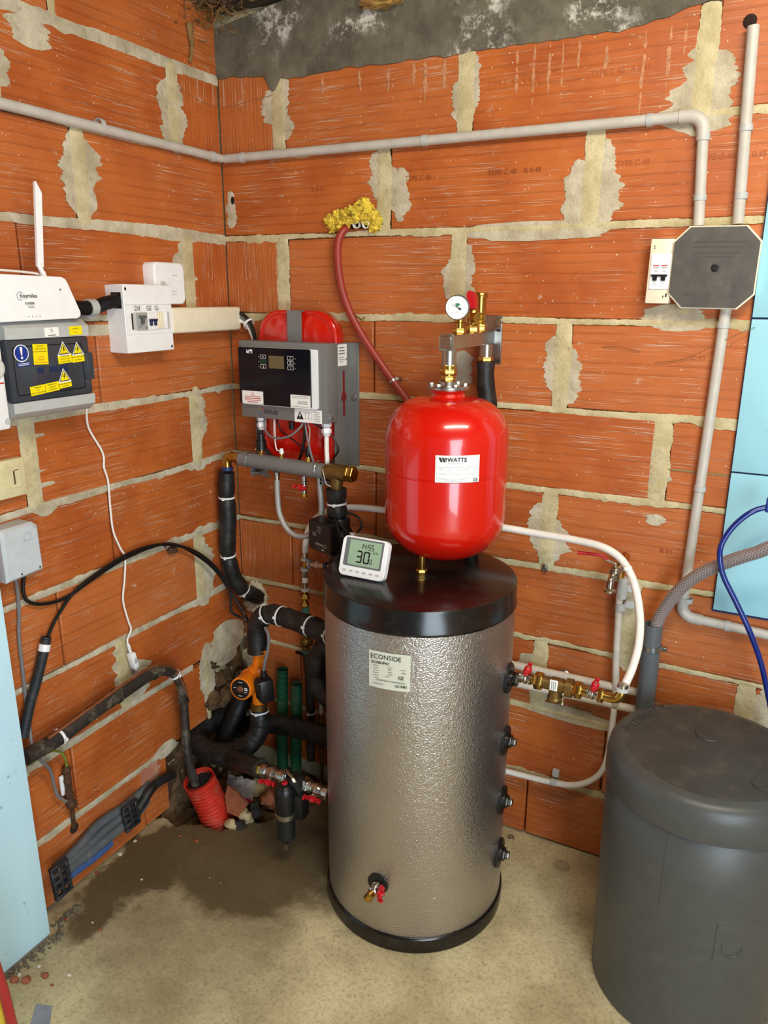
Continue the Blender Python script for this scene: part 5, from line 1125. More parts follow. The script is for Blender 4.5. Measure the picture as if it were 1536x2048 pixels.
# --- corrugated conduits in the chase at the foot of the wall
CH = []
ps = [([(0.0200, -0.8227, 0.1210), (0.0220, -0.7473, 0.1340), (0.0180, -0.6922, 0.1475), (0.0140, -0.6455, 0.1453), (0.0120, -0.5886, 0.1381), (0.0100, -0.5315, 0.1407), (0.0060, -0.4780, 0.1417)], .0115, GREYDUCT, 'topmost grey corrugated conduit in the bundle at the foot of the left wall'),
      ([(0.0300, -0.8317, 0.1168), (0.0280, -0.7548, 0.1171), (0.0260, -0.6853, 0.1251), (0.0220, -0.5999, 0.1248), (0.0180, -0.5322, 0.1206), (0.0080, -0.4819, 0.1246)], .0110, GREYDUCT, 'second grey corrugated conduit of the bundle at the foot of the left wall'),
      ([(0.0360, -0.8383, 0.1049), (0.0360, -0.7634, 0.1050), (0.0340, -0.6954, 0.1037), (0.0300, -0.6103, 0.1023), (0.0200, -0.5364, 0.1007), (0.0080, -0.5004, 0.1027)], .0130, GREYDUCT, 'thick grey corrugated conduit in the middle of the floor-level bundle'),
      ([(0.0360, -0.8443, 0.0838), (0.0380, -0.7836, 0.0871), (0.0340, -0.7153, 0.0803), (0.0240, -0.6548, 0.0749)], .0110, BLUEDUCT, 'blue corrugated conduit lowest in the bundle at the foot of the left wall')]
for p_, r, m_, lb in ps:
    e = MB(); e.corr(p_, r, .0050, .0014, 12); o = e.build('corrugated_conduit', m_); tag(o, lb, 'conduit', 'conduits at the foot of the left wall')
def comb_clamp(px, lb):
    o = thing('conduit_clamp', px[0], lb, 'clamp'); a, b_, c_, d_ = [Vector(q) for q in px]
    e = MB(); Mx = FR((a + b_ + c_ + d_) / 4, (b_ - a), (a - d_)); w_ = (b_ - a).length; h_ = (a - d_).length
    for k in range(3): e.box((-w_ / 2 + w_ * k / 2, 0, .010), (w_ * .22, h_, .010), Mx, .002, 1)
    for k in range(5): e.box((0, -h_ / 2 + h_ * k / 4, .010), (w_ * 1.2, h_ * .09, .012), Mx, .001, 1)
    e.build('clamp_frame', M_('dark_clamp', (34, 38, 44), .45, nz=.1, dust=.1), o)
comb_clamp(((0.0480, -0.8585, 0.1601), (0.0480, -0.8163, 0.1621), (0.0500, -0.8212, 0.0711), (0.0500, -0.8664, 0.0730)), 'black comb clamp on the conduit bundle next to the blue board')
comb_clamp(((0.0340, -0.6181, 0.1610), (0.0340, -0.5737, 0.1636), (0.0360, -0.5685, 0.0951), (0.0360, -0.6105, 0.0883)), 'black comb clamp on the conduit bundle nearer the floor hole')
o = cable('black_floor_sleeve', [(0.0300, -0.5811, 0.0983), (0.0300, -0.5342, 0.1245), (0.0300, -0.5024, 0.1453), (0.0250, -0.4608, 0.1457), (0.0200, -0.4003, 0.1318)], .014, FOAM, 'black sleeve continuing the conduit bundle into the hole by the corner', 8, 12)

# ================================================================== corner plumbing
# --- orange pump
OP = thing('orange_pump', (0.2264, -0.2400, 0.3550), 'orange circulator pump with black finned terminal box in the corner', 'pump')
ctr = Vector((0.1995, -0.2300, 0.4064)); md = Vector((-.10, -.98, -.16)).normalized()          # motor axis points to the viewer
face = Vector((0.2094, -0.2950, 0.4143)); back = ctr + (ctr - face).normalized() * .012
md = (face - back).normalized(); Mm = AX(back, md); L = (face - back).length
e = MB(); e.lathe([(.020, -.020), (.036, -.012), (.040, 0), (.040, .012), (.0345, .016), (.0345, L - .006), (.0335, L - .001), (.0315, L)], Mm, 30); bd = e.build('motor_body', ORANGE, OP)
Mf = AX(face, md)
e = MB(); e.lathe([(0, .0005), (.0292, .0005)], Mf, 30); fp = e.build('face_plate', BLACKPL, bd)
e = MB(); e.lathe([(.0095, .0005), (.0095, .003), (.007, .004)], Mf, 18); e.build('vent_screw', COPPER, fp)
lines([(.0175, .004, .009, .003), (.0185, -.001, .010, .003), (.0165, -.008, .010, .0012), (-.018, .002, .008, .0014), (0, .020, .012, .0014), (0, -.021, .012, .0014)], Mf, WHITEINK, fp, z=.0009)
vol = Vector((0.2094, -0.2150, 0.4217))
e = MB(); e.sphere(vol, .036, 18, 12, I4, (1, .8, 1.0)); 
topf = Vector((0.2226, -0.2150, 0.5022)); e.cyl(vol, topf, .019, 18, .016); e.lathe([(.016, 0), (.026, .003), (.026, .016), (.018, .018)], AX(topf - Vector((0, 0, .006)), (0, 0, 1)), 20)
botf = Vector((0.2115, -0.2150, 0.3179)); e.cyl(vol, botf, .019, 18, .018); e.build('volute', ORANGE, OP)
for s in (-1, 1): e = MB(); e.cyl(back + Vector((s * .034, -.004, .020)), back + Vector((s * .034, -.014, .020)), .005, 8); e.build('bolt', ZINC, OP)
e = MB(); e.cyl(botf + Vector((0, 0, .012)), botf - Vector((0, 0, .012)), .024, 20); e.build('union_nut', BRONZE, OP)
# terminal box
tb = Vector((0.2787, -0.2700, 0.4201)); Mt = FR(tb, (.80, -.56, .05), (-.02, -.06, 1))
e = MB(); e.box((0, 0, 0), (.046, .070, .042), Mt, .006, 2)
for k in range(7): e.box((-.015 + .005 * k + .0, .002, .0215), (.0022, .058, .006), Mt, .0008, 1)
BXp = e.build('terminal_box', BLACKPL, OP)
e = MB(); q = Mt @ Vector((-.010, .036, -.004)); e.lathe([(.011, -.006), (.011, .006), (.009, .008), (.009, .016), (.007, .018)], AX(q, (0, 0, 1)), 16); e.build('cable_gland', BLACKPL, BXp)
for (x, y) in ((-.018, .029), (.018, .029), (-.018, -.029), (.018, -.029)): e = MB(); e.lathe([(.0024, .021), (.0024, .0235), (.001, .024)], Mt @ Matrix.Translation((x, y, 0)), 8); e.build('screw', NICKEL, BXp)
pipe(OP, [q + Vector((0, 0, .014)), q + Vector((.008, -.004, .045)), (0.2893, -0.2620, 0.5462), (0.2930, -0.2620, 0.5875), (0.2729, -0.2500, 0.6045)], .0045, CABLEG, 'grey_cable', 8)
# --- insulated pipe from pump to tank
o = thing('insulated_tank_pipe', (0.2155, -0.2150, 0.5054), 'black foam-wrapped pipe arching from the orange pump over to the silver tank', 'pipe')
hose(o, [(0.2171, -0.2150, 0.5009), (0.2142, -0.2150, 0.5504), (0.2218, -0.2150, 0.5936), (0.2574, -0.2150, 0.6295), (0.3001, -0.2180, 0.6348), (0.3596, -0.2250, 0.6346), (0.4244, -0.2350, 0.6327), (0.4982, -0.2500, 0.6311), (0.5492, -0.2700, 0.6362)], .0315, 'insulation_sleeve', (.33, .45, .68, .86), bulge=.16, wrinkle=.02, seed=3.3)
o = thing('insulated_tank_elbow', (0.4236, -0.2000, 0.4843), 'wrinkled black insulated elbow squeezed between the tank and the wall', 'pipe')
hose(o, [(0.4720, -0.2000, 0.5815), (0.4334, -0.2000, 0.5495), (0.4138, -0.2000, 0.4977), (0.4160, -0.2000, 0.4473), (0.4537, -0.2100, 0.4172), (0.5153, -0.2300, 0.4201)], .033, 'insulation_sleeve', (), bulge=.12, wrinkle=.10, seed=8)
o = thing('foam_plug', (0.0334, -0.0300, 0.3547), 'cream foam plug behind the orange pump at the wall corner', 'foam')
e = MB()
for i in range(5): e.blob(Vector((0.0495, -0.0500, 0.3712)) + Vector((random.uniform(-.012, .012), 0, random.uniform(-.02, .02))), (.016, .016, .018), i, .3, 12, 8, 5)
e.build('foam_lumps', FOAMW, o)
# --- lower insulated loop from pump to filter
o = thing('insulated_lower_loop', (0.1204, -0.3000, 0.1606), 'thick black insulated hose looping from under the orange pump round to the left', 'pipe')
hose(o, [(0.2129, -0.2150, 0.3080), (0.2163, -0.2200, 0.2654), (0.2144, -0.2350, 0.2300), (0.1961, -0.2600, 0.2006), (0.1629, -0.2800, 0.1777)], .0300, 'wrinkled_sleeve', (.02,), bulge=.05, wrinkle=.07, seed=5)
hose(o, [(0.1691, -0.2780, 0.1802), (0.1125, -0.2900, 0.1644), (0.0535, -0.2900, 0.1602), (0.0029, -0.2700, 0.1689), (-0.0205, -0.2300, 0.1792), (-0.0154, -0.1700, 0.1809), (-0.0098, -0.1000, 0.1825)], .0330, 'outer_sleeve', (), bulge=.02, seed=5.5)
o = thing('slanting_black_pipe', (0.0148, -0.1500, 0.1041), 'straight black pipe slanting up behind the orange pump', 'pipe')
hose(o, [(0.0172, -0.2000, 0.0870), (0.0444, -0.1700, 0.1521), (0.0642, -0.1300, 0.2279), (0.0643, -0.0900, 0.2716)], .030, 'pipe_sleeve', (), bulge=.0, seed=2)
o = thing('horizontal_black_pipe', (0.2175, -0.1200, 0.2024), 'black foam-wrapped horizontal pipe passing in front of the green ducts to the tank', 'pipe')
hose(o, [(-0.0489, -0.1000, 0.0759), (0.0896, -0.1100, 0.1600), (0.2249, -0.1300, 0.2118), (0.3258, -0.1400, 0.2273), (0.4286, -0.1600, 0.2464), (0.5094, -0.1800, 0.2669)], .031, 'insulation_sleeve', (), bulge=.04, seed=2.9)
o = thing('lower_filter_pipe', (0.2465, -0.3600, 0.2195), 'black insulated pipe feeding the left valve of the dirt filter', 'pipe')
hose(o, [(0.0697, -0.2400, 0.1360), (0.1691, -0.3000, 0.1759), (0.2817, -0.3700, 0.2319), (0.3522, -0.4000, 0.2567)], .0255, 'insulation_sleeve', (), bulge=.05, seed=9)
# --- magnetic dirt filter
fy = -.40
F_ = thing('dirt_filter', (.43, fy, .02), 'black magnetic dirt filter with red cap standing left of the silver tank', 'filter')
zc = .250; a0 = Vector((0.3555, -0.4000, 0.2546)); a1 = Vector((0.4355, -0.4000, 0.2556)); c0 = Vector((0.4776, -0.4000, 0.2540)); b0 = Vector((0.5032, -0.4000, 0.2548)); b1 = Vector((.577, fy, b0.z - .004))
e = MB(); e.hexn(a0 - (a1 - a0) * .25, a0 + (a1 - a0) * .12, .0200); e.build('brass_union', BRASS, F_)
v1 = ball_valve(F_, a0, a1, .0190, (.0, -1, -.25), hw=.026, along=True); v2 = ball_valve(F_, b0, b1 - (b1 - b0) * .06, .0190, (.0, -1, -.25), hw=.026, along=True)
e = MB(); e.hexn(a1 - (a1 - a0) * .12, a1 + (a1 - a0) * .10, .0215); e.build('lock_nut', NICKEL, F_)
e = MB(); e.hexn(b0 - (b1 - b0) * .14, b0 + (b1 - b0) * .10, .0215); e.build('lock_nut', NICKEL, F_)
hd = Vector((0.4743, -0.4000, 0.2497)); cx = Vector((0.4557, -0.4350, 0.2379))
e = MB(); e.lathe([(.020, -.02), (.032, -.014), (.034, 0), (.034, .020), (.028, .026)], AX(hd, (cx - hd).normalized() + Vector((.1, -.6, -.1))), 26); e.sphere(hd, .030, 18, 12)
e.tube(smooth_path([hd, hd.lerp(cx, .5) - Vector((0, 0, .004)), cx - Vector((0, 0, .016)), cx - Vector((0, 0, .03))], 6), .022, 20); bd = e.build('filter_head', BLACKPL, F_)
e = MB(); e.lathe([(.032, -.003), (.0355, -.003), (.0355, .004), (.032, .004)], AX(hd + Vector((-.012, -.008, .004)), (cx - hd)), 28, cap=False); e.build('head_ring', STEEL, bd)
bz = Vector((cx.x, cx.y, 0)); Mz = Matrix.Translation(bz)
z1 = cx.z + .012
e = MB(); e.lathe([(.0275, z1 - .070), (.0285, z1 - .016), (.0275, z1 - .002), (.0235, z1 + .009), (.017, z1 + .0155), (.009, z1 + .018)], Mz, 28); e.build('canister_dome', BLACKPL, F_)
e = MB(); e.lathe([(.0085, z1 + .015), (.0088, z1 + .020), (.0065, z1 + .022)], Mz, 16); e.build('red_cap', REDPL, F_)
e = MB(); e.lathe([(.0275, z1 - .082), (.0295, z1 - .081), (.0295, z1 - .069), (.0275, z1 - .068)], Mz, 28); e.build('steel_band', STEEL, F_)
e = MB(); e.lathe([(.010, z1 - .168), (.014, z1 - .160), (.020, z1 - .152), (.0245, z1 - .148), (.0245, z1 - .082)], Mz, 28); e.build('canister_body', M_('matt_black_sleeve', (18, 18, 18), .6), F_)
e = MB(); e.lathe([(.006, z1 - .192), (.0095, z1 - .190), (.0095, z1 - .168)], Mz, 8); e.build('drain_tip', NICKEL, F_)
e = MB(); e.box(hd + Vector((.022, -.02, -.045)), (.030, .04, .075), I4, .008, 2); e.build('magnet_housing', BLACKPL, F_)
# --- corrugated ducts
def duct(name, pts, r, m, lb, pitch=.0080, amp=.0032, cat='duct'):
    o = thing(name, pts[-1], lb, cat); e = MB(); e.corr(pts, r, pitch, amp, 22, hollow=True); e.build('corrugated_tube', m, o)
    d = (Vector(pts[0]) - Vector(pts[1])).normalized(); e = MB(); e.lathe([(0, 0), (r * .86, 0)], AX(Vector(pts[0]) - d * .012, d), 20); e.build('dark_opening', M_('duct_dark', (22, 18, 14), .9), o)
    return o
duct('green_corrugated_duct', [(0.1845, -0.0500, 0.3589), (0.1837, -0.0550, 0.2493), (0.1802, -0.0600, 0.1215), (0.1859, -0.0700, -0.0133)], .0165, GREENDUCT, 'taller green corrugated duct rising beside the back wall in the corner')
duct('green_corrugated_duct', [(0.2441, -0.0600, 0.3271), (0.2424, -0.0620, 0.2326), (0.2396, -0.0660, 0.1240), (0.2381, -0.0700, -0.0019)], .0160, GREENDUCT, 'shorter green corrugated duct nearer to the silver tank')
duct('red_corrugated_duct', [(.092, -.368, .118), (.096, -.362, .095), (.108, -.354, .055), (.128, -.348, .0), (.150, -.345, -.065)], .045, REDDUCT, 'wide red corrugated duct sticking out of the broken floor corner', .0125, .0042)
o = thing('dark_wrapped_tube', (0.2873, -0.0500, 0.2747), 'dark wrapped upright tube between the green duct and the tank', 'pipe')
e = MB(); e.tube(smooth_path([(0.2786, -0.0500, 0.4393), (0.2873, -0.0500, 0.3457), (0.2897, -0.0500, 0.2214), (0.2853, -0.0500, 0.0541)], 6), .013, 12); e.build('tube', M_('dark_wrap', (40, 38, 34), .6, nz=.2, dust=.25), o); tie(o, (0.2899, -0.0500, 0.2305), (0, 0, 1), .0135, WHITEPL, .004)
o = thing('corroded_shutoff', (0.2831, -0.0500, 0.4661), 'small corroded brass shut-off with verdigris on the back wall behind the insulated pipe', 'valve')
e = MB(); e.cyl((0.2788, -0.0500, 0.5129), (0.2769, -0.0500, 0.4441), .012, 12); e.sphere((0.2811, -0.0550, 0.4764), .016, 12, 8); e.cyl((0.2609, -0.0500, 0.4731), (0.2982, -0.0500, 0.4781), .010, 12); e.build('body', BRONZE, o)
e = MB(); e.cyl((0.2770, -0.0500, 0.4493), (0.2767, -0.0500, 0.4372), .014, 12); e.build('verdigris_nut', M_('verdigris', (70, 120, 112), .8, nz=.2), o)
e = MB(); e.box((0.2609, -0.0600, 0.4379), (.030, .008, .008)); e.build('lever', BLACKPL, o)
o = thing('short_white_pipe', (0.3233, -0.0400, 0.2346), 'short white pipe end behind the left side of the silver tank', 'pipe')
e = MB(); e.cyl((0.3232, -0.0400, 0.3148), (0.3233, -0.0400, 0.2310), .0070, 14); e.build('pipe', WPIPE, o); e = MB(); e.cyl((0.3233, -0.0400, 0.2310), (0.3224, -0.0400, 0.1927), .0085, 12); e.build('coupling', BRONZE, o)
o = thing('brass_stub', (0.3242, -0.0400, 0.0978), 'thin brass stub pipe standing low behind the silver tank', 'pipe')
e = MB(); e.cyl((0.3258, -0.0450, 0.1122), (0.3263, -0.0500, -0.0118), .006, 10); e.build('tube', BRONZE, o); e = MB(); e.cyl((0.3258, -0.0450, 0.1122), (0.3253, -0.0450, 0.0917), .008, 10); e.build('cap', BRASS, o)
# --- white multilayer pipe: tee -> arch behind the vessel -> right-hand arch -> brass elbow
o = thing('white_supply_pipe', (0.2890, -0.0600, 0.7677), 'white flexible pipe arching behind the red vessel and down to the brass fill valves', 'pipe')
pts = [(0.2889, -0.0600, 0.7645), (0.2918, -0.0600, 0.8029), (0.3036, -0.0600, 0.8484), (0.3343, -0.0600, 0.8913), (0.3793, -0.0600, 0.9187), (0.4462, -0.0600, 0.9366), (0.5506, -0.0750, 0.9485), (0.6644, -0.0900, 0.9523), (0.7666, -0.0920, 0.9533), (0.9012, -0.0850, 0.9519), (1.0042, -0.0800, 0.9473), (1.0928, -0.0850, 0.9468), (1.1622, -0.1000, 0.9443), (1.2062, -0.1100, 0.9271), (1.2376, -0.1300, 0.8968), (1.2587, -0.1550, 0.8601), (1.2741, -0.1800, 0.8111), (1.2803, -0.2100, 0.7632), (1.2765, -0.2400, 0.7200), (1.2700, -0.2700, 0.6956), (1.2650, -0.2860, 0.6763)]
e = MB(); e.tube(smooth_path(pts, 8), .0092, 16); e.build('pipe', WPIPE, o)
tie(o, (1.2268, -0.1200, 0.9089), (.35, -.2, -.9), .0095, CABLEW, .005)
# --- press tee under it
o = thing('press_tee_set', (0.2848, -0.0600, 0.6215), 'chain of nickel press fittings and brass tee below the white pipe left of the tank', 'pipe fitting')
def ringset(a, b_, r, m, nm): e = MB(); e.cyl(a, b_, r, 16); return e.build(nm, m, o)
ringset((0.2893, -0.0600, 0.7772), (0.2886, -0.0600, 0.7533), .0098, NICKEL, 'press_sleeve'); ringset((0.2887, -0.0600, 0.7581), (0.2885, -0.0600, 0.7517), .0128, LGREY, 'collar'); ringset((0.2886, -0.0600, 0.7533), (0.2877, -0.0600, 0.7244), .0075, BRASS, 'tee_body'); ringset((0.2878, -0.0600, 0.7276), (0.2875, -0.0600, 0.7179), .0128, LGREY, 'collar')
ringset((0.2876, -0.0600, 0.7195), (0.2869, -0.0600, 0.6969), .0098, NICKEL, 'press_sleeve'); ringset((0.2870, -0.0600, 0.6985), (0.2865, -0.0600, 0.6806), .0092, WPIPE, 'pipe_piece'); ringset((0.2865, -0.0600, 0.6806), (0.2859, -0.0600, 0.6594), .0098, NICKEL, 'press_sleeve'); ringset((0.2859, -0.0600, 0.6610), (0.2857, -0.0600, 0.6528), .0128, LGREY, 'collar')
ringset((0.2881, -0.0600, 0.7389), (0.3116, -0.0630, 0.7422), .0075, BRASS, 'branch'); ringset((0.3045, -0.0630, 0.7426), (0.3122, -0.0640, 0.7435), .0128, LGREY, 'collar'); ringset((0.3122, -0.0640, 0.7435), (0.3683, -0.0750, 0.7511), .0098, NICKEL, 'press_sleeve'); ringset((0.3360, -0.0680, 0.7472), (0.3443, -0.0700, 0.7481), .0108, WPIPE, 'collar'); ringset((0.3683, -0.0750, 0.7511), (0.3799, -0.0770, 0.7522), .0120, BLUEPL, 'blue_collar'); ringset((0.3799, -0.0770, 0.7522), (0.4103, -0.0820, 0.7545), .0085, NICKEL, 'press_sleeve')
e = MB(); e.cyl((0.2857, -0.0600, 0.6545), (0.2853, -0.0600, 0.6380), .009, 14); e.hexn((0.2854, -0.0600, 0.6413), (0.2849, -0.0600, 0.6248), .0150); e.cyl((0.2849, -0.0600, 0.6265), (0.2845, -0.0600, 0.6116), .010, 14); e.hexn((0.2845, -0.0600, 0.6132), (0.2842, -0.0600, 0.5999), .0130); e.build('brass_adaptor', BRASS, o)
e = MB(); e.cyl((0.2860, -0.0600, 0.6020), (0.2836, -0.0550, 0.5664), .011, 14); e.build('verdigris_union', MT['verdigris'], o)
e = MB(); e.cyl((0.2837, -0.0550, 0.5697), (0.2819, -0.0520, 0.5093), .009, 14); e.build('old_pipe', BRONZE, o)
# --- rubble in the corner
def shard(name, pts, th, m, lb, cat):
    P = [Vector(p) for p in pts]; n_ = (P[1] - P[0]).cross(P[2] - P[0]).normalized(); V = P + [p - n_ * th for p in P]; n = len(P); e = MB()
    e.add(V, [list(range(n)), list(range(n, 2 * n))[::-1]] + [(i, n + i, n + (i + 1) % n, (i + 1) % n) for i in range(n)]); return tag(e.build(name, m), lb, cat)
shard('clay_shard', [(0.1816, -0.3425, 0.0200), (0.1641, -0.3269, 0.0600), (0.1690, -0.3162, 0.0900), (0.2079, -0.3209, 0.0800), (0.2362, -0.3163, 0.0500), (0.2238, -0.3460, 0.0200)], .012, SHARD, 'flat orange clay shard leaning in the broken floor beside the red duct', 'shard')
def stone(p, d, m, lb, sdd, nm='stone', cat='stone', grp=None):
    e = MB(); e.blob(p, d, sdd, .28, 14, 9, 3); return tag(e.build(nm, m), lb, cat, grp)
stone((0.2357, -0.3332, 0.0120), (.022, .02, .024), STONE, 'pale rounded stone right of the clay shard by the floor hole', 3)
stone((0.2124, -0.3751, 0.0080), (.024, .014, .014), STONE, 'flat pale stone at the foot of the red duct', 5)
stone((0.2418, -0.2966, 0.0140), (.022, .02, .026), M_('dark_stone', (46, 38, 30), .9, nz=.2, bump=.6, bscale=90), 'dark stone right of the pale stones at the floor hole', 7)
stone((-0.0868, -0.3475, 0.0200), (.026, .022, .026), M_('white_stone', (206, 196, 172), .9, nz=.1, bump=.7, bscale=80), 'white chalky stone at the foot of the wall left of the red duct', 11)
stone((0.2354, -0.3622, 0.0040), (.020, .016, .016), M_('dark_stone', (46, 38, 30), .9), 'dark pipe stub beside the flat pale stone', 9)
stone((0.0407, -0.2178, -0.0200), (.03, .025, .02), SHARD, 'reddish rubble lump in the hole behind the red duct', 13); stone((0.2263, -0.2001, -0.0200), (.03, .03, .03), SHARD, 'brownish rubble lump under the dirt filter pipe', 15); stone((0.1517, -0.1524, -0.0300), (.03, .03, .025), STONE, 'pale rubble lump under the left filter valve', 17)
o = thing('plastic_wrapper', (0.0784, -0.1620, -0.0200), 'crumpled clear and pink plastic wrapper in the floor hole', 'wrapper')
e = MB(); nx, ny = 12, 7; c0_ = Vector((0.0718, -0.2092, 0.0300)); ex = Vector((0.1723, -0.1974, 0.0300)) - c0_; ey = Vector((.015, -.04, -.04))
e.add([c0_ + ex * (i / nx) + ey * (j / ny) + Vector((0, 0, .012 * mnoise.noise(Vector((i * .9, j * .9, 1))))) for j in range(ny + 1) for i in range(nx + 1)], [(j * (nx + 1) + i, j * (nx + 1) + i + 1, (j + 1) * (nx + 1) + i + 1, (j + 1) * (nx + 1) + i) for j in range(ny) for i in range(nx)]); e.build('film', M_('clear_film', (186, 176, 172), .15, alpha=.75, nz=.2, nscale=60), o)
e = MB(); e.add([c0_ + ex * (i / nx) + ey * (1 + .15 * (j)) + Vector((0, -.002, .002 + .008 * mnoise.noise(Vector((i * .9, 7 + j, 1))))) for j in range(2) for i in range(nx + 1)], [(i, i + 1, nx + 2 + i, nx + 1 + i) for i in range(nx)]); e.build('pink_stripe', M_('pink_film', (190, 40, 80), .3), o)
random.seed(21)
CR = [((0.0118, -0.6157, 0.0030), .008, 0), ((0.0100, -0.5571, 0.0030), .006, 0), ((0.0081, -0.6965, 0.0020), .005, 1), ((0.0664, -0.8475, 0.0030), .006, 1), ((0.1680, -0.8317, 0.0020), .006, 1), ((0.1352, -0.6586, 0.0020), .004, 0), ((0.1040, -1.0121, 0.0030), .006, 0), ((0.1298, -1.0135, 0.0030), .012, 1), ((0.1032, -1.0246, 0.0030), .012, 1), ((0.1571, -0.9842, 0.0030), .010, 1), ((0.2053, -0.9578, 0.0020), .006, 0), ((0.1244, -0.9743, 0.0020), .005, 0), ((0.1332, -0.8237, 0.0020), .0035, 0), ((0.1091, -0.4797, 0.0020), .006, 1), ((0.1635, -0.4734, 0.0010), .008, 1), ((0.1926, -0.9943, 0.0020), .004, 1)]
NMS = ['largest white crumb on the floor near the conduit clamp', 'small white crumb by the foot of the left wall', 'small clay crumb below the conduit bundle', 'pinkish crumb just right of the blue board foot', 'round clay crumb on the open floor', 'tiny white crumb on the dark damp patch', 'white crumb at the lower foot of the blue board', 'orange clay flake below the blue board corner', 'clay flake nearest the red handle', 'orange clay flake lying right of the blue board foot', 'white chip right of the clay flakes', 'narrow white chip below the blue board', 'tiny white chip on the open floor', 'red clay sliver on the damp patch below the red duct', 'flat red clay chip on the damp patch right of the sliver', 'tiny clay chip below the white chips']
for i, (p, s, k) in enumerate(CR):
    e = MB(); e.blob(p, (s, s * .75, s * .5), i * 2.3, .3, 9, 6, 3); tag(e.build('floor_crumb', SHARD if k else MT['white_stone']), NMS[i], 'crumb', 'crumbs scattered on the floor')
# gravelly dirt along the foot of the blue board
e = MB(); random.seed(4)
for i in range(260):
    y = random.uniform(-1.04, -.80); x = .078 + abs(random.gauss(0, .012)) + (.0 if y < -.88 else -.03); s = random.uniform(.0012, .004)
    e.blob((x, y, s * .4), (s, s, s * .7), i, .3, 5, 4, 3)
o = tag(e.build('board_grit', M_('grey_grit', (104, 94, 82), .95, nz=.4, nscale=300)), 'grit swept along the foot of the blue board', 'grit'); o['kind'] = 'stuff'
# grey card and handled tool at the lower left corner
e = MB(); q = [(0.2407, -1.0931, 0.0020), (0.2013, -1.0440, 0.0020), (0.2368, -1.0309, 0.0020), (0.2785, -1.0732, 0.0020)]; e.add(q + [(p[0], p[1], .0003) for p in q], [(0, 3, 2, 1), (0, 1, 5, 4), (1, 2, 6, 5), (2, 3, 7, 6), (3, 0, 4, 7)]); tag(e.build('grey_card', M_('blue_grey_card', (138, 138, 148), .6, nz=.08)), 'flat blue-grey card lying on the floor at the lower left corner', 'card')
o = thing('red_handled_tool', (0.2367, -1.1062, 0.0000), 'red tubular handle with a yellow bar beside it at the bottom left corner', 'tool')
e = MB(); e.tube([(0.2973, -1.1539, 0.0200), (0.3300, -1.1838, 0.2416), (0.3800, -1.2325, 0.4759)], .0095, 16); e.build('red_tube', M_('red_powder_coat', (170, 34, 40), .4), o)
e = MB(); e.tube([(0.2610, -1.1610, 0.0200), (0.3000, -1.1843, 0.1832), (0.3400, -1.2276, 0.3874)], .013, 14); e.build('yellow_bar', M_('yellow_paint', (226, 196, 60), .5), o)

# ================================================================== back wall, right half
# --- long conduit with elbow down to the junction box, second vertical conduit
dz = .013
c1 = Vector((1.2769, -0.0130, 1.8815)); 
o = conduit('wall_conduit', [(0.0218, -0.0130, 1.8832), (0.3523, -0.0130, 1.8830)], 'long grey conduit rising across the back wall and turning down to the junction box', [], (0, -1, 0))
o.location = (0, 0, 0)
for ch in list(o.children): bpy.data.objects.remove(ch)
s0, s1 = Vector((0.0218, -0.0130, 1.8832)), Vector((1.2733, -0.0130, 1.8799)); d1 = (s0 - s1).normalized(); bot = Vector((1.2867, -0.0130, 1.6636)); d2 = (bot - s1).normalized()
e = MB(); e.cyl(s0, s1 + d1 * .03, .0115, 18); e.build('tube', CONDUIT, o); e = MB(); e.cyl(s1 + d2 * .03, bot, .0115, 18); e.build('tube', CONDUIT, o)
def elbow(o, c, da, db, r=.0137, R=.028, m=CONDUIT):
    P = [c + da * (R + .020), c + da * R] + [c + da * R * (1 - math.sin(t)) + db * R * (1 - math.cos(t)) for t in [PI / 2 * i / 8 for i in range(1, 8)]] + [c + db * R, c + db * (R + .020)]
    e = MB(); e.tube(P, r, 18); return e.build('elbow', m, o)
elbow(o, s1, d1, d2)
for px in ((0.6388, -0.0130, 1.8818), (0.0845, -0.0130, 1.8826), (1.1660, -0.0130, 1.8801)): clip_on(o, px, (1, 0, .02), (0, -1, 0), .0115)
for px in ((1.2771, -0.0130, 1.8371), (1.2834, -0.0130, 1.7205)): clip_on(o, px, (0, 0, 1), (0, -1, 0), .0115)
o = thing('vertical_wall_conduit', (1.3675, -0.0130, 1.6667), 'grey conduit dropping from a wall hole at the top right to the junction box', 'conduit')
e = MB(); e.cyl((1.3470, -0.0130, 2.0320), (1.3639, -0.0130, 1.6649), .0115, 18); e.build('tube', CONDUIT, o)
for px in ((1.3564, -0.0130, 1.8484), (1.3629, -0.0130, 1.7195)): clip_on(o, px, (-.02, 0, 1), (0, -1, 0), .0115)
e = MB(); e.sphere((1.3385, 0.0000, 2.0453), .013, 14, 8, I4, (1, .2, 1)); e.build('wall_hole', MT['dark_earth_hole'], o)
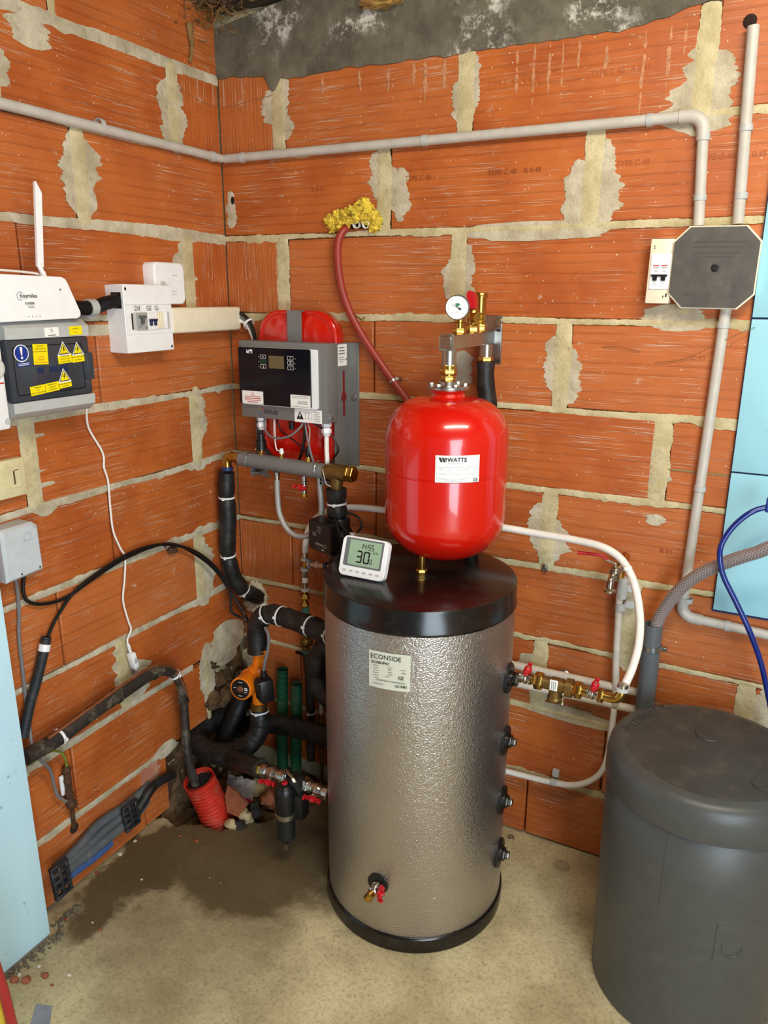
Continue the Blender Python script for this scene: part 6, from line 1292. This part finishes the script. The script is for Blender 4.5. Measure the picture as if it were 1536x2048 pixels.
# --- junction box
J = thing('junction_box', (1.3381, 0.0000, 1.4933), 'square junction box with chamfered dark lid at the upper right of the back wall', 'junction box')
cJ = (1.3285, 0, 1.577); ch = .030; hw, hh = .086, .084
oc = lambda k: [(-hw + k + ch, -hh + k), (hw - k - ch, -hh + k), (hw - k, -hh + k + ch), (hw - k, hh - k - ch), (hw - k - ch, hh - k), (-hw + k + ch, hh - k), (-hw + k, hh - k - ch), (-hw + k, -hh + k + ch)]
Mj = FR(cJ, (1, 0, -.012), (0, 0, 1)); e = MB(); e.prism(oc(0), 0, .040, Mj); e.build('base', CREAM, J)
e = MB(); e.prism(oc(.0025), .040, .043, Mj); LD = e.build('lid', M_('dark_grey_lid', (78, 74, 70), .5, nz=.12, nscale=20, dust=.15), J)
e = MB(); e.lathe([(.008, .0430), (.0085, .0440), (.006, .0445), (.005, .0432)], Mj @ Matrix.Translation((.004, 0, 0)), 18, cap=False); e.lathe([(0, .0434), (.0045, .0434)], Mj @ Matrix.Translation((.004, 0, 0)), 12); e.build('centre_screw', BLACKPL, LD)
EMB = M_('embossed_dark', (72, 69, 65), .5)
lines([(.010, .052, .105, .004), (.005, .042, .098, .004), (.005, .030, .09, .004), (.012, .022, .06, .003), (.046, -.045, .010, .032), (-.04, -.055, .026, .006)], Mj @ Matrix.Translation((0, 0, .0431)), EMB, LD, 'embossed_lines', z=.0002)
# --- two-pole breaker housing
K = thing('breaker_housing', (1.2151, 0.0000, 1.4995), 'narrow white two-pole 16A breaker housing left of the junction box', 'breaker')
p0 = Vector((1.2205, -0.0350, 1.5707)); Mk = FR((p0.x, 0, p0.z), (1, 0, -.01), (.012, 0, 1))
e = MB(); e.box((0, 0, .018), (.050, .135, .036), Mk, .002, 2); e.build('case', CREAM, K)
Mk2 = Mk @ Matrix.Translation((0, 0, .0362))
e = MB(); e.prism(rrect(.042, .074, .004, 3, .001, .0), 0, .0025, Mk2); CVk = e.build('cover', WHITEPL, K)
Mk3 = Mk2 @ Matrix.Translation((0, 0, .0026)); e = MB(); e.box((.0, -.006, 0), (.036, .046, .002), Mk3, .0005, 1); FC = e.build('breaker_face', WHITEPL, CVk)
for x in (-.0085, .009):
    e = MB(); e.box((x, -.0145, .003), (.009, .010, .005), Mk3, .001, 1); e.build('toggle', BLACKPL, FC)
    text('16A', .0055, Mk3 @ Matrix.Translation((x, .0005, .0012)), INKG, FC, align='CENTER', depth=.0001)
    lines([(x, .012, .013, .0022)], Mk3, INKR, FC, z=.0012); lines([(x, .0075, .013, .0014), (x, -.0245, .005, .0012)], Mk3, INKG, FC, z=.0012)
e = MB(); e.box((0, -.0085, .003), (.034, .004, .005), Mk3, .0006, 1); e.build('toggle_bar', BLACKPL, FC)
lines([(-.016, .0525, .0022, .0022), (-.016, .0485, .0022, .0022), (.012, -.053, .002, .005), (.018, -.050, .003, .008)], Mk2, INK, K, 'marks', z=.0002)
# --- lower conduit with elbow
o = thing('lower_wall_conduit', (1.3599, -0.0130, 0.7829), 'grey conduit running down from the junction box and turning right under the blue tiles', 'conduit')
a, c_, r_ = Vector((1.3611, -0.0130, 1.4937)), Vector((1.3463, -0.0130, 0.7722)), Vector((2.1342, -0.0130, 0.7347)); da = (a - c_).normalized(); db = (r_ - c_).normalized()
e = MB(); e.cyl(a, c_ + da * .03, .0115, 18); e.build('tube', CONDUIT, o); e = MB(); e.cyl(c_ + db * .03, r_, .0115, 18); e.build('tube', CONDUIT, o); elbow(o, c_, da, db)
for px in ((1.3602, -0.0130, 1.4591), (1.3536, -0.0130, 1.0917), (1.3554, -0.0130, 0.8145)): clip_on(o, px, da, (0, -1, 0), .0115)
clip_on(o, (1.4508, -0.0130, 0.7669), db, (0, -1, 0), .0115)
# --- red tube from the glass-wool hole
o = thing('red_wall_tube', (0.4146, -0.0200, 1.6892), 'dull red flexible tube curving down from the glass-wool hole to behind the red vessel', 'tube')
pts = [(0.4069, 0.0200, 1.6987), (0.4130, -0.0120, 1.6899), (0.4034, -0.0300, 1.6640), (0.3997, -0.0350, 1.6264), (0.4065, -0.0350, 1.5566), (0.4245, -0.0300, 1.4923), (0.4590, -0.0260, 1.4275), (0.5070, -0.0240, 1.3630), (0.5594, -0.0220, 1.2988), (0.6050, -0.0220, 1.2480), (0.6615, -0.0300, 1.1862)]
e = MB(); e.tube(smooth_path(pts, 8), .0105, 14); e.build('tube', REDTUBE, o)
e = MB(); e.lathe([(.0108, -.003), (.0125, -.003), (.0125, .003), (.0108, .003)], AX((0.5610, -0.0220, 1.2962), (.6, 0, -.8)), 16, cap=False); e.box((0.5715, -0.0100, 1.3023), (.012, .018, .010)); e.build('clip', ZINC, o)
e = MB(); e.tube([(0.4165, 0.0000, 1.4814), (0.4383, -0.0300, 1.4730), (0.4713, -0.0340, 1.4541), (0.4632, 0.0000, 1.4610)], .0022, 6); e.build('wire_hook', BRASS, o)
o = thing('glass_wool_tuft', (0.4260, 0.0, 1.6903), 'yellow glass-wool tuft stuffed in the hole of the back wall', 'insulation')
e = MB(); random.seed(12)
for i, p in enumerate([(0.3646, -0.0080, 1.7106), (0.3888, -0.0120, 1.7193), (0.3737, -0.0080, 1.6952), (0.4121, -0.0150, 1.7230), (0.4365, -0.0180, 1.7266), (0.4549, -0.0160, 1.7382), (0.4661, -0.0120, 1.7453), (0.4790, -0.0140, 1.7301), (0.4927, -0.0120, 1.7176), (0.5019, -0.0100, 1.7029), (0.4979, -0.0080, 1.6910), (0.3959, -0.0140, 1.6990), (0.4228, -0.0180, 1.7076), (0.4705, -0.0120, 1.7112), (0.4492, -0.0140, 1.7167)]):
    e.blob(p, (.017, .012, .014), i + .5, .45, 14, 10, 6)
e.build('wool', WOOLY, o)
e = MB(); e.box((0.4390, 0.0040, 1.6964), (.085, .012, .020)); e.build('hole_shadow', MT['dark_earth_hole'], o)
for i, p in enumerate(((0.4450, -0.0120, 1.6962), (0.4734, -0.0120, 1.6952))):
    o = thing('white_pipe_end', p, ['white pipe end next to the red tube in the glass-wool hole', 'white pipe end on the right of the glass-wool hole'][i], 'pipe')
    Mx = AX(p, (.10, -1, -.10)); e = MB(); e.lathe([(.0095, -.03), (.0100, .004), (.0085, .0045), (.0078, .003), (.0075, -.02)], Mx, 18, cap=False); e.build('tube', WPIPE, o)
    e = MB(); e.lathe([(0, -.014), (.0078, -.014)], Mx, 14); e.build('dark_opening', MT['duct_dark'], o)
# --- brass fill group
F2 = thing('brass_fill_group', (1.03, -.29, .63), 'brass backflow fill group with two red-handled valves right of the tank', 'valve')
z = .6625; y = -.2925; X_ = lambda a, b_, r, m, nm, hx=False: None
def seg_(xa, xb, r, m, nm, hexa=False, parent=F2):
    e = MB(); (e.hexn if hexa else e.cyl)((xa, y, z), (xb, y, z), r); return e.build(nm, m, parent)
ball_valve(F2, (1.034, y, z), (1.066, y, z), .0140, (.2, -.15, 1), hw=.019)
seg_(1.064, 1.074, .011, BRASS, 'nipple'); seg_(1.072, 1.091, .0205, BRASS, 'union_nut', True); seg_(1.090, 1.112, .0150, BRONZE, 'check_body')
e = MB(); e.cyl((1.110, y, z), (1.138, y, z), .0175, 20); e.cyl((1.122, y, z), (1.120, y, z - .040), .0150, 18); e.lathe([(.016, 0), (.0175, .002), (.0175, .010), (.015, .013), (.012, .013)], AX((1.1205, y, z - .028), (0, 0, -1)), 20); BFB = e.build('backflow_body', BRONZE, F2)
e = MB(); e.box((1.120, y - .0165, z + .006), (.018, .002, .026), I4, .0005, 1); LBk = e.build('sticker', LABELW, BFB)
lines([(-.004 + .004 * i, 0, .0012, .020) for i in range(3)], FB((1.120, y - .0178, z + .006)), INKG, LBk, z=.0002)
seg_(1.136, 1.146, .0145, BRONZE, 'neck'); seg_(1.145, 1.160, .0215, BRONZE, 'adjust_ring'); seg_(1.160, 1.165, .014, BRASS, 'nipple'); seg_(1.164, 1.181, .0195, BRASS, 'union_nut', True); seg_(1.180, 1.191, .012, BRASS, 'nipple')
e = MB(); e.cyl((1.140, y - .004, z - .022), (1.140, y - .004, z - .040), .0030, 8); e.sphere((1.140, y - .004, z - .043), .0048, 10, 8); e.build('test_cock', NICKEL, F2)
ball_valve(F2, (1.190, y, z), (1.219, y, z), .0135, (.2, -.15, 1), hw=.019)
seg_(1.217, 1.229, .0165, BRASS, 'compression_nut', True)
e = MB(); e.tube(smooth_path([(1.226, y, z), (1.246, y, z), (1.258, y, z + .003), (1.264, y, z + .012), (1.266, y + .002, z + .022)], 6), .0110, 16); e.build('brass_elbow', BRASS, F2)
e = MB(); e.lathe([(.012, -.004), (.0145, -.003), (.0145, .004), (.012, .005)], AX((1.2655, y + .003, z + .024), (.02, .10, 1)), 18); e.build('elbow_ring', LGREY, F2)
e = MB(); e.lathe([(.0100, 0), (.0118, .001), (.0118, .009), (.0100, .010)], AX((1.2665, y + .004, z + .028), (.02, .10, 1)), 18); e.build('press_sleeve', NICKEL, F2)
# --- old white pipes on the wall
o = thing('twin_white_wall_pipes', (0.9348, -0.0300, 0.4704), 'pair of old white painted pipes crossing the wall behind the brass fill group', 'pipe')
e = MB(); e.cyl((0.8009, -0.0300, 0.4922), (1.3029, -0.0300, 0.5019), .0105, 16); e.build('lower_pipe', WPIPEO, o); e = MB(); e.cyl((0.7989, -0.0300, 0.5478), (1.2980, -0.0300, 0.5516), .0105, 16); e.build('upper_pipe', WPIPEO, o)
e = MB(); e.lathe([(.018, 0), (.018, .006), (.010, .010)], AX((1.0758, 0.0000, 0.5316), (0, -1, 0)), 20); e.sphere((1.0800, -0.0200, 0.5451), .019, 14, 10, I4, (1, .5, 1)); e.build('pipe_holder', ZINC, o)
o = thing('tap_riser', (1.2143, -0.0300, 0.5221), 'white upright wall pipe with grey clips feeding the small tap', 'pipe')
e = MB(); e.tube(smooth_path([(1.2181, -0.0350, 0.5040), (1.2096, -0.0350, 0.6159), (1.2049, -0.0350, 0.7256), (1.2015, -0.0350, 0.8191)], 6), .0090, 16); e.build('pipe', WPIPEO, o)
e = MB(); e.tube(smooth_path([(1.2154, -0.0350, 0.4916), (1.2143, -0.0350, 0.4297), (1.2130, -0.0350, 0.3696), (1.2008, -0.0300, 0.3018), (1.1708, -0.0280, 0.2565), (1.1253, -0.0280, 0.2286), (1.0634, -0.0280, 0.2174), (0.9404, -0.0280, 0.2110), (0.8571, -0.0280, 0.2090)], 8), .0082, 14); e.build('lower_run', WPIPE, o)
for px in ((1.2064, -0.0350, 0.7773), (1.2063, -0.0350, 0.8200)):
    e = MB(); e.lathe([(.0092, -.009), (.0130, -.009), (.0130, .009), (.0092, .009)], AX(px, (.02, 0, 1)), 18, cap=False); e.box((px[0] + .020, -.012, px[2] + .001), (.022, .020, .018), I4, .001, 1); e.build('clip', LGREY, o)
e = MB(); e.cyl((1.2070, -0.0350, 0.7988), (1.2059, -0.0360, 0.8532), .0120, 16); e.build('grey_socket', LGREY, o)
px = (1.0731, -0.0280, 0.2191); e = MB(); e.lathe([(.0085, -.008), (.0105, -.008), (.0105, .008), (.0085, .008)], AX(px, (1, 0, -.15)), 16, cap=False); e.box((px[0], -.008, px[2] + .018), (.018, .012, .022), I4, .001, 1); e.build('clip', LGREY, o)
# --- tap with red lever
Tp = thing('wall_tap', (1.1973, -0.0300, 0.8562), 'small chrome tap with a long red lever on the right part of the back wall', 'tap')
b0 = Vector((1.1989, -0.0360, 0.8781)); e = MB(); e.tube(smooth_path([b0 - Vector((0, 0, .025)), b0, b0 + Vector((.002, 0, .020))], 4), .0105, 14); e.cyl(b0 + Vector((.004, .002, .008)), b0 + Vector((.004, .034, .020)), .010, 14); e.build('inlet', BRASS, Tp)
c0_ = b0 + Vector((-.010, -.020, -.006)); e = MB(); e.cyl(b0, c0_, .0115, 16); e.sphere(c0_, .0145, 14, 10); e.cyl(c0_, c0_ + Vector((-.004, -.012, -.018)), .0100, 14); e.tube(smooth_path([c0_ + Vector((-.003, -.010, -.012)), c0_ + Vector((-.005, -.020, -.020)), c0_ + Vector((-.005, -.022, -.040))], 5), .0085, 14); e.lathe([(.009, 0), (.0145, -.004), (.0145, -.009), (.010, -.009)], Matrix.Translation(c0_ + Vector((-.005, -.022, -.036))), 18, cap=False); e.build('tap_body', NICKEL, Tp)
e = MB(); e.cyl(c0_, c0_ + Vector((0, 0, .022)), .006, 12); e.tube([c0_ + Vector((0, 0, .020)), c0_ + Vector((-.016, -.004, .026)), c0_ + Vector((-.024, -.006, .030))], .0035, 8); LV = e.build('lever_stem', NICKEL, Tp)
e = MB(); q0 = c0_ + Vector((-.020, -.005, .029)); e.tube(smooth_path([q0, q0 + Vector((-.010, -.002, .008)), q0 + Vector((-.030, -.006, .011)), q0 + Vector((-.070, -.014, .011))], 5), .0040, 10, rfun=lambda L, t: .0036 + .0012 * t); e.build('lever', REDPL, LV)
o = thing('wall_screw_clip', (1.0015, 0.0000, 0.8322), 'empty zinc pipe clip screwed to the mortar joint right of the tank', 'clip')
e = MB(); e.box((1.0033, -0.0060, 0.8316), (.014, .012, .018), I4, .002, 1); e.lathe([(.006, 0), (.006, .003), (.002, .004)], AX((1.0045, -0.0120, 0.8393), (0, -1, 0)), 12); e.build('clip', ZINC, o)
# --- grey drain pipe with braided hose
o = thing('grey_drain_pipe', (1.2908, -0.0600, 0.5508), 'open dark grey drain pipe clamped to the back wall behind the charcoal container', 'pipe')
e = MB(); p0, p1 = Vector((1.2897, -0.0500, 0.7524)), Vector((1.2871, -0.0500, 0.3123)); p1 = Vector((p0.x + .004, p0.y, .12)); e.lathe([(.0225, 0), (.0225, (p1 - p0).length)], AX(p0, p1 - p0), 28, cap=False); e.lathe([(.0225, 0), (.0195, 0), (.0195, .10)], AX(p0, p1 - p0), 28, cap=False); e.build('tube', DGREYPVC, o)
q = Vector((1.2909, -0.0500, 0.6927)); e = MB(); e.lathe([(.0228, -.006), (.0245, -.006), (.0245, .006), (.0228, .006)], AX(q, (0, 0, 1)), 28, cap=False); e.box((q.x - .030, q.y, q.z), (.014, .010, .010), I4, .001, 1); e.box((q.x + .030, q.y, q.z), (.014, .010, .010), I4, .001, 1); e.cyl((q.x, 0, q.z), (q.x, q.y + .02, q.z), .004, 8); e.build('clamp', ZINC, o)
o = thing('braided_hose', (1.3047, -0.0500, 0.7530), 'grey braided hose curving from the right into the open drain pipe', 'hose')
pts = [(p0.x + .004, p0.y, p0.z - .06), (1.2959, -0.0500, 0.7485), (1.3103, -0.0550, 0.7953), (1.3395, -0.0700, 0.8576), (1.3813, -0.0900, 0.9116), (1.4348, -0.1100, 0.9560), (1.4860, -0.1300, 0.9914), (1.5480, -0.1500, 1.0252), (1.70, -.16, 1.015), (1.90, -.12, 1.05), (2.02, -.02, 1.05)]
e = MB(); e.tube(resample(smooth_path(pts, 10), .006), .0145, 20, uvscale=(10, 130)); e.build('hose', BRAIDHOSE, o)
# --- blue hose
o = thing('blue_hose', (1.5546, -0.2000, 0.6694), 'thin dark blue hose looping at the right edge in front of the blue tiles', 'hose')
e = MB(); e.tube(smooth_path([(2.02, -.02, 1.10), (1.85, -.09, 1.10), (1.5560, -0.1000, 1.1021), (1.4977, -0.1000, 1.0878), (1.4652, -0.1100, 1.0726), (1.4356, -0.1200, 1.0384), (1.4190, -0.1300, 0.9988), (1.4204, -0.1400, 0.9676), (1.4330, -0.1400, 0.9293), (1.4607, -0.1400, 0.8819), (1.4964, -0.1400, 0.8184), (1.5267, -0.1300, 0.7489), (1.5462, -0.1200, 0.6878), (1.5713, -0.0900, 0.5908), (1.5927, -0.0700, 0.4808)], 10), .0062, 14); e.build('tube', BLUEHOSE, o)
e = MB(); e.box((1.5009, -0.1000, 1.0926), (.016, .020, .03), I4, .002, 1); e.build('connector', SIGNBLUE, o)
# --- small marks by the wall/floor
o = thing('floor_washer', (0.9638, -0.0335, 0.0000), 'small round metal disc on the floor by the back wall right of the tank', 'disc')
e = MB(); e.lathe([(.011, 0), (.010, .002), (.004, .0025), (.003, .001)], Matrix.Translation((0.9638, -0.0335, 0.0000)), 20); e.build('disc', M_('dirty_steel', (140, 128, 104), .5, metal=.5), o)
o = thing('drain_cover', (1.1241, -0.0784, 0.0000), 'flat round cover set in the concrete floor near the charcoal container', 'cover')
e = MB(); e.lathe([(.0235, .0), (.0225, .0012), (0, .0014)], Matrix.Translation((1.1241, -0.0784, 0.0000)), 32); e.build('cap', M_('cap_concrete', (172, 152, 120), .8, nz=.1, nscale=60), o)
# ================================================================== charcoal container (softener)
SX, SY = 1.455, -.30; MS = Matrix.Translation((SX, SY, 0))
S_ = thing('charcoal_container', (SX, SY, 0), 'charcoal grey plastic round container with dusty lid in the right foreground', 'container')
e = MB(); e.lathe([(.188, .0), (.193, .004), (.2005, .40), (.2005, .513), (.196, .518)], MS, 96); e.build('body', TANKGREY, S_)
e = MB(); e.lathe([(.197, .5190), (.2040, .5195), (.2050, .523), (.2045, .566), (.2015, .583), (.194, .594), (.184, .599), (.172, .6005)], MS, 96, cap=False); LDc = e.build('lid_rim', TANKGREY, S_)
e = MB(); e.lathe([(.173, .6003), (.170, .5995), (.10, .6008), (.0, .6012)], MS, 72); TPc = e.build('lid_top', TANKLID, S_)
p = Vector((1.4490, -0.2421, 0.6010)); e = MB(); e.lathe([(.0285, -.001), (.0285, .0016), (.027, .0030), (.0, .0032)], Matrix.Translation(p), 36); e.build('centre_boss', TANKLID, TPc)
def emboss(path, r=.0014, m=TANKLID, par=None): e = MB(); e.tube(smooth_path(path, 6), r, 6); return e.build('embossed_mark', m, par or TPc)
q = Vector((1.3326, -0.1692, 0.6008)); emboss([(q.x + .013 * math.cos(t), q.y + .013 * math.sin(t), q.z) for t in [i * PI / 6 for i in range(11)]])
ln = MB(); 
q0, q1 = Vector((1.2837, -0.2980, 0.6008)), Vector((1.3250, -0.1932, 0.6008)); dd = (q1 - q0); nn = Vector((-dd.y, dd.x, 0)).normalized()
random.seed(2)
for i in range(9):
    c_ = q0 + dd * (i / 8.4); e = MB(); w_ = dd.length / 22
    e.tube(smooth_path([c_ - nn * .008, c_ + nn * .008, c_ + dd.normalized() * w_ + nn * random.uniform(-.002, .006), c_ + dd.normalized() * w_ * 1.4 - nn * .008], 3), .0010, 5); e.build('embossed_mark', TANKLID, TPc)
q = Vector((1.5627, -0.3829, 0.6008)); emboss([(q.x + (.006 + .0022 * i) * math.cos(-i * .55 + 1), q.y + (.006 + .0022 * i) * math.sin(-i * .55 + 1), q.z) for i in range(11)], .0016)
def body_pt(ang, z, R): a = math.radians(ang); return (SX + R * math.cos(a), SY + R * math.sin(a), z)
rr = lambda z: (.193 + (.2005 - .193) * min(1, z / .40))
emboss([body_pt(-72 + 0 * i, .34 - .03 * i, rr(.34 - .03 * i) + .0002) for i in range(4)] , .0012, TANKGREY, S_); emboss([body_pt(-72 + 6 * i, .345, rr(.345) + .0002) for i in range(5)], .0012, TANKGREY, S_)
emboss([body_pt(-62 + 6 * math.cos(t), .285 + .022 * math.sin(t), rr(.285) + .0002) for t in [i * PI / 6 for i in range(4, 13)]], .0012, TANKGREY, S_)
e = MB(); e.tube([body_pt(-104, z_, rr(z_) + .0001) for z_ in (.518, .46, .40, .33)], .0007, 5); e.build('mould_line', TANKGREY, S_)
# ================================================================== debris under the ceiling
o = thing('straw_nest', (0.0355, -0.1000, 2.2216), 'ragged straw and cobweb nest hanging in the top left corner', 'nest')
e = MB(); random.seed(31)
for i in range(170):
    c_ = Vector((random.gauss(.03, .045), -abs(random.gauss(.05, .05)) - .01, 2.245 + random.gauss(0, .030))); c_.x = max(.008, c_.x); d = Vector((random.gauss(0, 1), random.gauss(0, 1), random.gauss(0, .6))).normalized() * random.uniform(.015, .045); d.x = max(d.x, -c_.x + .004); 
    e.tube([c_, c_ + d * .5 + Vector((0, 0, -.004)), c_ + d], random.uniform(.0007, .0020), 4)
st = e.build('straws', STRAW, o); st['kind'] = 'stuff'
e = MB()
for i in range(9): e.blob((max(.03, random.gauss(.05, .03)), -abs(random.gauss(.06, .03)) - .02, 2.275 + random.gauss(0, .02)), (.03, .03, .02), i * 1.3, .4, 12, 8, 5)
e.build('matted_core', M_('matted_brown', (74, 56, 40), .95, nz=.35, bump=.8, bscale=90, bdist=.004), o)
e = MB(); e.tube(smooth_path([(0.0100, -0.1155, 2.1926), (0.0080, -0.1101, 2.1659), (0.0100, -0.1094, 2.1371), (0.0060, -0.1160, 2.1012)], 5), .007, 8, rfun=lambda L, t: .010 * (1 - .6 * t)); e.build('hanging_tuft', STRAW, o)
o = thing('insulation_scrap', (0.5134, 0.0000, 2.1988), 'tan insulation scrap poking out above the concrete lintel', 'insulation')
e = MB(); e.blob((0.5238, -0.0200, 2.1957), (.055, .03, .016), 4, .3, 18, 10, 5); e.build('scrap', M_('tan_wool', (168, 134, 72), .95, nz=.2, bump=.8, bscale=90), o)
# cobweb strands
def strand(pts, lb):
    e = MB(); e.tube(smooth_path(pts, 8), .0006, 4); tag(e.build('cobweb_strand', M_('cobweb', (110, 88, 62), .9)), lb, 'cobweb')
strand([(0.0040, -0.1673, 2.0376), (0.0200, -0.1114, 2.0124), (0.0371, -0.0300, 2.0087), (0.1061, -0.0200, 2.0162), (0.1855, -0.0040, 2.0296)], 'dusty cobweb strand sagging across the top corner'); strand([(1.2252, -0.0040, 1.3712), (1.2889, -0.0060, 1.3830), (1.3486, -0.0200, 1.4165), (1.4045, -0.0200, 1.4477), (1.4229, -0.0160, 1.4553)], 'dusty cobweb strand between the brick and the blue tiles'); strand([(1.1036, -0.0030, 1.4030), (1.1442, -0.0060, 1.4046), (1.1896, -0.0030, 1.3946)], 'short cobweb strand on the brick left of the lower conduit')
# green level line across the blocks
e = MB(); a, b_ = Vector((0.8701, 0.0000, 1.1254)), Vector((1.4122, 0.0000, 1.1276)); e.box(((a.x + b_.x) / 2, -.0008, (a.z + b_.z) / 2), ((b_ - a).length, .0006, .0030), I4); o = e.build('level_line', M_('faded_green_line', (132, 128, 80), .8), WB)
